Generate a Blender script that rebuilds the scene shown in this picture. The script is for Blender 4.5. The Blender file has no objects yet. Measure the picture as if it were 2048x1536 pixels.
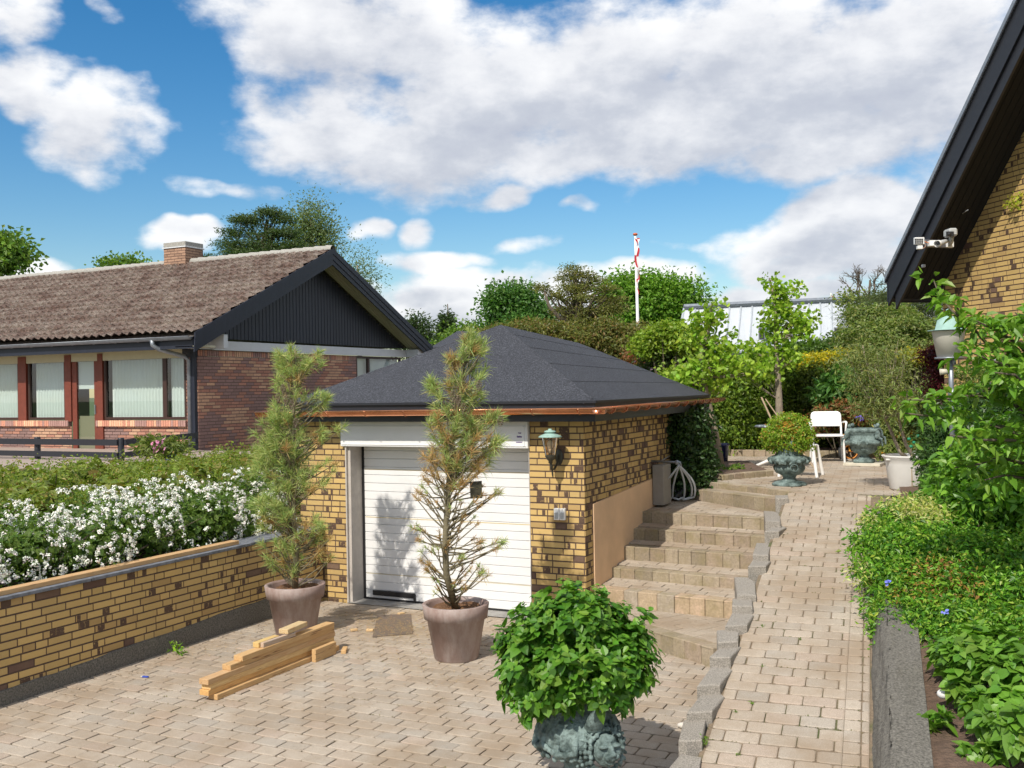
import bpy, math, random
import numpy as np
from mathutils import Vector, Matrix
SC = bpy.context.scene
COL = SC.collection
# ------------------------------------------------------------------ camera
F_ = 1990.0
ROLL, PITCH, YAW = math.radians(0.98), math.radians(0.23), math.radians(25.9)
EYE = np.array([0.0, 0.0, 2.45])
FW = np.array([-math.sin(YAW)*math.cos(PITCH), math.cos(YAW)*math.cos(PITCH), math.sin(PITCH)])
_r0 = np.array([math.cos(YAW), math.sin(YAW), 0.0]); _u0 = np.cross(_r0, FW)
RT = math.cos(ROLL)*_r0 - math.sin(ROLL)*_u0
UP = math.cos(ROLL)*_u0 + math.sin(ROLL)*_r0
cam = bpy.data.cameras.new('camera'); cam.lens = F_/2048*36.0; cam.sensor_width = 36.0
cam.clip_start = 0.1; cam.clip_end = 3000
camo = bpy.data.objects.new('camera', cam); COL.objects.link(camo)
camo.matrix_world = Matrix(((RT[0], UP[0], -FW[0], EYE[0]), (RT[1], UP[1], -FW[1], EYE[1]), (RT[2], UP[2], -FW[2], EYE[2]), (0, 0, 0, 1)))
SC.camera = camo
SC.render.resolution_x = 1024; SC.render.resolution_y = 768
SC.view_settings.view_transform = 'Standard'; SC.view_settings.look = 'None'
SC.view_settings.exposure = 0.10; SC.view_settings.gamma = 1.0
SC.cycles.max_bounces = 8; SC.cycles.transparent_max_bounces = 12
SC.cycles.use_adaptive_sampling = True; SC.cycles.adaptive_threshold = 0.02
def ray(x, y): return FW + RT*(x-1024)/F_ + UP*(768-y)/F_
def pD(x, y, dep): return EYE + ray(x, y)*dep                       # surveyed points: a sight line met with a depth ...
def pZ(x, y, z): d = ray(x, y); return EYE + d*((z-EYE[2])/d[2])    # ... with a level
def pY(x, y, Y): d = ray(x, y); return EYE + d*(Y/d[1])             # ... or with an upright plane
def pX(x, y, X): d = ray(x, y); return EYE + d*(X/d[0])
# ------------------------------------------------------------------ sun and sky
SUN_EL = 46.0
sd = np.array([0.035, 1.0, -math.tan(math.radians(SUN_EL))]); sd /= np.linalg.norm(sd)
sl = bpy.data.lights.new('sun', 'SUN'); sl.energy = 4.3; sl.angle = math.radians(0.53); sl.color = (1.0, 0.93, 0.82)
so = bpy.data.objects.new('sun', sl); COL.objects.link(so); so.location = (0, -20, 20)
so.rotation_euler = Vector(sd).to_track_quat('-Z', 'Y').to_euler()
W = bpy.data.worlds.new('World'); SC.world = W; W.use_nodes = True
class NT:
    """small node-tree writer"""
    def __init__(s, t): s.t = t; s.n = t.nodes; s.l = t.links
    def new(s, typ, **kw):
        n = s.n.new(typ)
        for k, v in kw.items(): setattr(n, k, v)
        return n
    def set(s, sock, v):
        if isinstance(v, bpy.types.NodeSocket): s.l.new(v, sock)
        else: sock.default_value = v
    def math(s, op, a, b=0.0, c=None, clamp=False):
        n = s.new('ShaderNodeMath', operation=op, use_clamp=clamp)
        s.set(n.inputs[0], a); s.set(n.inputs[1], b)
        if c is not None: s.set(n.inputs[2], c)
        return n.outputs[0]
    def mix(s, f, a, b, typ='MIX'):
        n = s.new('ShaderNodeMix', data_type='RGBA', blend_type=typ)
        s.set(n.inputs[0], f); s.set(n.inputs[6], a); s.set(n.inputs[7], b)
        return n.outputs[2]
    def noise(s, vec, scale, detail=4.0, rough=0.5, dim='3D'):
        n = s.new('ShaderNodeTexNoise', noise_dimensions=dim)
        if vec is not None: s.l.new(vec, n.inputs['Vector'])
        n.inputs['Scale'].default_value = scale; n.inputs['Detail'].default_value = detail; n.inputs['Roughness'].default_value = rough
        return n.outputs['Fac']
    def ramp(s, f, stops):
        n = s.new('ShaderNodeValToRGB'); e = n.color_ramp.elements
        while len(e) < len(stops): e.new(0.5)
        for k, (p, c) in enumerate(stops):
            e[k].position = p; e[k].color = c if len(c) == 4 else (*c, 1)
        s.set(n.inputs[0], f); return n.outputs[0]
    def maprange(s, v, a, b, c=0.0, d=1.0, smooth=False):
        n = s.new('ShaderNodeMapRange'); n.clamp = True
        if smooth: n.interpolation_type = 'SMOOTHSTEP'
        s.set(n.inputs[0], v)
        for i, q in enumerate((a, b, c, d)): s.set(n.inputs[i+1], q)
        return n.outputs[0]
def azel(x, y):
    d = ray(x, y); d = d/np.linalg.norm(d); return math.atan2(-d[0], d[1]), math.asin(d[2])
# cumulus banks: centre and half size as seen in the photograph, turned into compass bearing and elevation
CL = [(35,25,105,60,.9),(60,190,85,65,1),(180,265,130,85,1),(110,130,80,45,.55),(225,195,45,40,.5),(245,20,35,20,.45),(440,30,110,50,.55),(530,85,100,60,.7),
      (700,60,260,150,1.05),(780,110,200,110,1),(620,250,170,95,1),(520,205,90,60,.8),(820,300,260,110,1.1),(1000,200,330,170,1.2),(1250,110,300,130,1.2),
      (1320,230,330,140,1.25),(1600,130,360,180,1.25),(1850,140,300,200,1.2),(1650,290,280,75,1.1),(1150,320,260,60,1),(1420,320,160,45,.8),(980,385,90,32,1),(820,360,110,35,.75),
      (1700,440,190,85,1.2),(1560,490,170,60,1.1),(1800,420,140,90,1.2),(1660,530,230,50,1),(1740,350,60,22,.5),(1480,590,90,28,.9),(1640,590,160,30,.9),
      (380,463,75,32,1),(95,545,95,40,1),(20,560,70,40,1),(850,465,62,38,1),(740,465,60,28,.9),(885,527,115,27,1),(1155,420,35,20,.6),(500,375,80,20,.45),
      (620,410,70,16,.35),(440,365,60,12,.3),(900,590,170,50,1.1),(820,610,130,50,1),(1010,570,80,30,.85),(1130,570,110,40,1.0),(1240,545,100,25,.9),(1330,560,110,30,.95),(700,600,120,45,.8),(1000,640,400,50,.9),(560,580,180,30,.5),
      (250,560,120,14,.4),(1100,600,150,40,.9),(1900,560,200,60,1),(1420,500,70,14,.35),(1050,500,60,14,.3)]
def build_sky():
    g = bpy.data.node_groups.new('cloud_density', 'ShaderNodeTree')
    g.interface.new_socket('AE', in_out='INPUT', socket_type='NodeSocketVector')
    g.interface.new_socket('Dens', in_out='OUTPUT', socket_type='NodeSocketFloat')
    g.interface.new_socket('Body', in_out='OUTPUT', socket_type='NodeSocketFloat')
    N = NT(g); gi = N.new('NodeGroupInput'); go = N.new('NodeGroupOutput')
    acc = None
    # warp the coordinates a little so that outlines billow
    nz = N.new('ShaderNodeTexNoise'); nz.noise_dimensions = '3D'; nz.inputs['Scale'].default_value = 9.0; nz.inputs['Detail'].default_value = 3.0
    N.l.new(gi.outputs[0], nz.inputs['Vector'])
    vs = N.new('ShaderNodeVectorMath', operation='SUBTRACT'); N.l.new(nz.outputs['Color'], vs.inputs[0]); vs.inputs[1].default_value = (.5, .5, .5)
    vm = N.new('ShaderNodeVectorMath', operation='MULTIPLY_ADD'); N.l.new(vs.outputs[0], vm.inputs[0]); vm.inputs[1].default_value = (.13, .07, 0); N.l.new(gi.outputs[0], vm.inputs[2])
    for (x, y, rx, ry, w) in CL:
        a, e = azel(x, y); ra, re = rx/F_*1.03, ry/F_*1.03
        m = N.new('ShaderNodeMapping', vector_type='TEXTURE'); m.inputs['Location'].default_value = (a, e, 0); m.inputs['Scale'].default_value = (ra, re, 1)
        N.l.new(vm.outputs[0], m.inputs['Vector'])
        dn = N.new('ShaderNodeVectorMath', operation='DOT_PRODUCT'); N.l.new(m.outputs[0], dn.inputs[0]); N.l.new(m.outputs[0], dn.inputs[1])
        v = N.math('MULTIPLY_ADD', dn.outputs['Value'], -w*0.8, w*0.8)
        acc = v if acc is None else N.math('SMOOTH_MAX', acc, v, 0.22)
    # away from the surveyed sky: unseen cloud added to brighten the ambient light
    a0, e0 = azel(1024, 768); se = N.new('ShaderNodeSeparateXYZ'); N.l.new(gi.outputs[0], se.inputs[0])
    da = N.math('ABSOLUTE', N.math('SUBTRACT', se.outputs[0], a0)); far = N.math('MAXIMUM', N.maprange(da, .58, .85), N.maprange(se.outputs[1], .42, .62))
    acc = N.math('MAXIMUM', N.math('MAXIMUM', acc, -0.9), N.math('MULTIPLY_ADD', far, 1.35, -0.9))
    st = N.new('ShaderNodeMapping'); st.inputs['Scale'].default_value = (1, 1.7, 1); N.l.new(gi.outputs[0], st.inputs['Vector'])
    n1 = N.noise(st.outputs[0], 11.0, 9.0, 0.56); n2 = N.noise(st.outputs[0], 34.0, 6.0, 0.6)
    nn = N.math('ADD', N.math('MULTIPLY_ADD', n1, 1.9, -0.95), N.math('MULTIPLY_ADD', n2, 0.42, -0.21))
    d = N.math('ADD', acc, nn)
    N.l.new(d, go.inputs[0]); N.l.new(acc, go.inputs[1])
    N = NT(W.node_tree); N.n.clear()
    out = N.new('ShaderNodeOutputWorld'); bg = N.new('ShaderNodeBackground'); bc = N.new('ShaderNodeBackground'); mx = N.new('ShaderNodeMixShader')
    sky = N.new('ShaderNodeTexSky', sky_type='NISHITA'); sky.sun_disc = False; sky.sun_elevation = math.radians(SUN_EL)
    sky.sun_rotation = math.atan2(-sd[0], -sd[1]) % (2*math.pi); sky.altitude = 60; sky.air_density = 1.15; sky.dust_density = 0.35; sky.ozone_density = 2.6
    hs = N.new('ShaderNodeHueSaturation'); hs.inputs['Saturation'].default_value = 1.42; hs.inputs['Value'].default_value = .78; N.l.new(sky.outputs[0], hs.inputs['Color']); N.l.new(hs.outputs[0], bg.inputs[0]); bg.inputs[1].default_value = 0.145
    tc = N.new('ShaderNodeTexCoord'); sp = N.new('ShaderNodeSeparateXYZ'); N.l.new(tc.outputs['Generated'], sp.inputs[0])
    az = N.math('ARCTAN2', N.math('MULTIPLY', sp.outputs[0], -1.0), sp.outputs[1]); el = N.math('ARCSINE', sp.outputs[2])
    def dens(de, da=0.0):
        cb = N.new('ShaderNodeCombineXYZ'); N.set(cb.inputs[0], N.math('ADD', az, da)); N.set(cb.inputs[1], N.math('ADD', el, de))
        gn = N.new('ShaderNodeGroup'); gn.node_tree = g; N.l.new(cb.outputs[0], gn.inputs[0]); return gn
    g0 = dens(0.0); g1 = dens(0.035, -0.01)
    fac = N.maprange(g0.outputs[0], -0.03, 0.66, 0, 0.96, True)
    under = N.math('SUBTRACT', g1.outputs[0], g0.outputs[0])          # thicker cloud above = seen from its shaded side
    shade = N.math('ADD', N.math('MULTIPLY', under, 0.55), N.math('MULTIPLY_ADD', g0.outputs[1], 0.62, -0.12))
    ccol = N.ramp(N.maprange(shade, -0.25, 0.85), [(0.0, (1.0, 1.0, 1.0)), (0.34, (0.84, 0.85, 0.88)), (0.68, (0.58, 0.61, 0.68)), (1.0, (0.48, 0.51, 0.60))])
    N.l.new(ccol, bc.inputs[0]); bc.inputs[1].default_value = 1.0
    N.l.new(fac, mx.inputs[0]); N.l.new(bg.outputs[0], mx.inputs[1]); N.l.new(bc.outputs[0], mx.inputs[2]); N.l.new(mx.outputs[0], out.inputs[0])
build_sky()
# ------------------------------------------------------------------ object helpers
BASE = {}
def tag(o, label=None, cat=None, group=None, kind=None):
    if label: o['label'] = label
    if cat: o['category'] = cat
    if group: o['group'] = group
    if kind: o['kind'] = kind
    return o
def thing(name, label, cat, loc=(0, 0, 0), group=None):
    o = bpy.data.objects.new(name, None); o.location = tuple(float(v) for v in loc); o.empty_display_size = 0.1
    COL.objects.link(o); BASE[o.name] = np.array(o.location)
    return tag(o, label, cat, group)
class MB:
    """collects polygons with a colour each and links them as ONE mesh object"""
    def __init__(s): s.V = []; s.nv = 0; s.L = []; s.S = []; s.C = []
    def add(s, V, Fc, col=(1, 1, 1), a=0.0):
        V = np.asarray(V, float).reshape(-1, 3)
        if isinstance(Fc, np.ndarray):
            m, k = Fc.shape; s.L.append((Fc+s.nv).ravel()); s.S.append(np.full(m, k))
        else:
            m = len(Fc); s.L.append(np.array([i for f in Fc for i in f])+s.nv); s.S.append(np.array([len(f) for f in Fc]))
        c = np.asarray(col, float)
        if c.ndim == 1: c = np.tile(c[:3], (m, 1))
        al = np.full((m, 1), a) if np.isscalar(a) else np.asarray(a).reshape(-1, 1)
        s.C.append(np.hstack([c[:, :3], al])); s.V.append(V); s.nv += len(V)
        return s
    def box(s, lo, hi, col=(1, 1, 1), M=None, a=0.0, bev=0.0):
        x0, y0, z0 = lo; x1, y1, z1 = hi
        if bev > 0:
            b = min(bev, (x1-x0)*.45, (y1-y0)*.45, (z1-z0)*.45); V = []; idx = {}
            for i, X in enumerate((x0, x1)):
                for j, Y in enumerate((y0, y1)):
                    for k, Z in enumerate((z0, z1)):
                        sx, sy, sz = (1, -1)[i]*b, (1, -1)[j]*b, (1, -1)[k]*b
                        for ax in range(3):
                            p = [X+sx, Y+sy, Z+sz]; p[ax] = (X, Y, Z)[ax]; idx[i, j, k, ax] = len(V); V.append(p)
            Fc = []
            def q(ax, v):
                o = [t for t in range(3) if t != ax]; r = []
                for u, w in ((0, 0), (1, 0), (1, 1), (0, 1)):
                    c = [0, 0, 0]; c[ax] = v; c[o[0]] = u; c[o[1]] = w; r.append(idx[c[0], c[1], c[2], ax])
                return r
            for ax in range(3):
                for v in (0, 1): Fc.append(q(ax, v))
            for ax in range(3):                                   # edges parallel to ax
                o = [t for t in range(3) if t != ax]
                for u in (0, 1):
                    for w in (0, 1):
                        c0 = [0, 0, 0]; c0[o[0]] = u; c0[o[1]] = w; c1 = list(c0); c1[ax] = 1
                        Fc.append([idx[c0[0], c0[1], c0[2], o[0]], idx[c1[0], c1[1], c1[2], o[0]], idx[c1[0], c1[1], c1[2], o[1]], idx[c0[0], c0[1], c0[2], o[1]]])
            for i in (0, 1):
                for j in (0, 1):
                    for k in (0, 1): Fc.append([idx[i, j, k, 0], idx[i, j, k, 1], idx[i, j, k, 2]])
        else:
            V = [(x0, y0, z0), (x1, y0, z0), (x1, y1, z0), (x0, y1, z0), (x0, y0, z1), (x1, y0, z1), (x1, y1, z1), (x0, y1, z1)]
            Fc = [[0, 3, 2, 1], [4, 5, 6, 7], [0, 1, 5, 4], [1, 2, 6, 5], [2, 3, 7, 6], [3, 0, 4, 7]]
        V = np.array(V, float)
        if M is not None: V = V @ np.array(M.to_3x3()).T + np.array(M.translation)
        return s.add(V, Fc, col, a)
    def tube(s, pts, r, n=8, col=(1, 1, 1), cap=True):
        P = np.array(pts, float); m = len(P); r = np.full(m, r) if np.isscalar(r) else np.array(r, float)
        T = np.gradient(P, axis=0) if m > 2 else np.tile(P[1]-P[0], (2, 1))
        T /= np.linalg.norm(T, axis=1)[:, None]+1e-12
        a = np.array([0, 0, 1.0]) if abs(T[0][2]) < .9 else np.array([1.0, 0, 0])
        u = np.cross(T[0], a); u /= np.linalg.norm(u); V = []
        ang = np.linspace(0, 2*math.pi, n, endpoint=False)
        for i in range(m):
            u = u-T[i]*(u@T[i]); u /= np.linalg.norm(u)+1e-12; w = np.cross(T[i], u)
            V.append(P[i]+r[i]*(np.cos(ang)[:, None]*u+np.sin(ang)[:, None]*w))
        V = np.vstack(V); Fc = [[i*n+j, i*n+(j+1) % n, (i+1)*n+(j+1) % n, (i+1)*n+j] for i in range(m-1) for j in range(n)]
        if cap: Fc += [list(range(n))[::-1], [(m-1)*n+j for j in range(n)]]
        return s.add(V, Fc, col)
    def lathe(s, prof, c=(0, 0, 0), n=32, col=(1, 1, 1), f=None, cap=False, sq=None):
        V = []; m = len(prof)
        for i, (r, z) in enumerate(prof):
            for j in range(n):
                t = 2*math.pi*j/n; rr = r*(f(t, i/(m-1)) if f else 1)
                if sq: rr *= 1.0/max(abs(math.cos(t)), abs(math.sin(t)))**sq
                V.append((c[0]+rr*math.cos(t), c[1]+rr*math.sin(t), c[2]+z))
        Fc = [[i*n+j, i*n+(j+1) % n, (i+1)*n+(j+1) % n, (i+1)*n+j] for i in range(m-1) for j in range(n)]
        if cap: Fc += [list(range(n))[::-1], [(m-1)*n+j for j in range(n)]]
        return s.add(V, Fc, col)
    def prism(s, poly, z0, z1, col=(1, 1, 1), a=0.0):
        n = len(poly); V = [(p[0], p[1], z0) for p in poly]+[(p[0], p[1], z1) for p in poly]
        return s.add(V, [list(range(n))[::-1], list(range(n, 2*n))]+[[i, (i+1) % n, n+(i+1) % n, n+i] for i in range(n)], col, a)
    def extrude(s, poly, off, col=(1, 1, 1), a=0.0):
        P = np.array(poly, float); n = len(P); V = np.vstack([P, P+np.array(off, float)])
        return s.add(V, [list(range(n))[::-1], list(range(n, 2*n))]+[[i, (i+1) % n, n+(i+1) % n, n+i] for i in range(n)], col, a)
    def ball(s, c, r, col=(1, 1, 1), n=12, m=8):
        r = np.array([r]*3 if np.isscalar(r) else r, float); V = []
        for i in range(m+1):
            ph = math.pi*i/m
            for j in range(n): t = 2*math.pi*j/n; V.append((math.sin(ph)*math.cos(t), math.sin(ph)*math.sin(t), math.cos(ph)))
        V = np.array(V)*r+np.array(c, float)
        return s.add(V, [[i*n+j, (i+1)*n+j, (i+1)*n+(j+1) % n, i*n+(j+1) % n] for i in range(m) for j in range(n)], col)
    def grid(s, nu, nv, fn, col=(1, 1, 1)):
        U, Vv = np.meshgrid(np.linspace(0, 1, nu), np.linspace(0, 1, nv)); P = fn(U.ravel(), Vv.ravel())
        i = np.arange(nu-1); j = np.arange(nv-1); I, J = np.meshgrid(i, j); b = (J*nu+I).ravel()
        return s.add(P, np.stack([b, b+1, b+nu+1, b+nu], 1), col)
    def build(s, name, mat, parent=None, smooth=False):
        me = bpy.data.meshes.new(name)
        V = np.vstack(s.V); base = BASE.get(parent.name, np.zeros(3)) if parent is not None else np.zeros(3); L = np.concatenate(s.L).astype(np.int32); S = np.concatenate(s.S).astype(np.int32); C = np.vstack(s.C)
        V = V-base
        me.vertices.add(len(V)); me.vertices.foreach_set('co', V.ravel())
        me.loops.add(len(L)); me.loops.foreach_set('vertex_index', L)
        me.polygons.add(len(S)); st = np.concatenate([[0], np.cumsum(S)[:-1]]).astype(np.int32)
        me.polygons.foreach_set('loop_start', st)
        try: me.polygons.foreach_set('loop_total', S)
        except Exception: pass
        me.polygons.foreach_set('use_smooth', np.full(len(S), smooth, bool))
        me.update(calc_edges=True)
        at = me.attributes.new('col', 'FLOAT_COLOR', 'FACE'); at.data.foreach_set('color', C.astype(np.float32).ravel())
        me.materials.append(mat); me.validate()
        o = bpy.data.objects.new(name, me)
        COL.objects.link(o); BASE[o.name] = base
        if parent is not None: o.parent = parent                  # vertices are kept relative to the thing's base
        return o
def struct(name, mb, mat, smooth=False): return tag(mb.build(name, mat, None, smooth), kind='structure')
# ------------------------------------------------------------------ materials
MATS = {}
def mat(name, col=(.5, .5, .5), rough=.7, metal=0.0, spec=.5, noise=0.0, nscale=8.0, bump=0.0, bscale=60.0, attr=False, detail=4, stretch=None, extra=None, bdist=0.01):
    if name in MATS: return MATS[name]
    m = bpy.data.materials.new(name); m.use_nodes = True; N = NT(m.node_tree); b = N.n['Principled BSDF']
    b.inputs['Roughness'].default_value = rough; b.inputs['Metallic'].default_value = metal; b.inputs['Specular IOR Level'].default_value = spec
    tc = N.new('ShaderNodeTexCoord'); vec = tc.outputs['Object']
    if stretch:
        mp = N.new('ShaderNodeMapping'); mp.inputs['Scale'].default_value = stretch; N.l.new(vec, mp.inputs[0]); vec = mp.outputs[0]
    if attr:
        at = N.new('ShaderNodeAttribute'); at.attribute_name = 'col'; c = at.outputs['Color']; al = at.outputs['Alpha']
    else:
        rgb = N.new('ShaderNodeRGB'); rgb.outputs[0].default_value = (*col, 1); c = rgb.outputs[0]; al = None
    if noise > 0:
        f = N.noise(vec, nscale, detail, .6)
        f = N.maprange(f, .25, .75, 1-noise, 1+noise*.6)
        cb = N.new('ShaderNodeCombineColor'); [N.l.new(f, cb.inputs[i]) for i in range(3)]
        c = N.mix(1.0, c, cb.outputs[0], 'MULTIPLY')
    if extra: c = extra(N, c, vec, al, b) or c
    N.l.new(c, b.inputs['Base Color'])
    if bump > 0:
        h = N.noise(vec, bscale, 5, .6); bp = N.new('ShaderNodeBump'); bp.inputs['Strength'].default_value = bump; bp.inputs['Distance'].default_value = bdist
        N.l.new(h, bp.inputs['Height']); N.l.new(bp.outputs[0], b.inputs['Normal'])
    MATS[name] = m; return m
def leafmat(name, rough=.45, trans=.35, spec=.35):
    if name in MATS: return MATS[name]
    m = bpy.data.materials.new(name); m.use_nodes = True; N = NT(m.node_tree); b = N.n['Principled BSDF']; out = N.n['Material Output']
    at = N.new('ShaderNodeAttribute'); at.attribute_name = 'col'
    b.inputs['Roughness'].default_value = rough; b.inputs['Specular IOR Level'].default_value = spec
    N.l.new(at.outputs['Color'], b.inputs['Base Color'])
    tr = N.new('ShaderNodeBsdfTranslucent'); tcol = N.mix(1.0, at.outputs['Color'], (1.6, 1.75, .7, 1), 'MULTIPLY'); N.l.new(tcol, tr.inputs[0])
    mx = N.new('ShaderNodeMixShader'); mx.inputs[0].default_value = trans
    N.l.new(b.outputs[0], mx.inputs[1]); N.l.new(tr.outputs[0], mx.inputs[2]); N.l.new(mx.outputs[0], out.inputs[0])
    MATS[name] = m; return m
def x_brick(N, c, vec, al, b):
    n = N.noise(vec, 34.0, 3, .6); n2 = N.noise(vec, 150.0, 3, .6); n3 = N.noise(vec, 2.0, 4, .6)
    f = N.math('MULTIPLY', al, N.maprange(n, .30, .42, .25, .95))
    c = N.mix(N.maprange(n3, .45, .75, 0, .25), c, (.40, .30, .18, 1))
    c = N.mix(N.maprange(n2, .35, .75, 0, .30), c, (.75, .55, .30, 1), 'MULTIPLY')
    return N.mix(f, c, (.075, .042, .032, 1))
def x_paver(N, c, vec, al, b):
    n = N.noise(vec, 260.0, 2, .7); n2 = N.noise(vec, 1.7, 5, .6); n3 = N.noise(vec, 22.0, 4, .6)
    c = N.mix(N.maprange(n, .46, .64, 0, .5), c, (.18, .15, .125, 1))
    c = N.mix(N.maprange(n, .53, .36, 0, .38), c, (.62, .56, .48, 1))
    c = N.mix(N.maprange(n2, .40, .64, 0, .70), c, (.29, .215, .145, 1))
    return N.mix(N.maprange(n3, .55, .72, 0, .35), c, (.30, .25, .19, 1))
def x_pinebark(N, c, vec, al, b): return c
M = lambda k: MATS[k]
mat('yellow_brick', attr=True, rough=.75, extra=x_brick, bump=.5, bscale=120, bdist=.004)
mat('red_brick', attr=True, rough=.85, noise=.22, nscale=40, bump=.5, bscale=90, bdist=.004)
mat('mortar', (.115, .075, .058), rough=.95, noise=.3, nscale=30, bump=.4, bscale=200)
mat('mortar_red', (.16, .10, .085), rough=.95, noise=.2, nscale=30)
mat('paver', attr=True, rough=.9, extra=x_paver, bump=.6, bscale=170, bdist=.004, spec=.25)
def x_sand(N, c, vec, al, b):
    n = N.noise(vec, 2.3, 5, .65)
    return N.mix(N.maprange(n, .5, .66), c, (.085, .105, .035, 1))
mat('joint_sand', (.23, .175, .12), rough=1, noise=.4, nscale=60, extra=x_sand, bump=.4, bscale=300)
mat('soil', (.16, .105, .075), rough=1, noise=.45, nscale=14, bump=1, bscale=40, bdist=.03)
mat('bark_mulch', (.13, .06, .04), rough=1, noise=.5, nscale=50, bump=1, bscale=70, bdist=.03)
mat('concrete', (.30, .29, .275), rough=.95, noise=.35, nscale=7, bump=.8, bscale=90, bdist=.006)
mat('old_concrete', (.16, .15, .13), rough=.95, noise=.75, nscale=70, bump=.8, bscale=60, bdist=.008)
mat('granite', (.34, .31, .27), rough=.95, noise=.75, nscale=130, bump=.7, bscale=120, bdist=.006)
def x_step(N, c, vec, al, b):
    n = N.noise(vec, 6.0, 5, .65)
    return N.mix(N.maprange(n, .42, .68, 0, .6), c, (.23, .19, .085, 1))
mat('step_block', attr=True, rough=.95, noise=.32, nscale=45, extra=x_step, bump=.7, bscale=110, bdist=.005)
mat('stucco', (.76, .52, .32), rough=.9, noise=.16, nscale=2.2, bump=.25, bscale=150, bdist=.004)
mat('jamb_plaster', (.50, .46, .42), rough=.95, noise=.15, nscale=8, bump=.5, bscale=50)
def x_felt(N, c, vec, al, b):
    n = N.noise(vec, 62.0, 3, .9); n2 = N.noise(vec, 1.2, 4, .6)
    c = N.mix(N.maprange(n, .50, .62, 0, .9), c, (.125, .135, .165, 1))
    return N.mix(N.maprange(n2, .4, .7, 0, .3), c, (.02, .022, .03, 1))
mat('roof_felt', (.022, .024, .031), rough=.85, extra=x_felt, bump=.9, bscale=110, bdist=.008)
mat('black_paint', (.018, .02, .027), rough=.45, noise=.2, nscale=20, bump=.1, bscale=60)
mat('navy_board', (.014, .018, .032), rough=.5, noise=.25, nscale=14, stretch=(1, 1, .2), bump=.2, bscale=60)
mat('dark_bronze', (.045, .043, .03), rough=.4, noise=.2)
mat('copper', (.78, .36, .20), rough=.24, metal=1, noise=.25, nscale=5)
mat('white_metal', (.78, .785, .79), rough=.35, noise=.06, nscale=3)
mat('white_plastic', (.82, .82, .81), rough=.4)
mat('grey_plastic', (.30, .31, .32), rough=.5)
mat('dark_plastic', (.02, .02, .022), rough=.4)
mat('verdigris', (.22, .34, .31), rough=.8, noise=.5, nscale=12, bump=.6, bscale=60)
def x_urn(N, c, vec, al, b):
    n = N.noise(vec, 9.0, 5, .65); n2 = N.noise(vec, 60.0, 4, .6)
    c = N.mix(N.maprange(n, .40, .62), c, (.055, .085, .08, 1))
    c = N.mix(N.maprange(n2, .5, .7, 0, .6), c, (.04, .055, .05, 1))
    return c
mat('bronze_patina', (.215, .29, .28), rough=.75, extra=x_urn, bump=.9, bscale=45, bdist=.012)
mat('copper_green', (.30, .47, .42), rough=.7, noise=.2, nscale=20)
def x_tc(N, c, vec, al, b):
    n = N.noise(vec, 4.5, 6, .65); n2 = N.noise(vec, 11.0, 5, .7)
    c = N.mix(N.maprange(n, .45, .66, 0, .7), c, (.47, .41, .385, 1))
    return N.mix(N.maprange(n2, .55, .75, 0, .5), c, (.17, .105, .085, 1))
mat('terracotta_mauve', (.27, .19, .165), rough=.85, extra=x_tc, bump=.4, bscale=40, stretch=(1, 1, .35))
def x_wood(N, c, vec, al, b):
    n = N.noise(vec, 22.0, 5, .6)
    c = N.mix(N.maprange(n, .4, .65, 0, .6), c, (.46, .24, .09, 1)); k = N.noise(vec, 9.0, 2, .5)
    return N.mix(N.maprange(k, .66, .70, 0, .8), c, (.16, .07, .03, 1))
mat('pine_timber', attr=True, rough=.7, extra=x_wood, stretch=(5, .35, 5), bump=.2, bscale=40)
mat('bark', (.13, .105, .075), rough=.95, noise=.5, nscale=18, bump=1, bscale=40, bdist=.01, stretch=(1, 1, .4))
mat('pale_bark', (.30, .25, .19), rough=.95, noise=.4, nscale=18, bump=1, bscale=40, bdist=.01, stretch=(1, 1, .4))
mat('zinc', (.30, .33, .37), rough=.45, metal=.6, noise=.25, nscale=10)
mat('slate_coping', (.17, .185, .215), rough=.75, noise=.5, nscale=14, bump=.4, bscale=60)
mat('cream_board', (.50, .48, .34), rough=.6, noise=.06)
mat('white_board', (.66, .68, .70), rough=.6, noise=.06)
mat('red_frame', (.175, .040, .022), rough=.55, noise=.2, nscale=12)
mat('dark_frame', (.045, .020, .014), rough=.5)
mat('blind', (.66, .72, .70), rough=.8)
mat('dark_room', (.012, .012, .012), rough=.9)
def x_tile(N, c, vec, al, b):
    n = N.noise(vec, 2.2, 6, .7); n2 = N.noise(vec, 24.0, 5, .75); n3 = N.noise(vec, 60.0, 3, .7)
    n4 = N.noise(vec, 9.0, 4, .7)
    c = N.mix(N.maprange(n4, .40, .60, 0, .6), c, (.115, .062, .048, 1))
    n5 = N.noise(vec, 13.0, 3, .8); c = N.mix(N.maprange(n2, .44, .56, 0, .88), c, (.036, .024, .019, 1)); c = N.mix(N.maprange(n5, .50, .58, 0, .7), c, (.05, .032, .026, 1))
    c = N.mix(N.math('MULTIPLY', N.maprange(n, .40, .62), N.maprange(n3, .47, .58, .05, .9)), c, (.36, .32, .27, 1))
    return c
mat('old_roof_tile', (.20, .128, .10), rough=.95, extra=x_tile, bump=.8, bscale=70, bdist=.01)
mat('stone_cap', (.36, .35, .32), rough=.9, noise=.3, nscale=30)
mat('silver_roof', (.58, .62, .66), rough=.45, metal=.25, noise=.05, nscale=2)
mat('paint_attr', attr=True, rough=.5)
mat('matte_attr', attr=True, rough=.9, noise=.15, nscale=20)
def x_lens(N, c, vec, al, b): b.inputs['Coat Weight'].default_value = 1
mat('lens_black', (.01, .01, .012), rough=.08, extra=x_lens)
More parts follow.
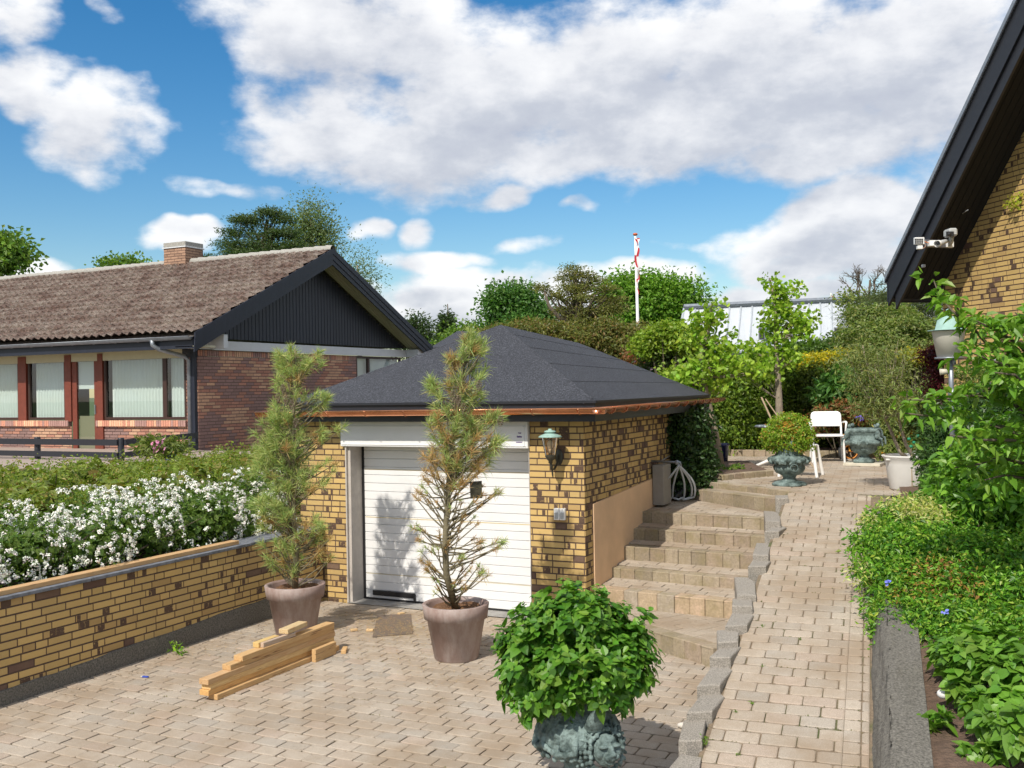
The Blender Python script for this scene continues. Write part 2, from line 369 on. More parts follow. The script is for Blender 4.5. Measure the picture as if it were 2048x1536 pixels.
def glass(name, tint=(.9, .95, .93), gloss=.10, thru=True):
    m = bpy.data.materials.new(name); m.use_nodes = True; N = NT(m.node_tree); N.n.remove(N.n['Principled BSDF']); out = N.n['Material Output']
    t = N.new('ShaderNodeBsdfTransparent'); t.inputs[0].default_value = (*tint, 1)
    gl = N.new('ShaderNodeBsdfGlossy'); gl.inputs['Roughness'].default_value = .015
    lw = N.new('ShaderNodeLayerWeight'); lw.inputs[0].default_value = .25
    f = N.math('MULTIPLY_ADD', lw.outputs['Fresnel'], .8, gloss, clamp=True)
    mx = N.new('ShaderNodeMixShader'); N.l.new(f, mx.inputs[0]); N.l.new(t.outputs[0], mx.inputs[1]); N.l.new(gl.outputs[0], mx.inputs[2]); N.l.new(mx.outputs[0], out.inputs[0])
    MATS[name] = m
glass('window_glass'); glass('lamp_glass', (.85, .72, .55), .12)
leafmat('leaf'); leafmat('leaf_glossy', rough=.42, trans=.28, spec=.36); leafmat('needle', rough=.5, trans=.2, spec=.3)
mat('petal', attr=True, rough=.7)
# ------------------------------------------------------------------ brickwork and paving
def clip(poly, a, b, c):                                           # keep a*u+b*v <= c
    out = []; n = len(poly)
    for i in range(n):
        p, q = poly[i], poly[(i+1) % n]; dp, dq = a*p[0]+b*p[1]-c, a*q[0]+b*q[1]-c
        if dp <= 0: out.append(p)
        if dp*dq < 0: t = dp/(dp-dq); out.append((p[0]+t*(q[0]-p[0]), p[1]+t*(q[1]-p[1])))
    return out
def planes(poly):
    n = len(poly); ar = sum(poly[i][0]*poly[(i+1) % n][1]-poly[(i+1) % n][0]*poly[i][1] for i in range(n)); P = poly if ar > 0 else poly[::-1]
    return [((P[(i+1) % n][1]-P[i][1]), -(P[(i+1) % n][0]-P[i][0]), (P[(i+1) % n][1]-P[i][1])*P[i][0]-(P[(i+1) % n][0]-P[i][0])*P[i][1]) for i in range(n)]
def clipall(q, pls):
    for a, b, c in pls:
        q = clip(q, a, b, c)
        if len(q) < 3: return None
    ar = abs(sum(q[i][0]*q[(i+1) % len(q)][1]-q[(i+1) % len(q)][0]*q[i][1] for i in range(len(q))))/2
    return q if ar > 2e-5 else None
def yellow(rng, u, v):
    r = rng.random(); k = rng.uniform(.86, 1.08)
    if r < .80: return (.585*k, .41*k, .158*k), (1 if rng.random() < .25+.15*math.sin(u*1.3+v*2.1) else 0)
    if r < .955: return (.48*k, .325*k, .13*k), (1 if rng.random() < .5 else 0)
    return (.135*k, .08*k, .06*k), 0
def yellow_burnt(rng, u, v):
    c, a = yellow(rng, u, v); return c, (1 if rng.random() < .62 else a)
def redmix(rng, u, v):
    g = math.sin(u*2.1+v*3.3+1.3*math.sin(v*2.7))+.8*math.sin(u*4.9-v*5.1)+rng.uniform(-1.1, 1.1); k = rng.uniform(.88, 1.1)
    if g > .8: return (.62*k, .36*k, .23*k), 0
    if g > -.35: return (.48*k, .225*k, .155*k), 0
    return (.32*k, .19*k, .165*k), 0
def bricks(mb, O, U, Nn, polys, rng, pal=yellow, bond='wild', proud=.005, H=.0667, v0=0.0, L=.24, upv=(0, 0, 1)):
    O, U, Nn, Z = (np.array(t, float) for t in (O, U, Nn, upv))
    for poly in polys:
        pls = planes(poly); us = [p[0] for p in poly]; vs = [p[1] for p in poly]
        r0, r1 = int(math.floor((min(vs)-v0)/H)), int(math.ceil((max(vs)-v0)/H))
        for r in range(r0, r1):
            v = v0+r*H; rr = random.Random(r*7919+int(O[0]*10)*31+int(O[1]*10))
            u = -math.ceil((30)/L)*L+(rr.random()*L if bond == 'wild' else (r % 3)*L/3 if bond == 'third' else (r % 2)*L/2)
            rr2 = random.Random(r*104729+5)
            while u < max(us):
                w = L if (bond != 'wild' or rr2.random() < .58) else L/2
                if u+w > min(us):
                    q = clipall([(u+.0065, v+.007), (u+w-.0065, v+.007), (u+w-.0065, v+H-.008), (u+.0065, v+H-.008)], pls)
                    if q:
                        c, a = pal(rng, u+w/2, v); pr = proud*rng.uniform(.7, 1.2)
                        if a:                                       # burnt patches run right across the brick
                            cuts = sorted(rng.uniform(.0, 1.) for _ in range(2)); c0 = rng.uniform(-.1, .7); cuts = [0, max(0, c0), min(1, c0+rng.uniform(.22, .5)), 1]; on = 0
                            for ca, cb in zip(cuts[:-1], cuts[1:]):
                                qq = clipall(q, [(-1, 0, -(u+w*ca)), (1, 0, u+w*cb)])
                                if qq:
                                    n = len(qq); P = np.array([O+U*p[0]+Z*p[1] for p in qq]); mb.add(P+Nn*pr, [list(range(n))], c, float(on))
                                on = 1-on
                            n = len(q); P = np.array([O+U*p[0]+Z*p[1] for p in q]); mb.add(np.vstack([P, P+Nn*pr]), [[i, (i+1) % n, n+(i+1) % n, n+i] for i in range(n)], c, 0.0)
                            u += w; continue
                        n = len(q); P = np.array([O+U*p[0]+Z*p[1] for p in q]); mb.add(np.vstack([P, P+Nn*pr]), [list(range(n, 2*n))]+[[i, (i+1) % n, n+(i+1) % n, n+i] for i in range(n)], c, a)
                u += w
def flat(mb, O, U, Nn, polys, d=0.0, upv=(0, 0, 1), col=(1, 1, 1)):
    O, U, Nn, Z = (np.array(t, float) for t in (O, U, Nn, upv))
    for poly in polys: mb.add([O+U*p[0]+Z*p[1]+Nn*d for p in poly], [list(range(len(poly)))], col)
def pavecol(rng):
    r = rng.random(); k = rng.uniform(.86, 1.12)
    if r < .50: return np.array((.43, .37, .30))*k
    if r < .75: return np.array((.42, .355, .285))*k
    if r < .90: return np.array((.385, .34, .285))*k
    return np.array((.43, .345, .275))*k
def pave(mb, O, U, Vd, polys, rng, L=.21, Wd=.14, J=.008, th=.012, cham=.008, off=0.5, pal=pavecol, jit=.0018, cut=.016):
    O, U, Vd = (np.array(t, float) for t in (O, U, Vd)); Nn = np.cross(U, Vd); Nn /= np.linalg.norm(Nn); Nn = Nn if Nn[2] > 0 else -Nn
    for poly in polys:
        pls = planes(poly); us = [p[0] for p in poly]; vs = [p[1] for p in poly]
        for r in range(int(math.floor(min(vs)/Wd)), int(math.ceil(max(vs)/Wd))):
            k0 = int(math.floor(min(us)/L))-1
            for k in range(k0, int(math.ceil(max(us)/L))+1):
                u0 = (k+(off if r % 2 else 0))*L+J/2+rng.gauss(0, jit); v0 = r*Wd+J/2+rng.gauss(0, jit); u1 = u0+L-J; v1 = v0+Wd-J; c = cut*rng.uniform(.6, 1.4)
                q = clipall([(u0+c, v0), (u1-c, v0), (u1, v0+c*.7), (u1, v1-c*.7), (u1-c, v1), (u0+c, v1), (u0, v1-c*.7), (u0, v0+c*.7)], pls)
                if not q: continue
                n = len(q); Q = np.array(q); ce = Q.mean(0); sz = Q.max(0)-Q.min(0)
                sc = np.maximum(1-2*cham/np.maximum(sz, .03), .3); I = ce+(Q-ce)*sc; dz = rng.gauss(0, .0012); tx, ty = rng.gauss(0, .006), rng.gauss(0, .006)
                def P(A, h): return np.array([O+U*a[0]+Vd*a[1]+Nn*(h+dz+tx*(a[0]-ce[0])+ty*(a[1]-ce[1])) for a in A])
                mb.add(np.vstack([P(Q, -th), P(Q, -cham*.45), P(I, 0)]), [list(range(2*n, 3*n))]+[[i, (i+1) % n, n+(i+1) % n, n+i] for i in range(n)]+[[n+i, n+(i+1) % n, 2*n+(i+1) % n, 2*n+i] for i in range(n)], pal(rng))
RG = random.Random(7); R = np.random.default_rng(11)
# ------------------------------------------------------------------ ground, driveway, stairs, ramp, terrace
TZ = 1.18                                                           # terrace level; the driveway is level 0
a = math.radians(5.8); PD_ = np.array([-math.sin(a), math.cos(a), 0]); PN = np.array([math.cos(a), math.sin(a), 0]); SL = .143
P0 = np.array([-2.194, 11.804, TZ])
RV = PD_+np.array([0, 0, SL]); RV /= np.linalg.norm(RV)            # up the ramp
def rampz(x, y):
    t = (np.array([x, y, 0])-P0)@PD_*1.0; return TZ+min(t, 0)*SL
def pR(x, y, h=0.0):                                                # a sight line met with the ramp
    n = np.cross(PN, RV); d = ray(x, y); return EYE+d*(((P0+np.array([0, 0, h])-EYE)@n)/(d@n))
mb = MB(); G = 160.0
# land: one sheet to the horizon, sunk under the garden around the drive
def land(U_, V_):
    x = (U_-.5)*2*900; y = -300+V_*2100; r = np.hypot(x, y-10)
    return np.stack([x, y, -0.6-0*r], 1)
mb.grid(30, 30, land); 
mat('grass_far', (.06, .10, .025), rough=1, noise=.4, nscale=.3)
struct('ground', mb, M('grass_far'))
mb = MB(); flat(mb, (0, 0, -.012), (1, 0, 0), (0, 0, 1), [[(-7.3, .5), (-.6, .5), (-1.6, 10.4), (-7.3, 10.4)]], upv=(0, 1, 0)); struct('driveway_bed', mb, M('joint_sand'))
mb = MB(); pave(mb, (0, 0, 0), (1, 0, 0), (0, 1, 0), [[(-7.12, 2.6), (-1.0, 2.6), (-1.0, 8.05), (-7.12, 8.05)], [(-7.12, 8.05), (-1.0, 8.05), (-1.0, 8.12), (-3.95, 9.50), (-7.12, 9.50)]], RG, off=.5)
struct('driveway', mb, M('paver'))
mb = MB(); flat(mb, (0, 0, .004), (1, 0, 0), (0, 0, 1), [[(-6.78, 9.5), (-4.44, 9.5), (-4.44, 9.8), (-6.78, 9.8)]], upv=(0, 1, 0)); struct('door_threshold', mb, M('concrete'))
# stair: (riser line left point, right point, level of the tread above it)
def stepcol(rng):
    k = rng.uniform(.8, 1.12); return np.array(rng.choice([(.36, .295, .215), (.34, .28, .205), (.35, .275, .205), (.33, .275, .195)]))*k
def pinkcol(rng):
    k = rng.uniform(.88, 1.1); return np.array(rng.choice([(.50, .37, .26), (.48, .37, .25), (.47, .32, .23), (.44, .37, .29), (.49, .36, .25)]))*k
XR = -1.2                                                           # the stair runs on under the edging stones
lines = [((-3.80, 9.40), (-2.25, 8.50), .168), ((-3.826, 9.78), (-2.2, 9.62), .335), ((-3.826, 10.27), (-2.2, 10.10), .465), ((-3.826, 10.67), (-2.2, 10.52), .641),
         ((-3.826, 11.01), (-2.2, 10.87), .793), ((-3.826, 11.345), (-2.2, 11.19), .951), ((-3.66, 12.62), (-2.1, 11.60), 1.11), ((-3.47, 12.84), (-2.1, 11.90), TZ)]
sb = MB(); tb = MB(); jb = MB(); prev = 0.0
for i, (A, B, z) in enumerate(lines):
    A = np.array([*A, 0.]); B = np.array([*B, 0.]); u = (B-A)/np.linalg.norm(B-A); v = np.array([-u[1], u[0], 0]); Ln = np.linalg.norm(B-A)
    # riser blocks
    s0 = -.02 if i < 6 else 0; k = s0-RG.random()*.1
    while k < Ln:
        w = RG.uniform(.145, .215); k1 = min(k+w, Ln+.05); c = pinkcol(RG) if i == 1 else stepcol(RG)
        Mx = Matrix(((u[0], v[0], 0, A[0]), (u[1], v[1], 0, A[1]), (0, 0, 1, 0), (0, 0, 0, 1)))
        lo = max(k+.0015, -.0 if i >= 6 else -.0); 
        if k1-.003-lo > .02: sb.box((lo, RG.uniform(-.004, .004), prev-.03), (k1-.0015, .16, z+RG.uniform(-.002, .002)), c, Mx, bev=.006)
        k = k1
    # tread behind it
    if i < 7:
        A2, B2 = lines[i+1][0], lines[i+1][1]
        q = [(A[0], A[1]), (B[0], B[1]), (B2[0], B2[1]), (A2[0], A2[1])]
        if i == 5: q = [(A[0], A[1]), (B[0], B[1]), (B2[0], B2[1]), (A2[0], A2[1]), (-3.826, 12.75)]
        if i == 6: q = [(A[0], A[1]), (B[0], B[1]), (B2[0], B2[1]), (A2[0], A2[1])]
        n = len(q); ang = math.radians(-5.5) if i in (1, 2, 3, 4, 5) else math.atan2(u[1], u[0])
        U2 = np.array([math.cos(ang), math.sin(ang), 0]); V2 = np.array([-U2[1], U2[0], 0]); O2 = np.array([A[0], A[1], z-.002])
        if i == 0: U2, V2 = V2, U2*1.0
        loc = [((p[0]-O2[0])*U2[0]+(p[1]-O2[1])*U2[1], (p[0]-O2[0])*V2[0]+(p[1]-O2[1])*V2[1]) for p in q]
        off = [( -v*0 )]
        # keep the first 0.16 m free for the riser blocks
        wv = v; c0 = (A+v*.165); rise = .03 if 1 <= i <= 5 else 0.0; dpt = max(.1, float((np.array([*A2, 0.])-A)@v)); V3 = V2+np.array([0, 0, rise/dpt*float(V2@v)]); U3 = U2+np.array([0, 0, rise/dpt*float(U2@v)])
        pl = planes(loc); a_ = -(wv@U2); b_ = -(wv@V2); cc = a_*((c0-O2)@U2)+b_*((c0-O2)@V2)
        lc = clip(loc, a_, b_, cc)
        if len(lc) > 2: pave(tb, O2, U3, V3, [lc], RG, J=.007, cut=.01, pal=lambda r: np.array((.42, .355, .28))*r.uniform(.85, 1.1))
        jb.add([(p[0], p[1], z-.014+rise/dpt*float((np.array([p[0], p[1], 0.])-A)@v)) for p in q], [list(range(n))])
    prev = z if i < 7 else prev
struct('steps', sb, M('step_block')); struct('step_treads', tb, M('paver')); struct('step_bedding', jb, M('joint_sand'))
# ramp
def rl(p): d = np.array(p[:3])-P0; return (d@PN, d@RV)
ER = (pR(1740, 1536)-P0)@PN                                         # right edge of the ramp
EL = -.02
mb = MB(); ob = MB()
pave(mb, P0, PN, RV, [[(EL+.03, -9.5), (ER-.15, -9.5), (ER-.15, 0), (EL+.03, 0)]], RG, off=.45)
pave(mb, P0, PN, RV, [[(ER-.148, -9.5), (ER-.005, -9.5), (ER-.005, -.05), (ER-.148, -.05)]], RG, off=0, L=.145)
ob.add([P0+PN*u_+RV*v_-np.array([0, 0, .012]) for u_, v_ in ((EL, -9.5), (ER+.2, -9.5), (ER+.2, 0), (EL, 0))], [[0, 1, 2, 3]])
struct('path', mb, M('paver')); struct('path_bed', ob, M('joint_sand'))
mb = MB(); ob = MB(); T0 = np.array([P0[0], P0[1], TZ])
def tl(x, y): return ((x-P0[0])*PN[0]+(y-P0[1])*PN[1], (x-P0[0])*PD_[0]+(y-P0[1])*PD_[1])
terr = [[tl(-1.96, 11.85), tl(2.3, 12.25), tl(2.3, 17.7), tl(-5.2, 17.45), tl(-5.2, 14.4), tl(-3.49, 12.93)], [tl(-2.12, 11.97), tl(-2.15, 11.83), tl(-1.88, 11.80), tl(-1.88, 11.88)]]
pave(mb, T0, PN, PD_, terr[:1], RG, off=.5)
flat(ob, T0-np.array([0, 0, .013]), PN, (0, 0, 1), terr, upv=PD_)
pave(mb, T0, PN, PD_, terr[1:], RG)
struct('terrace', mb, M('paver')); struct('terrace_bed', ob, M('joint_sand'))
# soil beds: right of the ramp, behind the terrace, around the ginkgo
def slab(name, poly, z, m, kind='structure', th=.3):
    mb = MB(); mb.prism(poly, z-th, z); return struct(name, mb, m)
mb = MB()
def bed(U_, V_):
    p = P0[None]+PN[None]*(ER+.30+U_*5.5)[:, None]+RV[None]*(-9.5+V_*12)[:, None]; z = p[:, 2]+.10+.25*U_; z = np.minimum(z, TZ+.05+.15*U_)
    z = z+.03*np.sin(p[:, 0]*7)*np.cos(p[:, 1]*6)
    return np.stack([p[:, 0], p[:, 1], z], 1)
mb.grid(60, 110, bed); mb.add([P0+PN*(ER-.4)+RV*(-3)+np.array((0,0,-.02)), P0+PN*(ER+1)+RV*(-3)+np.array((0,0,-.02)), P0+PN*(ER+1)-RV*.06+np.array((0,0,-.02)), P0+PN*(ER-.4)-RV*.06+np.array((0,0,-.02))], [[0, 1, 2, 3]]); struct('soil_bed', mb, M('soil'), True)
slab('planting_bed', [(-5.6, 17.6), (2.4, 18.05), (8, 18.2), (8, 30), (-12, 30), (-12, 17.6)], TZ+.10, M('bark_mulch'))
slab('tree_bed', [(-3.9, 13.55), (-3.25, 13.08), (-2.82, 13.86), (-3.5, 15.6), (-5.0, 15.2), (-3.9, 14.2)], TZ+.07, M('soil'), th=.2)
slab('left_garden', [(-7.42, 1.0), (-7.42, 9.6), (-7.42, 15), (-30, 15), (-30, 1)], .78, M('soil'))
mb = MB(); mb.box((-30, 10.9, .8), (-11.2, 15.3, 1.30)); mat('deck_wood', (.36, .29, .25), rough=.8, noise=.2, nscale=9, stretch=(1, 12, 1)); struct('deck', mb, M('deck_wood'))
# ------------------------------------------------------------------ edging stones beside the ramp
fr = [((1551,997),(1577,995)),((1530.5,1043),(1561,1046)),((1529,1064),(1558,1062)),((1505,1110),(1537,1111)),((1496,1135),(1532,1132)),((1474,1188),(1512,1188)),
      ((1464,1214),(1505,1212)),((1450,1252),(1494,1248)),((1435,1285),(1476,1280)),((1417,1317),(1461,1314)),((1394,1373),(1440,1368)),((1373,1429),(1424,1422)),((1356,1484),(1404,1476))]
pos = ['topmost, by the foot of the small urn', 'second from the top', 'third from the top', 'fourth from the top', 'fifth from the top, level with the upper stairs',
       'sixth from the top', 'seventh from the top, speckled with white lichen', 'eighth from the top of the row', 'small flat one ninth from the top', 'broad five-sided one beside the lowest riser',
       'third from the bottom of the picture', 'next to the shadow of the big bush', 'half in the shadow of the big bush', 'long dark one at the very bottom']
pA = None
for i, (p, q) in enumerate(fr):
    A = pR(*p, .065); B = pR(*q, .065); top = (A[2]+B[2])/2+0.0; A[2] = B[2] = 0
    w = B-A; wl = np.linalg.norm(w); w /= wl; bk = np.array([-w[1], w[0], 0]); k = RG.uniform(-.30, .30); bk = PD_*math.cos(k*.5)+w*math.sin(k*.5)
    ln = .30 if i == 0 else np.linalg.norm(A-pA)+.05; pA = A.copy(); pA[2] = 0
    ln = max(ln, .26)
    poly = [A, B, B+bk*ln*.72+w*.012, B+bk*ln-w*.05, A+bk*ln-w*.01] if i % 3 else [A+bk*.03, A+w*wl*.35-bk*.005, B, B+bk*ln, A+bk*ln]
    mb = MB(); P = np.array([(t[0], t[1], top) for t in poly]); ce = P.mean(0); I = ce+(P-ce)*.93; Pl = P.copy(); Pl[:, 2] = top-.008; Pb = P.copy(); Pb[:, 2] = max(-.02, top-.32); n = len(P)
    tl_ = RG.uniform(-.25, .12)*SL; I[:, 2] += tl_*((I-ce)@PD_); Pl[:, 2] += tl_*((Pl-ce)@PD_)
    mb.add(np.vstack([I, Pl, Pb]), [list(range(n))]+[[i2, n+i2, n+(i2+1) % n, (i2+1) % n] for i2 in range(n)]+[[n+i2, 2*n+i2, 2*n+(i2+1) % n, n+(i2+1) % n] for i2 in range(n)])
    o = mb.build('edging_stone', M('granite')); tag(o, 'grey edging stone beside the ramp, '+pos[i], 'edging stone', 'edging stones along the ramp')
A = pR(1318, 1560, .07); B = pR(1395, 1555, .07); C = pR(1402, 1495, .07); D2 = pR(1362, 1487, .07)
A2 = A+(A-D2)*2.6; B2 = B+(B-C)*2.6
mb = MB(); mb.prism([(t[0], t[1]) for t in (A2, B2, C, D2)], -.05, A[2]); o = mb.build('edging_stone', M('granite')); tag(o, 'grey edging stone beside the ramp, '+pos[-1], 'edging stone', 'edging stones along the ramp')
# low kerb of brick round the ginkgo bed and at the back of the terrace
def kerb(name, pts, h, w, label, z0=TZ):
    mb = MB()
    for A, B in zip(pts[:-1], pts[1:]):
        A = np.array([*A, 0.]); B = np.array([*B, 0.]); u = (B-A)/np.linalg.norm(B-A); v = np.array([-u[1], u[0], 0]); Mx = Matrix(((u[0], v[0], 0, A[0]), (u[1], v[1], 0, A[1]), (0, 0, 1, 0), (0, 0, 0, 1))); L_ = np.linalg.norm(B-A); k = 0
        while k < L_-.02:
            w_ = min(.21*RG.uniform(.95, 1.05), L_-k); mb.box((k+.003, 0, z0-.05), (k+w_-.003, w, z0+h+RG.uniform(-.004, .004)), stepcol(RG), Mx, bev=.008); k += w_
    o = mb.build(name, M('step_block')); return tag(o, label, 'kerb')
kerb('brick_kerb', [(-3.92, 13.50), (-3.26, 13.04), (-2.76, 13.90)], .075, .10, 'low brick kerb around the leaning ginkgo tree bed')
kerb('brick_kerb', [(-5.3, 17.42), (-2.0, 17.60), (2.4, 17.85)], .11, .12, 'low brick kerb along the back of the terrace under the hedge')
# battered concrete kerb wall on the right of the ramp
mb = MB()
def kw(U_, V_):
    s_ = -9.5+V_*8.4; prof = np.interp(U_, [0, .12, .35, .5, .62, 1], [0, .03, .07, .10, .12, .31]); hh = np.interp(U_, [0, .12, .35, .5, .62, 1], [-.03, .06, .13, .165, .175, .165])
    jit = .006*np.sin(s_*3.1+U_*17)+.005*np.sin(s_*7.7-U_*31)+.004*np.sin(s_*17.3+U_*53)+R.normal(size=len(U_))*.0022
    edge = np.where(U_ < .7, 1, 0)
    p = P0[None]+PN[None]*(ER+.005+prof+jit*edge)[:, None]+RV[None]*s_[:, None]; p[:, 2] += hh+jit*.5; return p
mb.grid(24, 240, kw); o = mb.build('concrete_kerb_wall', M('old_concrete'), None, True); tag(o, 'weathered grey concrete kerb wall between brick ramp and soil bed', 'kerb wall')
# ------------------------------------------------------------------ garage
GX0, GX1, GY0, GY1 = -7.45, -3.826, 9.54, 13.65
g = thing('garage', 'low yellow brick garage with black felt roof, copper gutter and white door', 'garage', (-5.6, 9.54, 0))
mw = MB(); mm = MB()
front = [[(0, -.05), (.67, -.05), (.67, 2.10), (0, 2.10)], [(3.01, -.05), (3.624, -.05), (3.624, 2.10), (3.01, 2.10)]]
bricks(mw, (GX0, GY0, 0), (1, 0, 0), (0, -1, 0), front, RG, v0=-.03); flat(mm, (GX0, GY0, 0), (1, 0, 0), (0, -1, 0), front)
side = [[(0, -.05), (4.11, -.05), (4.11, 2.10), (0, 2.10)]]
bricks(mw, (GX1, GY0, 0), (0, 1, 0), (1, 0, 0), side, RG, v0=-.03, pal=yellow_burnt); flat(mm, (GX1, GY0, 0), (0, 1, 0), (1, 0, 0), side)
left = [[(0, -.05), (4.11, -.05), (4.11, 2.10), (0, 2.10)]]
bricks(mw, (GX0, GY1, 0), (0, -1, 0), (-1, 0, 0), left, RG, v0=-.03); flat(mm, (GX0, GY1, 0), (0, -1, 0), (-1, 0, 0), left)
flat(mm, (GX1, GY1, 0), (-1, 0, 0), (0, 1, 0), [[(0, 0), (3.624, 0), (3.624, 2.1), (0, 2.1)]])
wall = mm.build('wall', M('mortar'), g); mw.build('brick_face', M('yellow_brick'), wall)
mb = MB(); mb.add([(GX1+.02, 9.752, -.05), (GX1+.02, 12.3, -.05), (GX1+.02, 12.3, 1.335), (GX1+.02, 11.685, 1.305), (GX1+.02, 9.752, 1.218)], [[0, 1, 2, 3, 4]])
mb.add([(GX1, 9.752, -.05), (GX1+.02, 9.752, -.05), (GX1+.02, 9.752, 1.218), (GX1, 9.752, 1.218), (GX1, 12.3, 1.335), (GX1+.02, 12.3, 1.335)], [[0, 1, 2, 3], [3, 2, 5, 4]])
mb.build('render_plinth', M('stucco'), g)
# roof: hipped at the front, gabled at the back
ex0, ex1, ey0, ey1, ez = -7.49, -3.60, 9.30, 13.72, 2.31; rx = (ex0+ex1)/2
ap = np.array([rx, 11.14, 3.24]); re = np.array([rx, ey1, 3.10])
c00, c10, c11, c01 = [np.array(v, float) for v in ((ex0, ey0, ez), (ex1, ey0, ez), (ex1, ey1, ez), (ex0, ey1, ez))]
mb = MB()
def tri(a, b, c, n=26):
    def fn(U_, V_):
        p = a[None]*(1-U_)[:, None]*1.0+b[None]*U_[:, None]; p = p*(1-V_)[:, None]+c[None]*V_[:, None]
        return p
    mb.grid(n, n, fn)
def quad4(a, b, c, d, n=30):
    def fn(U_, V_):
        p = (a[None]*(1-U_)[:, None]+b[None]*U_[:, None])*(1-V_)[:, None]+(d[None]*(1-U_)[:, None]+c[None]*U_[:, None])*V_[:, None]
        return p
    mb.grid(n, n, fn)
tri(c00, c10, ap); quad4(c10, c11, re, ap); quad4(c01, c00, ap, re)
roof = mb.build('roof', M('roof_felt'), g)
# felt laps: thin raised strips over the sheets and caps over hips and ridge
mb = MB()
def strip(p, q, w=.16, h=.012, up=.006):
    p, q = np.array(p, float), np.array(q, float); u = (q-p)/np.linalg.norm(q-p); s = np.cross(u, (0, 0, 1)); s /= np.linalg.norm(s); nn = np.cross(s, u); nn *= np.sign(nn[2])
    pts = []
    for t in np.linspace(0, 1, 12):
        c = p*(1-t)+q*t; sag = -.012; pts.append(c+np.array([0, 0, sag+up]))
    V = []
    for c in pts: V += [c-s*w/2-np.array([0, 0, w*.21]), c+nn*h, c+s*w/2-np.array([0, 0, w*.21])]
    mb.add(V, [[3*i+a_, 3*i+a_+1, 3*i+a_+4, 3*i+a_+3] for i in range(11) for a_ in (0, 1)])
strip(c10+(ap-c10)*.02, ap, .2); strip(c00+(ap-c00)*.02, ap, .2); strip(ap, re, .2, .010, .0)
def lap(a, b, c, d, t):                                             # lap line across a slope at height t
    p = a*(1-t)+d*t; q = b*(1-t)+c*t; n_ = np.cross(b-a, d-a); n_ /= np.linalg.norm(n_); n_ *= np.sign(n_[2]); sag = 0.0; z = np.array([0, 0, sag]); dn = (a-d)/np.linalg.norm(a-d)*.012; m_ = 14
    for k in range(m_): a1, a2 = p+(q-p)*k/m_, p+(q-p)*(k+1)/m_; mb.add([a1+z+n_*.002-dn, a2+z+n_*.002-dn, a2+z+n_*.004+dn, a1+z+n_*.004+dn, a1+z+dn*1.1, a2+z+dn*1.1], [[0, 1, 2, 3], [3, 2, 5, 4]])
for t in (.22, .44, .66, .85):
    lap(c10, c11, re, ap, t); lap(c01, c00, ap, re, t)
mb.build('roof_lap', M('roof_felt'), roof)
mb = MB(); mb.box((ex0, ey0, 2.10), (ex1, ey0+.03, 2.30)); mb.box((ex1-.03, ey0+.031, 2.10), (ex1-.001, ey1, 2.297)); mb.box((ex0+.001, ey0+.031, 2.10), (ex0+.03, ey1, 2.297))
mb.add([(ex0, ey0+.02, 2.102), (ex1, ey0+.02, 2.102), (ex1, ey1, 2.102), (ex0, ey1, 2.102)], [[0, 3, 2, 1]])
mb.box((ex0-.02, ey0-.025, 2.285), (ex1+.02, ey0-.002, 2.312)); mb.box((ex1+.002, ey0-.002, 2.285), (ex1+.025, ey1, 2.312))
mb.add([(ex0+.04, ey1-.02, 2.1), (ex1-.04, ey1-.02, 2.1), (ex1-.04, ey1-.02, 2.30), (rx, ey1-.02, 3.05), (ex0+.04, ey1-.02, 2.30)], [[0, 1, 2, 3, 4]])
mb.build('fascia', M('black_paint'), g)
def gutter(mb, A, B, r, up=(0, 0, 1), n=10):
    A, B = np.array(A, float), np.array(B, float); u = (B-A)/np.linalg.norm(B-A); s = np.cross(u, up); V = []
    for P in (A, B):
        for rr in (r, r*.93):
            for k in range(n+1):
                t = math.pi*k/n; V.append(P+s*rr*math.cos(t)-np.array(up)*rr*math.sin(t))
    m = n+1; Fc = []
    for b in (0, m):
        for k in range(n): Fc.append([b+k, b+k+1, 2*m+b+k+1, 2*m+b+k])
    for k in (0, n): Fc.append([k, m+k, 3*m+k, 2*m+k])
    for P in (0, 2*m): Fc.append([P+k for k in range(n+1)])
    mb.add(V, Fc)
    mb.tube([A-s*r, B-s*r], .008, 6); mb.tube([A+s*r, B+s*r], .008, 6)
mb = MB(); gutter(mb, (ex0-.33, ey0-.065, 2.215), (ex1+.13, ey0-.065, 2.235), .058); gutter(mb, (ex1+.068, ey0-.12, 2.235), (ex1+.068, 14.15, 2.262), .058)
gut = mb.build('gutter', M('copper'), g, True)
def brk(p, ax):
    mb = MB(); pts = []
    for k in range(9):
        t = math.pi*k/8; o = math.cos(t)*.062; dz = -math.sin(t)*.062; pts.append((p[0]+(o if ax == 0 else 0), p[1]+(o if ax == 1 else 0), p[2]+dz))
    for a_, b_ in zip(pts[:-1], pts[1:]): mb.tube([a_, b_], .0055, 5)
    mb.ball(pts[6], .008, n=6, m=4); mb.build('bracket', M('copper'), gut, True)
for k in range(8): brk((-7.3+k*.51, ey0-.065, 2.216+k*.0024), 1)
for k in range(12): brk((ex1+.068, 9.55+k*.38, 2.236+k*.002), 0)
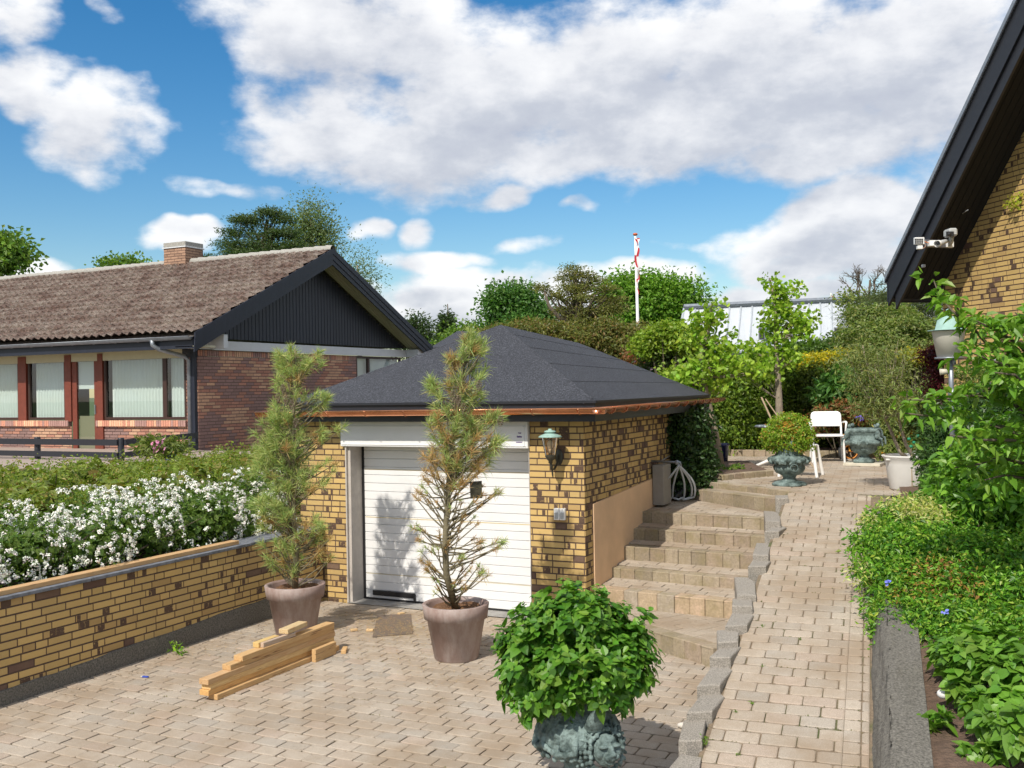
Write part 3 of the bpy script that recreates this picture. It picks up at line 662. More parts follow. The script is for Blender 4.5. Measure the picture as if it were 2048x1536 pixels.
# door: shutter box, slatted panel, jambs, black seal, grip
dr = MB(); k = 0
z = .02
while z < 1.84:
    h = .096; dr.box((-6.70, 9.775, z+.0025), (-4.443, 9.80, z+h-.0025), bev=.003); z += h
dr.box((-6.70, 9.79, .0), (-4.443, 9.81, 1.86))
door = dr.build('door_panel', M('white_metal'), g)
mb = MB()
for zz, c in ((1.52, (.60, .50, .30)), (.96, (.62, .52, .30)), (.30, (.60, .55, .42))): mb.box((-6.69, 9.7735, zz), (-4.45, 9.776, zz+.010), c)
mb.build('tape_stripe', M('paint_attr'), door)
mb = MB(); mb.box((-6.60, 9.755, .055), (-6.02, 9.774, .115), bev=.006); mb.box((-6.04, 9.75, .02), (-6.015, 9.774, .10), bev=.004); mb.build('door_handle', M('dark_plastic'), door)
mb = MB(); mb.box((-6.735, 9.77, 0), (-6.70, 9.80, 1.86)); mb.box((-6.735, 9.765, -.0), (-4.44, 9.80, .022)); mb.build('door_seal', M('dark_plastic'), door)
mb = MB(); mb.box((-6.782, 9.543, -.02), (-6.73, 9.83, 2.10)); mb.box((-6.782, 9.51, -.02), (-6.765, 9.545, 1.83)); mb.build('door_jamb', M('jamb_plaster'), g); mb = MB(); mb.box((-4.447, 9.53, -.02), (-4.44, 9.83, 2.1)); mb.build('door_jamb', M('jamb_plaster'), g)
mb = MB(); mb.box((-6.83, 9.49, 1.808), (-4.435, 9.72, 2.098), bev=.006)
mb.box((-6.81, 9.483, 2.035), (-4.455, 9.491, 2.045)); mb.box((-6.81, 9.483, 1.83), (-4.455, 9.491, 1.838)); mb.box((-4.48, 9.483, 1.83), (-4.472, 9.491, 2.045))
bx = mb.build('shutter_box', M('white_metal'), g)
mb = MB(); c = (.10, .04, .22)
for (x0, x1, z0, z1) in ((-4.545, -4.535, 1.968, 1.978), (-4.532, -4.515, 1.966, 1.978), (-4.513, -4.51, 1.97, 1.978), (-4.56, -4.553, 1.925, 1.945), (-4.55, -4.535, 1.925, 1.940), (-4.532, -4.52, 1.925, 1.942), (-4.517, -4.505, 1.925, 1.940), (-4.57, -4.50, 1.872, 1.880)):
    mb.box((x0, 9.487, z0), (x1, 9.4895, z1), c)
mb.build('sticker', M('paint_attr'), bx)
mb = MB(); mb.box((-6.73, 9.81, -.05), (-4.44, 9.9, 2.1)); mb.build('door_backing', M('dark_room'), g)
# ------------------------------------------------------------------ retaining wall on the left of the drive
RX = -7.14
t = thing('retaining_wall', 'long low yellow brick retaining wall with grey coping along the driveway', 'wall', (RX, 6.5, 0))
mw = MB(); mm = MB(); py = [(-3, -.05), (9.53, -.05), (9.53, .83), (-3, .83)]
bricks(mw, (RX, 0, 0), (0, 1, 0), (1, 0, 0), [py], RG, v0=-.037); flat(mm, (RX, 0, 0), (0, 1, 0), (1, 0, 0), [py]); mm.box((RX-.24, -3, -.05), (RX-.001, 9.53, .83))
w = mm.build('wall', M('mortar'), t); mw.build('brick_face', M('yellow_brick'), w)
mb = MB(); V = []
ys = np.linspace(-3, 8.58, 60)
for y in ys:
    h = .108+(y-5.3)*.034+.006*math.sin(y*5)+.004*math.sin(y*17); V += [(RX+.03+.004*math.sin(y*11), y, -.05), (RX+.026+.003*math.sin(y*7), y, h), (RX-.01, y, h+.01)]
mb.add(V, [[3*i+a_, 3*i+3+a_, 3*i+4+a_, 3*i+1+a_] for i in range(59) for a_ in (0, 1)]+[[177, 178, 179]]); mb.build('plinth', M('old_concrete'), t)
mb = MB()
y = -3
while y < 9.5:
    y2 = min(y+1.02, 9.53); mb.box((RX-.28, y+.003, .832), (RX+.045, y2-.003, .862), bev=.004); y = y2
mb.build('coping', M('slate_coping'), t)
mb = MB(); mb.box((RX-.115, -3, .863), (RX-.01, 8.12, .903), (.56, .37, .19), bev=.003); o = mb.build('wooden_plank', M('pine_timber')); tag(o, 'long sawn pine batten lying on the coping of the brick retaining wall', 'plank')
# ------------------------------------------------------------------ neighbour house on the left
HX, HY = -14.482, 15.309; HL = -27.0; HB = 24.15
h = thing('brick_house', 'red brown brick bungalow with mossy tiled roof and black boarded gable', 'house', (HX, HY, 1.1))
ZB, ZT = .9, 3.36
wx = (20.85-HY, 22.95-HY)                                           # window in the gable wall
mw = MB(); mm = MB(); zt2 = 3.205
gab = [[(0, ZB), (wx[0], ZB), (wx[0], zt2), (0, zt2)], [(wx[0], ZB), (wx[1], ZB), (wx[1], 1.75), (wx[0], 1.75)], [(wx[1], ZB), (HB-HY-.4, ZB), (HB-HY-.4, zt2), (wx[1], zt2)]]
gtop = [[(0, zt2+.001), (wx[0], zt2+.001), (wx[0], 3.33), (0, 3.33)]]
bricks(mw, (HX, HY, 0), (0, 1, 0), (1, 0, 0), gab, RG, pal=redmix, bond='third', proud=.004); flat(mm, (HX, HY, 0), (0, 1, 0), (1, 0, 0), gab+gtop)
bricks(mw, (HX, HY, 0), (0, 1, 0), (1, 0, 0), gtop, RG, pal=redmix, bond='half', proud=.006, H=.13, v0=zt2, L=.067)
fx = lambda px, py=760: pY(px, py, HY)[0]-HX
zs = pY(150, 841, HY)[2]; zs2 = pY(150, 853, HY)[2]
d0, d1 = fx(144, 850), fx(205, 850)
fac = [[(HL-HX, ZB), (d0, ZB), (d0, zs2), (HL-HX, zs2)], [(d1, ZB), (0, ZB), (0, zs2), (d1, zs2)]]
ep = fx(372)
fac2 = [[(ep, zs2+.001), (0, zs2+.001), (0, 3.33), (ep, 3.33)]]
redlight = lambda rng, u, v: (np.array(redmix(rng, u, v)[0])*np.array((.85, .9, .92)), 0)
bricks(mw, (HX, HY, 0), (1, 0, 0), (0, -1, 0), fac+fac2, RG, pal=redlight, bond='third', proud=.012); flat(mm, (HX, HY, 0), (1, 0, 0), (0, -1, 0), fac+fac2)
w = mm.build('wall', M('mortar_red'), h); mw.build('brick_face', M('red_brick'), w)
for a_, b_ in ((HL-HX, fx(141, 845)), (fx(196, 845), fx(373, 845))):
    u = a_; mb = MB()
    mb.box((HX+a_, HY-.06, zs2+.006), (HX+b_, HY+.04, zs-.006), (.3, .2, .17))
    while u < b_-.02: mb.box((HX+u+.004, HY-.07, zs2+.004), (HX+u+.063, HY+.05, zs-.0), np.array(redmix(RG, u, 0)[0])*1.3, bev=.004); u += .067
    mb.build('window_sill', M('red_brick'), h)
# gable boards, beam, rakes
ridge = np.array([HX, 19.24, 5.724+.0]); e0y, e1y, ezz = 14.70, 23.78, 3.56; tanr = (ridge[2]-ezz)/(ridge[1]-e0y)
mb = MB(); y = HY+.32
while y < HB-.45:
    zt = ridge[2]-.30-abs(y+.06-19.24)*tanr; zb = pX(440, 676, HX)[2]-.02
    if zt > zb+.03: mb.box((HX+.0, y+.006, zb), (HX+.026, y+.112, zt+.02), (1, 1, 1), bev=.003); mb.box((HX-.02, y-.01, zb), (HX+.008, y+.13, zt+.02))
    y += .118
mb.build('gable_boarding', M('navy_board'), h)
mb = MB(); mb.box((HX+.0, HY+.42, 3.335), (HX+.06, HB+.1, 3.53), bev=.004); mb.box((HX+.0, HY-.45, 3.345), (HX+.055, HY+.418, 3.62)); mb.box((HX+.06, HY+.30, 3.36), (HX+.42, HY+.42, 3.64), bev=.004); mb.box((HX+.06, 23.15, 3.34), (HX+.42, 23.27+.9, 3.54), bev=.004)
mb.build('gable_beam', M('white_board'), h)
bx_ = HX+.50
mb = MB()
for s_, ey in ((-1, e0y), (1, e1y)):
    for k, (d, th, ox) in enumerate(((-.02, .13, .03), (.11, .13, .015), (.24, .12, 0))):
        A = np.array([bx_+ox, ey, ezz+.06-d]); B = np.array([bx_+ox, 19.24, ridge[2]+.06-d])
        mb.extrude([A, B, B-np.array([0, 0, th]), A-np.array([0, 0, th])], (-.03-ox*.2, 0, 0))
mb.build('bargeboard', M('navy_board'), h)
mb = MB()                                                           # boarded soffit under the verge
for s_, ey in ((-1, e0y), (1, e1y)):
    for k in range(5):
        x0 = HX+.005+k*.096; n_ = np.array([0, 0, 1.0]); A = np.array([x0, ey, ezz-.20]); B = np.array([x0, 19.24, ridge[2]-.20])
        mb.extrude([A, B, B+np.array([0, 0, .02]), A+np.array([0, 0, .02])], (.088, 0, 0))
mb.build('soffit', M('cream_board'), h)
# eaves: boxed soffit, fascia board, gutter, downpipe
zf = pY(150, 715, HY)[2]
mb = MB(); mb.box((HL, e0y+.04, 3.36), (bx_-.05, HY+.02, 3.40)); mb.build('eaves_soffit', M('cream_board'), h)
mb = MB(); mb.box((HL, e0y+.0, 3.33), (bx_-.04, e0y+.04, 3.52)); mb.box((HL, HY-.03, 3.18), (HX-.0, HY+.03, 3.362)); mb.build('eaves_board', M('navy_board'), h)
mb = MB(); mb.box((HL, HY-.035, 3.181), (HX-.38, HY-.031, 3.36)); mb.build('eaves_frieze', M('cream_board'), h)
mb = MB(); gutter(mb, (HL, e0y-.07, 3.56), (bx_-.03, e0y-.07, 3.56), .065); gu = mb.build('gutter', M('zinc'), h, True)
k = HX-.3
while k > HL:
    mb = MB(); [mb.tube([(k, e0y-.07-.068*math.cos(t_), 3.56-.068*math.sin(t_)), (k, e0y-.07-.068*math.cos(t_+.4), 3.56-.068*math.sin(t_+.4))], .008, 4) for t_ in np.arange(0, 3, .4)]; mb.build('bracket', M('zinc'), gu); k -= .62
dx = pY(378, 760, HY-.1)[0]
mb = MB(); mb.tube([(dx-.38, e0y-.07, 3.52), (dx-.38, e0y-.07, 3.42), (dx-.30, e0y, 3.34), (dx-.05, HY-.17, 3.20), (dx, HY-.10, 3.12), (dx, HY-.09, .95)], [.055, .045, .042, .042, .042, .042], 12); mb.build('downpipe', M('zinc'), h, True)
mb = MB(); mb.box((HX-.11, HY-.09, ZB), (HX-.01, HY-.005, 3.36)); mb.build('corner_post', M('navy_board'), h)
# pantile roof: real relief
def pant(U_, V_):
    x = HL+(bx_-HL)*U_; sgn = 1; L_ = V_; y = e0y-.02+(19.24-e0y)*L_; z = ezz+.02+(ridge[2]-ezz)*L_
    ph = (x/.215) % 1; wv = .026*np.sin(ph*2*math.pi)+.010*np.sin(ph*4*math.pi); row = (L_*17) % 1; lift = .045*(1-row)
    j = .012*np.sin(np.floor(x/.215)*12.9+np.floor(L_*17)*78.2)
    return np.stack([x+.006*np.sin(np.floor(L_*17)*3.7), y-lift*.4, z+.05+wv+lift+j], 1)
mb = MB(); nv = 15*4+1; vv = np.sort(np.concatenate([np.arange(17)/17., np.arange(17)/17.+.3/17, np.arange(17)/17.+.65/17, np.arange(1, 18)/17.-.0012]))
uu = np.linspace(0, 1, int((bx_-HL)/.03)); Ug, Vg = np.meshgrid(uu, vv); P = pant(Ug.ravel(), Vg.ravel()); nu, nv = len(uu), len(vv); I, J = np.meshgrid(np.arange(nu-1), np.arange(nv-1)); b = (J*nu+I).ravel(); mb.add(P, np.stack([b, b+1, b+nu+1, b+nu], 1))
mb.add([(HL, 19.24, ridge[2]+.06), (bx_, 19.24, ridge[2]+.06), (bx_, e1y, ezz+.06), (HL, e1y, ezz+.06)], [[0, 1, 2, 3]])
mb.add([(HL, e0y, ezz-.01), (bx_-.05, e0y, ezz-.01), (bx_-.05, 19.24, ridge[2]-.01), (HL, 19.24, ridge[2]-.01)], [[0, 1, 2, 3]])
rf = mb.build('roof', M('old_roof_tile'), h)
mb = MB(); x = HL
while x < bx_-.05:
    x2 = min(x+.33, bx_); V = []
    for xx, r_ in ((x, .125), (x2+.02, .105)):
        for k in range(9): t_ = math.pi*k/8; V.append((xx, 19.24+r_*math.cos(t_), ridge[2]+.05+r_*math.sin(t_)))
    mb.add(V, [[k, k+1, 10+k, 9+k] for k in range(8)]+[list(range(9))]); x = x2
mb.build('ridge_tiles', M('stone_cap'), rf)
cx0, cx1 = pY(328, 520, 19.0)[0], pY(371, 520, 19.0)[0]; cz = pY(350, 496, 19.0)[2]; cz2 = pY(350, 484, 19.0)[2]
cy0, cy1 = 19.0, 19.0+.62
mw = MB(); mm = MB(); cw = cx1-cx0
chpal = lambda rng, u, v: (np.array((.40, .245, .165))*rng.uniform(.75, 1.1), 0)
bricks(mw, (cx0, cy0, 0), (1, 0, 0), (0, -1, 0), [[(0, 5.4), (cw, 5.4), (cw, cz), (0, cz)]], RG, pal=chpal, bond='half', proud=.006); bricks(mw, (cx1, cy0, 0), (0, 1, 0), (1, 0, 0), [[(0, 5.4), (.62, 5.4), (.62, cz), (0, cz)]], RG, pal=chpal, bond='half', proud=.006)
mm.box((cx0+.001, cy0+.001, 5.3), (cx1-.001, cy1, cz)); ch = mm.build('chimney', M('mortar_red'), rf)
# (the chimney's brick skin and cap belong to the roof as its own pieces)
mw.build('chimney_bricks', M('red_brick'), rf)
mb = MB(); mb.box((cx0-.03, cy0-.03, cz), (cx1+.03, cy1+.03, cz+.03), bev=.004); mb.build('chimney_flashing', M('white_board'), rf)
mb = MB(); mb.box((cx0-.01, cy0-.01, cz+.031), (cx1+.01, cy1+.01, cz2), bev=.01); mb.build('chimney_cap', M('stone_cap'), rf)
# windows and door of the long front
def sheet_blind(mb, x0, x1, z0, z1, y, pitch=.09, amp=.018):
    n = max(2, int((x1-x0)/pitch*6)); xs = np.linspace(x0, x1, n); V = []
    for z in (z0, z1):
        for x in xs: V.append((x, y+amp*math.sin(2*math.pi*(x-x0)/pitch), z))
    mb.add(V, [[i, i+1, n+i+1, n+i] for i in range(n-1)])
def window(parent, gl, fr_, outer, blind=True, room=.5):
    """gl: glass boxes (x0,z0,x1,z1); outer: frame outline; all on the front wall"""
    x0, z0, x1, z1 = outer; mb = MB(); yf = HY-.02
    mb.box((x0, yf, z0), (x1, yf+.05, z0+.055)); mb.box((x0, yf, z1-.05), (x1, yf+.05, z1)); mb.box((x0, yf, z0+.056), (x0+.05, yf+.05, z1-.051)); mb.box((x1-.05, yf, z0+.056), (x1, yf+.05, z1-.051))
    for a_, b_ in fr_: mb.box((a_, yf+.002, z0+.056), (b_, yf+.052, z1-.051))
    f = mb.build('window', M('dark_frame'), parent)
    mb = MB(); mb.box((x0+.01, HY+.60, z0), (x1-.01, HY+.62, z1)); mb.build('room_back', M('dark_room'), f)
    mb = MB()
    for (a_, b_, c_, d_) in gl: mb.add([(a_, yf+.02, b_), (c_, yf+.02, b_), (c_, yf+.02, d_), (a_, yf+.02, d_)], [[0, 1, 2, 3]])
    mb.build('pane', M('window_glass'), f)
    if blind:
        mb = MB()
        for (a_, b_, c_, d_) in gl: sheet_blind(mb, a_-.02, c_+.02, b_-.02, d_+.02, HY+.12)
        mb.build('blind', M('blind'), f, True)
    return f
def fp(x, y): p = pY(x, y, HY-.02); return p[0], p[2]
zb_ = fp(200, 833)[1]; zt_ = fp(200, 714)[1]
def G(xa, xb): return (fp(xa, 770)[0], zb_, fp(xb, 770)[0], zt_)
def O(xa, xb): return (fp(xa, 770)[0], zb_-.07, fp(xb, 770)[0], zt_+.06)
window(h, [G(216, 324), G(334, 368)], [(fp(325, 770)[0], fp(333, 770)[0])], O(208, 372))
window(h, [G(63, 129)], [], O(56, 131)); window(h, [G(-60, 37)], [], O(-66, 38)); window(h, [G(-200, -80)], [], O(-206, -76))
for a_, b_ in ((38, 54), (131, 144), (-75, -67), (197, 207)):
    mb = MB(); mb.box((fp(a_, 770)[0], HY-.05, zs-.02 if a_ != 197 else ZB), (fp(b_, 770)[0], HY+.03, zt_+.07)); mb.build('mullion_post', M('red_frame'), h)
mb = MB(); mb.box((HL, HY-.012, zt_+.061), (fp(372, 770)[0], HY+.02, 3.19)); mb.build('window_header', M('dark_frame'), h)
dx0, dx1 = fp(145, 770)[0], fp(196, 770)[0]; gx0, gx1 = fp(154, 770)[0], fp(189, 770)[0]; dz = fp(170, 719)[1]; db = fp(170, 898)[1]
mb = MB(); mb.box((dx0, HY-.03, ZB), (gx0, HY+.02, zt_+.06)); mb.box((gx1, HY-.03, ZB), (dx1, HY+.02, zt_+.06)); mb.box((gx0, HY-.03, dz), (gx1, HY+.02, zt_+.06)); mb.box((gx0, HY-.03, ZB), (gx1, HY+.02, db))
d = mb.build('door', M('red_frame'), h)
mb = MB(); mb.add([(gx0, HY-.01, db), (gx1, HY-.01, db), (gx1, HY-.01, dz), (gx0, HY-.01, dz)], [[0, 1, 2, 3]]); mb.build('pane', M('window_glass'), d)
mb = MB(); mb.box((gx0, HY+.03, fp(170, 778)[1]), (gx1, HY+.035, dz)); mb.build('roller_blind', M('blind'), d); mb = MB(); mb.box((gx0, HY+.04, db), (gx1, HY+.05, fp(170, 832)[1])); mb.build('door_curtain', mat('beige_panel', (.30, .28, .19), rough=.7), d)
mb = MB(); mb.box((gx0, HY+.60, db), (gx1, HY+.62, dz)); mb.build('room_back', M('dark_room'), d)
mb = MB(); mb.box((gx1+.03, HY-.055, db+.75), (gx1+.05, HY-.03, db+.95)); mb.build('handle', M('zinc'), d)
# gable window
a_, b_ = HY+wx[0], HY+wx[1]
mb = MB(); 
for y0, y1 in ((a_, a_+.05), (b_-.05, b_), (a_+.52, a_+.60)): mb.box((HX-.06, y0, 1.75), (HX+.0, y1, 3.33))
mb.box((HX-.06, a_+.051, 3.27), (HX-.002, b_-.051, 3.33)); f = mb.build('window', M('dark_frame'), h)
mb = MB(); mb.add([(HX-.03, a_, 1.75), (HX-.03, b_, 1.75), (HX-.03, b_, 3.3), (HX-.03, a_, 3.3)], [[0, 1, 2, 3]]); mb.build('pane', M('window_glass'), f)
mb = MB(); mb.add([(HX-.12, a_, 1.75), (HX-.12, b_, 1.75), (HX-.12, b_, 3.3), (HX-.12, a_, 3.3)], [[0, 1, 2, 3]]); mb.build('blind', M('blind'), f)
# black post and rail fence in front of the deck
t = thing('post_and_rail_fence', 'black painted wooden post and rail fence in front of the bungalow', 'fence', (-15, 13, 1.1))
ft = pY(75, 875, 12.6)[2]; 
fpnt = [pY(x, 890, 12.6) for x in (-160, 75, 242)]+[pY(388, 880, 15.0)]
for p in fpnt[:3]:
    mb = MB(); mb.lathe([(.001, ft+.01), (.05, ft+.01), (.055, ft-.01), (.055, .7)], (p[0], p[1], 0), 14); mb.build('post', M('black_paint'), t, True)
for (za, zb) in ((878, 890), (903, 914)):
    z1, z0 = pY(150, za, 12.55)[2], pY(150, zb, 12.55)[2]
    for A, B in zip(fpnt[:-1], fpnt[1:]):
        A = np.array([A[0], A[1], 0]); B = np.array([B[0], B[1], 0]); u = B-A; u /= np.linalg.norm(u); s_ = np.array([u[1], -u[0], 0])
        mb = MB(); mb.extrude([A+s_*.06+(0, 0, z0), B+s_*.06+(0, 0, z0), B+s_*.06+(0, 0, z1), A+s_*.06+(0, 0, z1)], s_*.035); mb.build('rail', M('black_paint'), t)
# ------------------------------------------------------------------ the yellow brick house on the right
an = math.radians(39); hd = np.array([-math.sin(an), math.cos(an), 0]); hn = np.array([-hd[1], hd[0], 0]); HC = pD(1888, 700, 14.3); HC[2] = 0
t = thing('yellow_brick_house', 'yellow brick house with steep black verge on the right', 'house', tuple(HC))
# u runs from the far corner towards the viewer
U = -hd; sl_ = 1.108; ang2 = math.atan(sl_)
def hp(u, v, o=0.0): return HC+U*u+np.array([0, 0, v])+hn*o
tip = [None]; tv = pD(1775, 562, 14.3)
rr_ = ray(1775, 562); tt = ((HC+hn*.8-EYE)@hn)/(rr_@hn); TP = EYE+rr_*tt; tu = (TP-HC)@U; tz = TP[2]     # low tip of the verge
wallpoly = [(0, .9), (7.5, .9), (7.5, 12), (3.0, tz+sl_*(3.0-tu)-.55), (0, tz+sl_*(0-tu)-.55)]
wallpoly = [(0, .9), (7.5, .9), (7.5, tz+sl_*(7.5-tu)-.26), (0, tz+sl_*(0-tu)-.26)]
mw = MB(); mm = MB(); bricks(mw, HC, U, hn, [wallpoly], RG, v0=.01); flat(mm, HC, U, hn, [wallpoly])
flat(mm, HC, -hn, hd, [[(0, .9), (6, .9), (6, tz+sl_*(0-tu)-.5), (0, tz+sl_*(0-tu)-.5)]])
w = mm.build('wall', M('mortar'), t); mw.build('brick_face', M('yellow_brick'), w)
mb = MB()
def rake(o0, o1, d0, d1, e0=0.0):                                    # board along the verge: offset range, depth below the roof line
    A0, B0 = (tu+e0, tz+sl_*e0), (7.9, tz+sl_*(7.9-tu))
    P = [hp(A0[0], A0[1]-d0, o0), hp(B0[0], B0[1]-d0, o0), hp(B0[0], B0[1]-d1, o0), hp(A0[0]+.0, A0[1]-d1, o0)]
    mb.extrude(P, hn*(o1-o0))
rake(.77, .80, .0, .36); rake(.73, .765, .28, .56, .13)
mb.build('bargeboard', M('black_paint'), t)
mb = MB()
def sof(d, o0, o1, e0=0.02): 
    P = [hp(tu+e0, tz+sl_*e0-d, o0), hp(7.9, tz+sl_*(7.9-tu)-d, o0), hp(7.9, tz+sl_*(7.9-tu)-d, o1), hp(tu+e0, tz+sl_*e0-d, o1)]; return P
for k in range(7): mb.extrude(sof(.28, .02+k*.10, .112+k*.10), (0, 0, .03))
zb2 = pD(1830, 589, 13.9)[2]
# boarded end under the eaves, between verge and wall
e1 = 0.0
mb.extrude([hp(tu+.12, tz-.32, .70), hp(0.0, tz-.32, .70), hp(0.0, tz-.32, -.3), hp(tu+.12, tz-.32, -.3)], (0, 0, .02))
mb.extrude([hp(tu+.10, tz-.35, -.02), hp(.002, tz-.35, -.02), hp(.002, tz+sl_*(0-tu)-.28, -.02)], hn*-.05)
mb.build('soffit', mat('black_stain', (.006, .006, .007), rough=.8), t)
mb = MB(); P = [hp(tu-.03, tz+.005-.03, .83), hp(7.9, tz+sl_*(7.9-tu)+.005, .83), hp(7.9, tz+sl_*(7.9-tu)+.005, -9), hp(tu-.03, tz+.005-.03, -9)]; mb.extrude(P, (0, 0, .07))
rf = mb.build('roof', M('roof_felt'), t)
mb = MB(); P = [hp(tu-.02, tz-.01+.02, .80), hp(7.9, tz+sl_*(7.9-tu)+.03, .80), hp(7.9, tz+sl_*(7.9-tu)+.105, .80), hp(tu-.02, tz+.085, .80)]; mb.extrude(P, hn*.035); mb.build('verge_trim', M('zinc'), rf)
mb = MB(); mb.extrude([hp(tu-.02, tz-.30, .80), hp(tu+.02, tz-.30, .80), hp(tu+.02, tz+.0, .80), hp(tu-.02, tz-.03, .80)], -hn*9.5); mb.build('eaves_board', M('black_paint'), t)
YH = dict(tu=tu, tz=tz)
# dormer-roofed house with standing seam metal far behind
t = thing('metal_roofed_house', 'distant house with pale silver standing seam metal roof', 'house', (-7, 38, 1))
sA, sB, sC, sD = pD(1368, 617, 36), pD(1352, 700, 35), pD(1760, 716, 35.5), pD(1752, 598, 36.5)
mb = MB(); n = 17
for k in range(n):
    a0, a1 = k/n, (k+1)/n; p, q = sB*(1-a0)+sC*a0, sB*(1-a1)+sC*a1; r_, s_ = sA*(1-a1)+sD*a1, sA*(1-a0)+sD*a0; mb.extrude([p, q, r_, s_], (.1, .3, -.02), (1, 1, 1)); 
    mb.tube([p+np.array([0, -.03, 0]), s_+np.array([0, -.03, 0])], .035, 4)
rf = mb.build('roof', M('silver_roof'), t)
mb = MB(); mb.tube([sA+(0, -.03, .06), sD+(0, -.03, .06)], .10, 6); mb.tube([sB+(0, -.1, -.02), sC+(0, -.1, -.02)], .08, 6); mb.build('roof_edge', M('zinc'), rf)
mb = MB(); mb.extrude([sB+(.2, .3, -.1), sC+(0, .3, -.1), sC+(0, .3, -3.5), sB+(.2, .3, -3.5)], (0, 5, 0)); mb.extrude([sA+(.1, .1, 0), sD+(0, .1, 0), sC+(0, 5, .5), sB+(0, 5, .5)], (0, 0, -.1)); mb.build('wall', M('dark_frame'), t)
for (x0, y0, x1, y1) in ((1416, 672, 1433, 690), (1520, 655, 1535, 680), (1670, 655, 1690, 685)):
    a_, b_ = pD(x0, y1, 34.9), pD(x1, y0, 34.9); mb = MB(); mb.box((a_[0], a_[1]-.25, a_[2]), (b_[0], a_[1]+.5, b_[2])); wn = mb.build('roof_window', M('zinc'), t)
    mb = MB(); mb.box((a_[0]+.04, a_[1]-.28, a_[2]+.04), (b_[0]-.04, a_[1]-.255, b_[2]-.04)); mb.build('pane', M('lens_black'), wn)
# grey hipped roof of a low building behind the bungalow
t = thing('garden_building', 'low grey slate roofed building behind the garage roof', 'house', (-14.0, 27, 2))
A, B, C, D = pD(862, 694, 30), pD(1010, 694, 29), pD(985, 662, 31), pD(915, 662, 32)
mb = MB(); mb.extrude([A, B, C, D], (0, 0, -.15)); mb.build('roof', M('roof_felt'), t)
mb = MB(); mb.box((A[0]+.3, A[1]+.3, .5), (B[0]-.2, B[1]+3, A[2]-.02)); mb.build('wall', M('white_board'), t)
# ------------------------------------------------------------------ timber stacked on the drive
def beam(x0, x1, y0, y1, z0, z1, rot, label, name='timber_beam', cat='timber', col=(.60, .40, .19), group='sawn timber left on the driveway'):
    c = np.array([(x0+x1)/2, (y0+y1)/2, 0]); Mx = Matrix.Translation(Vector(c)) @ Matrix.Rotation(rot, 4, 'Z')
    k = RG.uniform(.9, 1.08); mb = MB(); mb.box((x0-c[0], y0-c[1], z0+.0005), (x1-c[0], y1-c[1], z1-.0005), np.array(col)*k, Mx, bev=.0025)
    o = mb.build(name, M('pine_timber')); tag(o, label, cat, group); return o
bx0 = -5.745
beam(bx0+.03, bx0+.125, 6.10, 7.74, 0, .045, 0, 'bottom beam of the timber stack, set back with a dark end')
beam(bx0-.01, bx0+.085, 6.04, 7.73, .045, .09, .004, 'orange ended beam second from the ground in the timber stack', col=(.66, .40, .15))
beam(bx0, bx0+.095, 6.06, 7.70, .09, .135, -.003, 'yellow ended beam third from the ground in the timber stack', col=(.68, .48, .22))
beam(bx0, bx0+.095, 6.03, 7.72, .135, .18, .002, 'brown ended beam fourth from the ground in the timber stack', col=(.55, .37, .20))
beam(bx0+.0, bx0+.09, 6.30, 7.71, .18, .225, -.006, 'yellow ended beam fifth from the ground, starting behind the first')
beam(bx0+.01, bx0+.105, 6.42, 7.70, .225, .27, .004, 'uppermost long beam of the timber stack')
beam(bx0-.005, bx0+.06, 6.68, 6.95, .27, .315, -.02, 'short yellow ended offcut lying on top of the timber stack', 'timber_offcut', col=(.68, .50, .2))
beam(bx0+.065, bx0+.10, 6.70, 7.12, .27, .312, -.03, 'short grey topped offcut lying along the edge of the timber stack', 'timber_offcut', col=(.48, .40, .33))
beam(bx0+.00, bx0+.095, 7.0, 7.32, .316, .358, .10, 'short grey sided offcut on the very top of the timber stack', 'timber_offcut', col=(.58, .46, .26))
beam(bx0+.135, bx0+.18, 7.30, 7.62, 0, .115, .02, 'offcut standing on edge against the side of the timber stack', 'timber_offcut')
beam(bx0+.185, bx0+.23, 7.63, 7.78, 0, .035, .5, 'tiny offcut lying beside the end of the timber stack', 'timber_offcut')
for (x, y, r, l_) in ((740, 1262, .3, 'small wood chip lying alone near the garage door mat'), (802, 1229, 1.2, 'small pale wood block by the threshold of the garage door'), (708, 1262, .9, 'wood chip on the bricks between pot and stack')):
    p = pZ(x, y, 0); beam(p[0]-.035, p[0]+.035, p[1]-.02, p[1]+.02, 0, .022, r, l_, 'wood_chip', 'wood chip', (.66, .48, .26), 'wood chips scattered near the garage door')
p = pZ(785, 1258, 0); mb = MB(); q = [pZ(x, y, 0) for x, y in ((755, 1232), (822, 1229), (826, 1268), (745, 1275))]; mb.prism([(v[0], v[1]) for v in q], .001, .008, (.15, .115, .09)); o = mb.build('doormat', M('matte_attr')); tag(o, 'flat dark brown mat on the bricks before the garage door', 'mat')
p = pZ(291, 1355, 0); mb = MB(); Mx = Matrix.Translation(Vector(p)) @ Matrix.Rotation(.2, 4, 'Z'); mb.box((-.028, -.011, .001), (.028, .011, .013), (.02, .06, .40), Mx, bev=.003); mb.box((-.044, -.010, .001), (-.029, .010, .012), (.6, .6, .6), Mx, bev=.002)
o = mb.build('cigarette_lighter', M('paint_attr')); tag(o, 'small blue cigarette lighter dropped on the driveway', 'lighter')
def remesh(o, vox, smooth=4):
    m = o.modifiers.new('r', 'REMESH'); m.mode = 'VOXEL'; m.voxel_size = vox; m.use_smooth_shade = True
    if smooth: s = o.modifiers.new('s', 'SMOOTH'); s.iterations = smooth; s.factor = .5
    return o
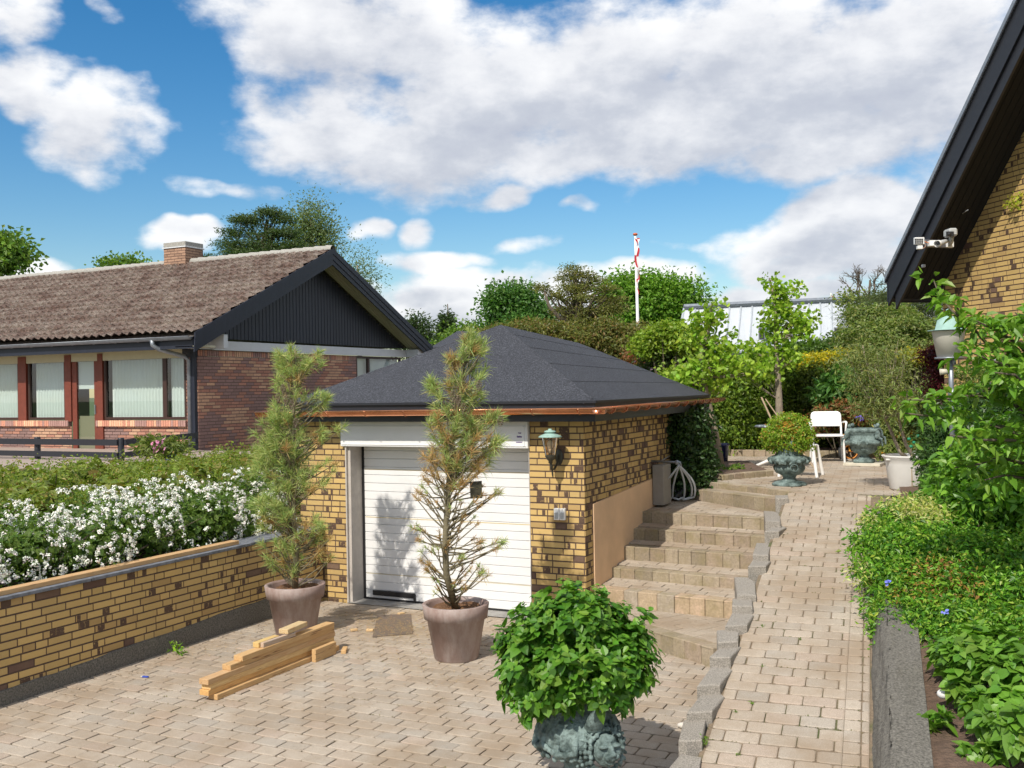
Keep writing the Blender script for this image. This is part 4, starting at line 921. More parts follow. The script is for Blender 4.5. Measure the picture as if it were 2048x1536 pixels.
# ------------------------------------------------------------------ wall lamp, switch, electric cabinet, hose
lp = pY(1098, 880, 9.30); lw = pY(1110, 915, 9.54)
t = thing('wall_lamp', 'green copper topped carriage lamp on the brick pillar right of the garage door', 'lamp', (lw[0], 9.53, lw[2]))
cx, cy, cz = lp[0], 9.33, lp[2]
mb = MB(); mb.lathe([(.001, .115), (.018, .113), (.02, .10), (.055, .092), (.062, .083), (.06, .078), (.045, .076), (.045, .068), (.105, .045), (.125, .030), (.12, .026), (.04, .05), (.001, .05)], (cx, cy, cz), 28); mb.build('lamp_hood', M('copper_green'), t, True)
mb = MB(); mb.lathe([(.088, .030), (.052, -.155)], (cx, cy, cz), 28); mb.build('lamp_glass', M('lamp_glass'), t, True)
mb = MB(); mb.ball((cx, cy, cz-.05), (.034, .034, .045)); mb.lathe([(.02, -.09), (.018, -.135), (.001, -.135)], (cx, cy, cz), 12); mb.build('bulb', M('white_plastic'), t, True)
mb = MB(); mb.lathe([(.054, -.155), (.056, -.17), (.04, -.20), (.022, -.215), (.022, -.24), (.001, -.245)], (cx, cy, cz), 20)
mb.tube([(cx, cy, cz-.23), (cx+.0, cy+.02, cz-.30), (cx+.0, cy+.09, cz-.31), (cx+.005, 9.50, cz-.24), (cx+.01, 9.535, cz-.16)], .013, 10); mb.tube([(cx, cy+.03, cz-.27), (cx, cy+.05, cz-.37), (cx, cy+.06, cz-.40)], [.013, .009, .003], 8)
for k in range(4): a_ = k*math.pi/2+.6; mb.tube([(cx+.088*math.cos(a_), cy+.088*math.sin(a_), cz+.03), (cx+.053*math.cos(a_), cy+.053*math.sin(a_), cz-.155)], .0035, 5)
mb.build('bracket', M('dark_bronze'), t, True)
mb = MB(); mb.ball((cx+.01, 9.53, cz-.19), (.045, .012, .085)); mb.build('backplate', M('dark_bronze'), t, True)
p = pY(1121, 1028, 9.53)
t = thing('double_switch', 'pair of grey switches on the brick pillar under the wall lamp', 'switch', (p[0], 9.53, p[2]))
mb = MB(); mb.box((p[0]-.062, 9.495, p[2]-.06), (p[0]-.002, 9.536, p[2]+.06), bev=.004); mb.box((p[0]+.002, 9.495, p[2]-.06), (p[0]+.062, 9.536, p[2]+.06), bev=.004); mb.build('housing', M('white_plastic'), t)
for x in (-.05, .014):
    mb = MB(); mb.box((p[0]+x, 9.487, p[2]-.045), (p[0]+x+.036, 9.496, p[2]+.02), (.42, .43, .43), bev=.002); mb.build('rocker', M('paint_attr'), t)
t = thing('electric_cabinet', 'tall narrow grey meter cabinet on the rendered garage wall above the stairs', 'cabinet', (-3.74, 11.9, .95))
mb = MB(); mb.box((-3.80, 11.72, .985), (-3.66, 12.03, 1.475), bev=.006); mb.build('body', mat('cabinet_grey', (.27, .25, .22), rough=.6, noise=.12, nscale=6), t)
mb = MB(); mb.tube([(-3.72, 11.98, 1.47), (-3.74, 11.98, 1.50), (-3.77, 12.02, 1.51), (-3.79, 12.5, 1.55)], .009, 8); mb.build('conduit', M('grey_plastic'), t, True)
t = thing('garden_hose', 'coiled pale grey garden hose hanging on a tap beside the stairs', 'hose', (-3.7, 12.5, .95))
hp0 = pX(1354, 928, -3.50)
mb = MB(); HD = 12.3
for px_b, bulge in ((1330, -.4), (1345, -.1), (1368, .5), (1382, .9), (1388, 1.15)):
    pts = []
    for q in np.linspace(0, 1, 14): pts.append(pD(1358+(px_b-1358)*math.sin(q*math.pi/2)**1.1+6*bulge*math.sin(q*math.pi), 930+64*q, HD+.30*q))
    pts += [pD(px_b-6-18*bulge*.5, 999, HD+.30), pD(px_b-22, 996, HD+.32)]; mb.tube(pts, .013, 8)
mb.tube([pD(1357, 932, HD), pD(1338, 955, HD), pD(1326, 978, HD+.15), pD(1330, 992, HD+.3)], .006, 6)
mb.build('hose', mat('hose_grey', (.46, .49, .52), rough=.4), t, True)
mb = MB(); mb.ball((hp0[0], hp0[1], hp0[2]+.02), .03); mb.tube([(-3.82, hp0[1], hp0[2]+.03), (hp0[0]+.04, hp0[1], hp0[2]+.02), (hp0[0]+.05, hp0[1], hp0[2]-.02)], .014, 8); mb.build('tap', M('zinc'), t, True)
mb = MB(); bc_ = pD(1350, 984, 12.85); [mb.ball(bc_+np.array([RG.uniform(-.12, .12), RG.uniform(-.12, .12), RG.uniform(-.07, .03)]), (RG.uniform(.07, .12), RG.uniform(.07, .12), RG.uniform(.05, .10)), n=9, m=6) for _ in range(9)]
bg_ = remesh(mb.build('black_sack', mat('black_sack', (.012, .013, .014), rough=.45), None, True), .012, 2); tag(bg_, 'crumpled black sack lying under the coiled garden hose', 'sack')
# ------------------------------------------------------------------ mauve pots
def flowerpot(c, label, R1=.30, R0=.20, H=.50):
    t = thing('flower_pot', label, 'flower pot', c, 'mauve terracotta pots on the driveway')
    mb = MB(); mb.lathe([(.001, 0), (R0-.01, 0), (R0, .01), (R1-.035, H-.13), (R1-.012, H-.128), (R1+.005, H-.004), (R1, H), (R1-.028, H), (R1-.035, H-.02), (R1-.05, H-.07)], c, 56); mb.build('pot', M('terracotta_mauve'), t, True)
    mb = MB(); rg = np.random.default_rng(5)
    def f(U_, V_):
        r = (R1-.045)*np.sqrt(V_)*1.0; a_ = U_*2*math.pi; z = H-.055+.02*np.sin(a_*5+r*30)*.6+.012*np.cos(a_*11+V_*19)
        return np.stack([c[0]+r*np.cos(a_), c[1]+r*np.sin(a_), c[2]+z], 1)
    mb.grid(40, 12, f, (.23, .12, .06)); mb.build('soil', mat('needle_litter', attr=True, rough=1, noise=.5, nscale=60, bump=1, bscale=90, bdist=.02), t, True)
    return t
PA = (-6.43, 8.12, 0.0); PB = (-4.46, 7.93, 0.0)
flowerpot(PA, 'mauve terracotta pot with a green pine, in the corner by the retaining wall')
flowerpot(PB, 'mauve terracotta pot with a thin browning pine, in front of the garage door')
# ------------------------------------------------------------------ ornate bronze urns
def lionhead(c, fwd, s):
    """lion mask: c centre, fwd unit outward, s size"""
    f = np.array(fwd, float); f /= np.linalg.norm(f); u = np.array([0, 0, 1.0]); u = u-f*(u@f); u /= np.linalg.norm(u); r = np.cross(f, u)
    mb = MB(); P = lambda a_, b_, c_: np.array(c)+(r*a_+u*b_+f*c_)*s
    def el(a_, b_, c_, ra, rb, rc): 
        n0 = len(mb.V); mb.ball((0, 0, 0), 1.0, n=14, m=10); V = mb.V[-1]; mb.V[-1] = P(a_, b_, c_)[None]+(V[:, :1]*ra*r+V[:, 1:2]*rc*f+V[:, 2:3]*rb*u)*s
    el(0, 0, 0, .42, .50, .34); el(0, -.12, .30, .20, .17, .22); el(0, .06, .36, .10, .22, .14); el(0, -.02, .50, .12, .08, .08)
    el(-.13, -.10, .42, .12, .10, .12); el(.13, -.10, .42, .12, .10, .12); el(0, -.30, .28, .15, .08, .14)
    el(-.22, .20, .30, .16, .07, .12); el(.22, .20, .30, .16, .07, .12); el(0, .34, .16, .26, .16, .18); el(-.30, -.02, .16, .14, .18, .14); el(.30, -.02, .16, .14, .18, .14)
    rg = random.Random(4)
    for k in range(26):
        a_ = k/26*2*math.pi; ra = .52+.07*rg.random()
        for j in range(4):
            q = P(math.cos(a_)*(ra+.02+.10*j), math.sin(a_)*(ra+.04+.08*j)*1.05-.03*j*j*.3, .0-.13*j+.05*math.sin(k*2.1+j)); mb.ball(q, s*(.085-.008*j), n=7, m=5)
    return mb
def scroll(mb, p, q, r, n=10, amp=.0):
    mb.tube([p*(1-t_)+q*t_+np.array([0, 0, amp*math.sin(t_*math.pi)]) for t_ in np.linspace(0, 1, n)], [r*(1-.5*abs(2*t_-1)) for t_ in np.linspace(0, 1, n)], 8)
# big urn in the foreground
UC = pD(1153, 1320, 6.05); ux, uy = UC[0], UC[1]
t = thing('bronze_urn', 'big verdigris bronze urn with lion mask in the foreground', 'urn', (ux, uy, 0))
SU = 1.0
def urnrad(tt, h): return 1+.03*abs(math.sin(tt*9))*(1 if .35 < h < .62 else .2)
mb = MB(); mb.lathe([(.001, 0), (.22, 0), (.23, .03), (.20, .07), (.11, .10), (.085, .15), (.10, .19), (.17, .235), (.225, .29), (.248, .35), (.246, .41), (.225, .45), (.195, .48), (.185, .53), (.192, .58), (.215, .63), (.222, .642), (.205, .645), (.18, .60), (.17, .5), (.001, .5)], (ux, uy, 0), 72, f=urnrad); body = mb.build('body', M('bronze_patina'), t, True)
vd = np.array([-ux, -uy, 0]); vd /= np.linalg.norm(vd); vr = np.array([-vd[1], vd[0], 0])
ld = vd*math.cos(math.radians(38))+vr*math.sin(math.radians(38))     # the mask sits to the right of the side facing us
if (pD(1200, 1500, 6)-EYE)@RT < 0: ld = vd
mb = MB()                                                            # leafy collar and festoon
rg = random.Random(9)
for k in range(14):
    a_ = k/14*2*math.pi+.1; d_ = np.array([math.cos(a_), math.sin(a_), 0]); s_ = np.array([-d_[1], d_[0], 0]); b0 = np.array([ux, uy, .45])+d_*.205
    for j in range(7): q = b0+d_*(.045*math.sin(j/6*2.2))+np.array([0, 0, -.028*j]); mb.ball(q, (.030-.003*abs(j-2), .030-.003*abs(j-2), .022), n=8, m=6)
for k in range(60):
    a_ = k/60*2*math.pi
    if math.cos(a_-math.atan2(ld[1], ld[0])) > .80: continue
    sag = .035*abs(math.sin(a_*3)); mb.ball((ux+.262*math.cos(a_), uy+.262*math.sin(a_), .335-sag), .017+.008*rg.random(), n=8, m=6)
for k in range(28):
    a_ = k/28*2*math.pi; mb.ball((ux+.235*math.cos(a_), uy+.235*math.sin(a_), .27-.012*rg.random()), .014+.012*rg.random(), n=7, m=5)
remesh(mb.build('festoon', M('bronze_patina'), t, True), .006, 1)
ld = vd*math.cos(math.radians(24))+vr*math.sin(math.radians(24)); lc = pD(1212, 1500, 5.80)
lm = remesh(lionhead(lc, ld+np.array([0, 0, .05]), .19).build('lion_mask', M('bronze_patina'), t, True), .0045, 1)
mb = MB(); hd0 = np.array([ux, uy, .50])+ld*.19
mb.tube([hd0+np.array([0, 0, -.07]), hd0+ld*.06+np.array([0, 0, -.02]), hd0+ld*.12+np.array([0, 0, .06]), hd0+ld*.15+np.array([0, 0, .13])], [.055, .055, .042, .012], 10)
sl2 = np.cross(ld, (0, 0, 1)); mb.extrude([hd0+ld*.04+np.array([0, 0, -.04])+sl2*.05, hd0+ld*.19+np.array([0, 0, .10])+sl2*.01, hd0+ld*.17+np.array([0, 0, .13])-sl2*.01, hd0+ld*.0+np.array([0, 0, .07])-sl2*.05], np.array([0, 0, .012]))
mb.build('leaf_spout', M('bronze_patina'), t, True)
rt = RT.copy(); rt[2] = 0; rt /= np.linalg.norm(rt)
mb = MB(); h0 = np.array([ux, uy, .56])+rt*.20; pts = [h0, h0+rt*.06+np.array([0, 0, .10]), h0+rt*.10+np.array([0, 0, .13]), h0+rt*.15+np.array([0, 0, .115]), h0+rt*.20+np.array([0, 0, .06])]
mb.tube(pts, [.03, .032, .034, .030, .018], 10); mb.ball(pts[3]+np.array([0, 0, -.005]), (.042, .042, .034)); mb.tube([pts[4]-rt*.02, pts[4]+rt*.035+np.array([0, 0, -.035])], [.026, .008], 8); remesh(mb.build('bird_handle', M('bronze_patina'), t, True), .006, 3)
mb = MB(); h0 = np.array([ux, uy, .56])-rt*.20; pts = [h0, h0-rt*.06+np.array([0, 0, .10]), h0-rt*.10+np.array([0, 0, .13]), h0-rt*.15+np.array([0, 0, .115]), h0-rt*.20+np.array([0, 0, .06])]; mb.tube(pts, [.03, .032, .034, .030, .012], 10); mb.build('bird_handle', M('bronze_patina'), t, True)
mb = MB(); mb.lathe([(.001, .585), (.185, .61)], (ux, uy, 0), 24, (.1, .06, .04)); mb.build('soil', M('soil'), t)
# small urn at the head of the ramp
p = pZ(1576, 972, TZ); sx, sy = p[0], p[1]+.10
t = thing('bronze_urn', 'small verdigris bronze urn with ring handle at the top of the ramp', 'urn', (sx, sy, TZ))
k = .78; pr = [(.001, 0), (.20, 0), (.205, .02), (.17, .045), (.10, .06), (.075, .09), (.085, .12), (.16, .16), (.185, .20), (.19, .23), (.17, .262), (.205, .29), (.235, .31), (.245, .335), (.22, .36), (.17, .375), (.155, .41), (.165, .50), (.20, .54), (.19, .545), (.15, .50), (.001, .48)]
mb = MB(); mb.lathe([(r_, z_) for r_, z_ in pr], (sx, sy, TZ), 64, f=lambda tt, h: 1+(.035*math.sin(tt*22) if .3 < h < .5 else .05*abs(math.sin(tt*6)) if h < .18 else .03*math.sin(tt*13) if .5 < h < .72 else 0)); mb.build('body', M('bronze_patina'), t, True)
mb = MB()
for q in range(22):
    a_ = q/22*2*math.pi; mb.ball((sx+.235*math.cos(a_), sy+.235*math.sin(a_), TZ+.315+.015*math.sin(q*2.3)), .032, n=8, m=6)
    mb.ball((sx+.222*math.cos(a_+.1), sy+.222*math.sin(a_+.1), TZ+.285), .022, n=7, m=5)
remesh(mb.build('leaf_rim', M('bronze_patina'), t, True), .007, 2)
lm2 = remesh(lionhead(np.array([sx, sy, TZ+.30])+vd*.22, vd, .075).build('lion_mask', M('bronze_patina'), t, True), .004, 1)
mb = MB(); rc = np.array([sx, sy, TZ+.235])+vd*.29; mb.tube([rc+(vr*math.cos(a_)+np.array([0, 0, 1])*math.sin(a_))*.045 for a_ in np.linspace(0, 2*math.pi, 24)], .008, 8); mb.build('ring_handle', M('bronze_patina'), t, True)
mb = MB(); bc = np.array([sx, sy, TZ+.50])+vd*.19; mb.lathe([(.001, .09), (.018, .08), (.024, .04), (.034, 0), (.036, -.01)], bc, 14); mb.ball(bc+np.array([-.02, 0, .10]), (.008, .008, .024)); mb.ball(bc+np.array([.025, 0, .10]), (.008, .008, .024)); mb.build('bell_ornament', M('bronze_patina'), t, True)
# square urn with figures on a pale slab
p = pZ(1727, 925, TZ+.05); qx, qy = p[0], p[1]+.1
mb = MB(); a_ = math.radians(5); Mx = Matrix.Translation((qx, qy, TZ)) @ Matrix.Rotation(-a_, 4, 'Z'); mb.box((-.27, -.22, 0), (.27, .30, .045), (.60, .56, .46), Mx, bev=.005); o = mb.build('stone_slab', M('matte_attr')); tag(o, 'flat pale stone slab carrying the square bronze urn', 'slab')
t = thing('square_urn', 'square verdigris bronze planter with small figures on its corners', 'urn', (qx, qy, TZ+.045))
z0 = TZ+.045
mb = MB(); mb.lathe([(.001, 0), (.15, 0), (.15, .04), (.10, .06), (.06, .09), (.065, .12), (.15, .15), (.19, .20), (.19, .25), (.26, .29), (.27, .33), (.20, .36), (.19, .43), (.235, .47), (.24, .52), (.20, .52), (.18, .46), (.001, .46)], (qx, qy, z0), 56, f=lambda tt, h: (1.0/max(abs(math.cos(tt)), abs(math.sin(tt)))**(.8 if h < .2 or h > .5 else .25))*(1+.02*math.sin(tt*20))); mb.build('body', M('bronze_patina'), t, True)
mb = MB()
for q in range(40):
    a_ = q/40*2*math.pi; s_ = 1/max(abs(math.cos(a_)), abs(math.sin(a_)))**.6; mb.ball((qx+.25*s_*math.cos(a_), qy+.25*s_*math.sin(a_), z0+.31+.02*math.sin(q*1.7)), .026, n=7, m=5)
remesh(mb.build('festoon', M('bronze_patina'), t, True), .008, 2)
for s1 in (-1, 1):
    for s2 in (-1, 1):
        b = np.array([qx+s1*.22, qy+s2*.20, z0+.36]); mb = MB(); iw = np.array([-s1*.6, -s2*.3, 0])
        mb.ball(b+(0, 0, .05), (.045, .045, .05)); mb.tube([b+(0, 0, .03), b+(0, 0, .10), b+iw*.04+(0, 0, .15)], [.045, .038, .025], 8); mb.ball(b+iw*.06+(0, 0, .20), .032); mb.tube([b+(0, 0, .14), b+iw*.09+(0, 0, .11), b+iw*.12+(0, 0, .06)], [.018, .014, .012], 6); mb.tube([b+(0, 0, .02), b-iw*.10+(0, 0, .01), b-iw*.12+(0, 0, -.10)], [.026, .02, .014], 6)
        remesh(mb.build('cherub_figure', M('bronze_patina'), t, True), .007, 2)
# ------------------------------------------------------------------ garden furniture
def bar(mb, A, B, w, d, side=None):
    A, B = np.array(A, float), np.array(B, float); u = B-A; L_ = np.linalg.norm(u); u /= L_; s_ = np.array(side if side is not None else ((0, 1, 0) if abs(u[1]) < .9 else (1, 0, 0)), float); s_ -= u*(s_@u); s_ /= np.linalg.norm(s_); n_ = np.cross(u, s_)
    Mx = Matrix(((s_[0], n_[0], u[0], A[0]), (s_[1], n_[1], u[1], A[1]), (s_[2], n_[2], u[2], A[2]), (0, 0, 0, 1))); mb.box((-w/2, -d/2, 0), (w/2, d/2, L_), (1, 1, 1), Mx, bev=min(w, d)*.25)
def chair(c, rot, label):
    t = thing('garden_chair', label, 'chair', c)
    cr, sr = math.cos(rot), math.sin(rot); T = lambda p: np.array([c[0]+p[0]*cr-p[1]*sr, c[1]+p[0]*sr+p[1]*cr, c[2]+p[2]])
    w, d = .25, .23
    mb = MB()                                                        # seat, slightly dished
    def f(U_, V_):
        x = (U_-.5)*2*(w-.01); y = (V_-.5)*2*d; z = .44-.012*np.cos(x/w*1.5)*np.cos(y/d*1.5); return np.stack([c[0]+x*cr-y*sr, c[1]+x*sr+y*cr, c[2]+z], 1)
    mb.grid(12, 12, f); o = mb.build('seat', M('white_plastic'), t, True); s_ = o.modifiers.new('s', 'SOLIDIFY'); s_.thickness = .025
    mb = MB()                                                        # curved back panel with rounded corners
    V = []; nx, nz = 14, 12
    for j in range(nz+1):
        zz = .56+.24*j/nz; cut = 0.0
        if j > nz-4: cut = .05*(1-math.sqrt(max(0, 1-((j-(nz-4))/4)**2)))
        for i in range(nx+1): x = (i/nx-.5)*2*(w-.012-cut); V.append(T((x, d-.0+.025*(1-(x/w)**2)+(zz-.44)*.22, zz)))
    mb.add(V, [[j*(nx+1)+i, j*(nx+1)+i+1, (j+1)*(nx+1)+i+1, (j+1)*(nx+1)+i] for j in range(nz) for i in range(nx)]); o = mb.build('backrest', M('white_plastic'), t, True); s_ = o.modifiers.new('s', 'SOLIDIFY'); s_.thickness = .018; s_.offset = 0
    for s in (-1, 1):
        mb = MB(); bar(mb, T((s*(w-.01), -d, 0)), T((s*(w-.02), -d+.02, .43)), .032, .032); mb.build('leg', M('white_plastic'), t)
        mb = MB(); bar(mb, T((s*(w-.0), d+.09, 0)), T((s*(w-.02), d+.0, .45)), .032, .032); mb.build('leg', M('white_plastic'), t)
        mb = MB(); bar(mb, T((s*(w-.02), d+.0, .43)), T((s*(w-.02), d+.05, .62)), .03, .03); mb.build('back_post', M('white_plastic'), t)
        mb = MB(); mb.tube([T((s*(w+.005), -d+.02, .43)), T((s*(w+.02), -d+.01, .60)), T((s*(w+.03), -d+.05, .635)), T((s*(w+.03), .0, .64)), T((s*(w+.0), d+.04, .625))], [.013, .014, .018, .018, .013], 8); mb.build('armrest', M('white_plastic'), t, True)
    return t
cc = pZ(1656, 925, TZ)
chair((cc[0]-.02, cc[1]+.12, TZ), math.radians(12), 'white plastic armchair standing free on the terrace, seen whole')
c2 = pZ(1637, 957, TZ); c2 = np.array([c2[0]-.27, c2[1]+.06, TZ])
t = thing('plastic_stool', 'white plastic stool almost hidden behind the bush in the small urn', 'stool', tuple(c2))
mb = MB(); mb.box((c2[0]-.20, c2[1], TZ+.405), (c2[0]+.20, c2[1]+.40, TZ+.43), bev=.008); mb.build('seat', M('white_plastic'), t)
for a_, b_ in ((-1, 0), (1, 0), (-1, 1), (1, 1)): mb = MB(); bar(mb, (c2[0]+a_*.25, c2[1]-.05+b_*.5, TZ), (c2[0]+a_*.19, c2[1]+.02+b_*.36, TZ+.42), .04, .04); mb.build('leg', M('white_plastic'), t)
tp = pD(1556, 850, 15.0); tx, ty = tp[0], tp[1]; tzh = tp[2]
t = thing('garden_table', 'round grey cafe table on a white tripod foot behind the small urn', 'table', (tx, ty, TZ))
mb = MB(); mb.lathe([(.001, 0), (.33, 0), (.345, -.008), (.345, -.022), (.33, -.028), (.001, -.028)], (tx, ty, tzh), 40); mb.build('tabletop', mat('table_grey', (.62, .65, .70), rough=.3, noise=.1), t, True)
mb = MB(); mb.tube([(tx, ty, TZ+.12), (tx, ty, tzh-.03)], .03, 14); mb.build('column', M('white_plastic'), t, True)
for k in range(3):
    a_ = math.radians(200+k*120); mb = MB(); mb.tube([(tx, ty, TZ+.16), (tx+.12*math.cos(a_), ty+.12*math.sin(a_), TZ+.12), (tx+.36*math.cos(a_), ty+.36*math.sin(a_), TZ+.02)], [.03, .027, .02], 10); mb.build('leg', M('white_plastic'), t, True)
mb = MB(); mb.box((tx+.02, ty-.03, tzh+.001), (tx+.12, ty+.05, tzh+.03), (.7, .7, .72), bev=.01); o = mb.build('ashtray', M('paint_attr')); tag(o, 'small white ashtray lying on the round cafe table', 'ashtray')
for (a0, a1, l_, r_) in (((1523, 795), (1547, 848), 'thicker brown wooden stake leaning behind the round table', .014), ((1531, 798), (1566, 848), 'thin pale wooden stake leaning behind the round table', .009)):
    A, B = pD(*a0, 15.9), pD(*a1, 15.5); mb = MB(); u = B-A; B2 = B+u*((B[2]-TZ)/-u[2]); mb.tube([A, B2], r_, 8, (.36, .27, .18)); o = mb.build('wooden_stake', M('matte_attr')); tag(o, l_, 'stake', 'stakes leaning behind the table')
# wheelbarrow upended behind the square urn
wp = pD(1650, 905, 16.6); 
t = thing('wheelbarrow', 'grey wheelbarrow with orange frame parked behind the square urn', 'wheelbarrow', (wp[0]+.5, wp[1], TZ))
X = lambda px, py, d=16.6: pD(px, py, d)
mb = MB()
A, B, C, D = X(1610+72, 842, 16.9), X(1768, 853, 16.7), X(1745, 893, 16.4), X(1700, 888, 16.5)
mb.extrude([A, B, C, D], np.array([.05, .45, .02])); o = mb.build('tray', mat('barrow_grey', (.27, .30, .30), rough=.6, noise=.2), t)
wc = X(1700, 903, 16.5); mb = MB(); ax = np.array([.45, -.89, 0]); s_ = np.array([.89, .45, 0])
mb.tube([wc+(s_*math.cos(a_)+np.array([0, 0, 1])*math.sin(a_))*.16 for a_ in np.linspace(0, 2*math.pi, 28)], .04, 10); tw = mb.build('tyre', mat('rubber', (.05, .05, .05), rough=.8), t, True)
mb = MB(); [mb.tube([wc+ax*o_+(s_*math.cos(a_)+np.array([0, 0, 1])*math.sin(a_))*.115 for a_ in np.linspace(0, 2*math.pi, 28)], .012, 6, (.62, .25, .05)) for o_ in (-.03, .03)]; mb.lathe([(.001, 0), (.1, 0)], wc, 12, (.35, .13, .06)); mb.build('rim', M('paint_attr'), t, True)
mb = MB(); OC = (.72, .34, .03); mb.tube([X(1782, 862), X(1763, 882), wc+np.array([.1, 0, 0])], .017, 8, OC); mb.tube([X(1688, 868), X(1697, 893), wc], .014, 8, OC); mb.tube([X(1676, 905), X(1697, 890)], .014, 8, OC); mb.tube([X(1745, 893), X(1752, 925)], .013, 8, (.3, .12, .06)); mb.build('frame', M('paint_attr'), t, True)
mb = MB(); mb.tube([X(1790, 857), X(1780, 867)], .024, 8, (.75, .40, .03)); mb.build('handle', M('paint_attr'), t, True)
# blue pot behind the ginkgo, orange pot beyond the garage
p = pZ(1436, 905, TZ); t = thing('blue_pot', 'square dark blue glazed pot behind the leaning ginkgo trunk', 'flower pot', (p[0]+.1, p[1]-1.2, TZ)); mb = MB(); b = np.array([p[0]+.12, p[1]-1.9, TZ]); b = pD(1438, 889, 15.6); b[2] = TZ
mb.lathe([(.001, 0), (.12, 0), (.14, .30), (.155, .31), (.155, .345), (.135, .345), (.125, .30), (.001, .29)], b, 32, f=lambda a_, h: 1/max(abs(math.cos(a_)), abs(math.sin(a_)))**.6); mb.build('pot', mat('blue_glaze', (.012, .02, .09), rough=.2), t, True)
p = pD(1286, 741, 20); t = thing('terracotta_pot', 'orange terracotta pot on a post beyond the garage roof', 'flower pot', (p[0], p[1], p[2]-.1)); mb = MB(); mb.lathe([(.001, -.12), (.12, -.12), (.17, .12), (.19, .12), (.19, .20), (.001, .2)], p, 20); mb.build('pot', mat('orange_terracotta', (.42, .10, .04), rough=.8, noise=.2), t, True)
p = pD(1383, 752, 15.2); t = thing('wooden_bird_house', 'small weathered wooden bird table beside the garage roof edge', 'bird table', tuple(p)); mb = MB()
for k in range(5): mb.box((p[0]-.10+k*.042, p[1]-.06, p[2]-.10), (p[0]-.10+k*.042+.034, p[1]+.06, p[2]+.03+.02*(k % 2)), (.26, .16, .13))
mb.box((p[0]-.12, p[1]-.08, p[2]-.12), (p[0]+.12, p[1]+.08, p[2]-.10), (.3, .2, .16)); mb.tube([(p[0], p[1], p[2]-.12), (p[0], p[1], TZ)], .03, 8, (.2, .15, .12)); mb.build('box', M('matte_attr'), t)
# white tub with the olive
wpz = pZ(1813, 982, TZ); ox, oy = wpz[0], wpz[1]+.22
t = thing('white_tub', 'big round white plastic tub planted with an olive tree', 'flower pot', (ox, oy, TZ))
mb = MB(); mb.lathe([(.001, 0), (.195, 0), (.205, .015), (.245, .30), (.262, .36), (.285, .385), (.29, .40), (.275, .405), (.262, .39), (.24, .35), (.001, .33)], (ox, oy, TZ), 48); mb.build('tub', mat('tub_white', (.70, .69, .66), rough=.75, noise=.06, bump=.2, bscale=90), t, True)
for k in range(5):
    mb = MB(); mb.box((ox-.22+k*.095, oy-.20, TZ+.352), (ox-.22+k*.095+.05, oy+.20, TZ+.368), (.75, .74, .70)); mb.build('cover_slat', M('paint_attr'), t)
mb = MB(); cs = pD(1824, 950, 11.5); mb.tube([(cs[0], cs[1]-.02, TZ), (cs[0], cs[1]-.02, TZ+.42)], .006, 6, (.40, .31, .2)); o = mb.build('bamboo_cane', M('matte_attr')); tag(o, 'short bamboo cane standing against the white tub', 'cane')
# ------------------------------------------------------------------ lantern on its post
LD = 9.6; L0 = pD(1897, 655, LD); s_ = LD/F_
t = thing('garden_lantern', 'big lantern with green copper roof and frosted cone on a galvanised post', 'lamp', (L0[0], L0[1], 1.0))
zt, zr, zg = pD(1897, 640, LD)[2], pD(1897, 656, LD)[2], pD(1897, 715, LD)[2]
cx, cy = L0[0], L0[1]
mb = MB(); mb.lathe([(.001, zt-zr+.11), (.02, zt-zr+.10), (.022, zt-zr+.05), (.04, zt-zr+.035), (.10, zt-zr+.0), (.125, -.03+.01), (.19, -.10+.1-.02), (.195, -.025), (.001, -.01)], (cx, cy, zr), 32); mb.build('lamp_roof', M('copper_green'), t, True)
mb = MB(); mb.lathe([(.152, zr-.03), (.108, zg+.005), (.001, zg+.004)], (cx, cy, 0), 40); mb.build('lamp_shade', mat('frosted', (.52, .50, .44), rough=.55), t, True)
mb = MB(); mb.lathe([(.001, zg+.003), (.13, zg+.003), (.13, zg-.012), (.001, zg-.012)], (cx, cy, 0), 28); mb.tube([(cx+.015, cy, zg-.012), (cx+.015, cy, zg-.30), (cx+.02, cy, .8)], [.022, .024, .03], 12); mb.tube([(cx+.045, cy-.02, zg-.01), (cx+.045, cy-.02, zg-.07)], .018, 8); mb.tube([(cx+.02, cy, zg-.30), (cx+.02, cy, zg-.40)], .038, 12); mb.build('post', M('zinc'), t, True)
q = pD(1884, 744, LD); mb = MB(); mb.tube([(q[0]-.02, q[1], q[2]), (q[0]+.05, q[1], q[2]+.005)], [.032, .022], 12, (.55, .52, .42)); mb.build('motion_sensor', M('paint_attr'), t, True)
# ------------------------------------------------------------------ cameras under the verge of the right house
def HO(px, py, o): r_ = ray(px, py); return EYE+r_*(((HC+hn*o-EYE)@hn)/(r_@hn))
b = HO(1900, 487, .03); zz = np.array([0, 0, 1.0]); cu = RT.copy(); cu[2] = 0; cu /= np.linalg.norm(cu); cf = -FW.copy(); cf[2] = 0; cf /= np.linalg.norm(cf)
def cbox(mb, c, w, h, d, col=(1, 1, 1), bev=.004, u=None, f=None):
    u = cu if u is None else u; f = cf if f is None else f; Mx = Matrix(((u[0], f[0], 0, c[0]), (u[1], f[1], 0, c[1]), (0, 0, 1, c[2]), (0, 0, 0, 1))); mb.box((-w/2, -d/2, -h/2), (w/2, d/2, h/2), col, Mx, bev=bev)
DS = 12.9; S = lambda px, py, d=DS: pD(px, py, d); m_ = DS/F_
mb = MB(); A, B = S(1850, 487, 12.95), S(1905, 489, 13.3); bar(mb, A, B, .10, .03, (0, 0, 1)); o = mb.build('mounting_board', mat('grey_board', (.13, .13, .14), rough=.7)); tag(o, 'dark mounting board under the black verge carrying the cameras', 'bracket')
t = thing('security_camera', 'upper white bullet camera on the wall under the black verge', 'camera', tuple(S(1901, 465)), 'security cameras under the verge')
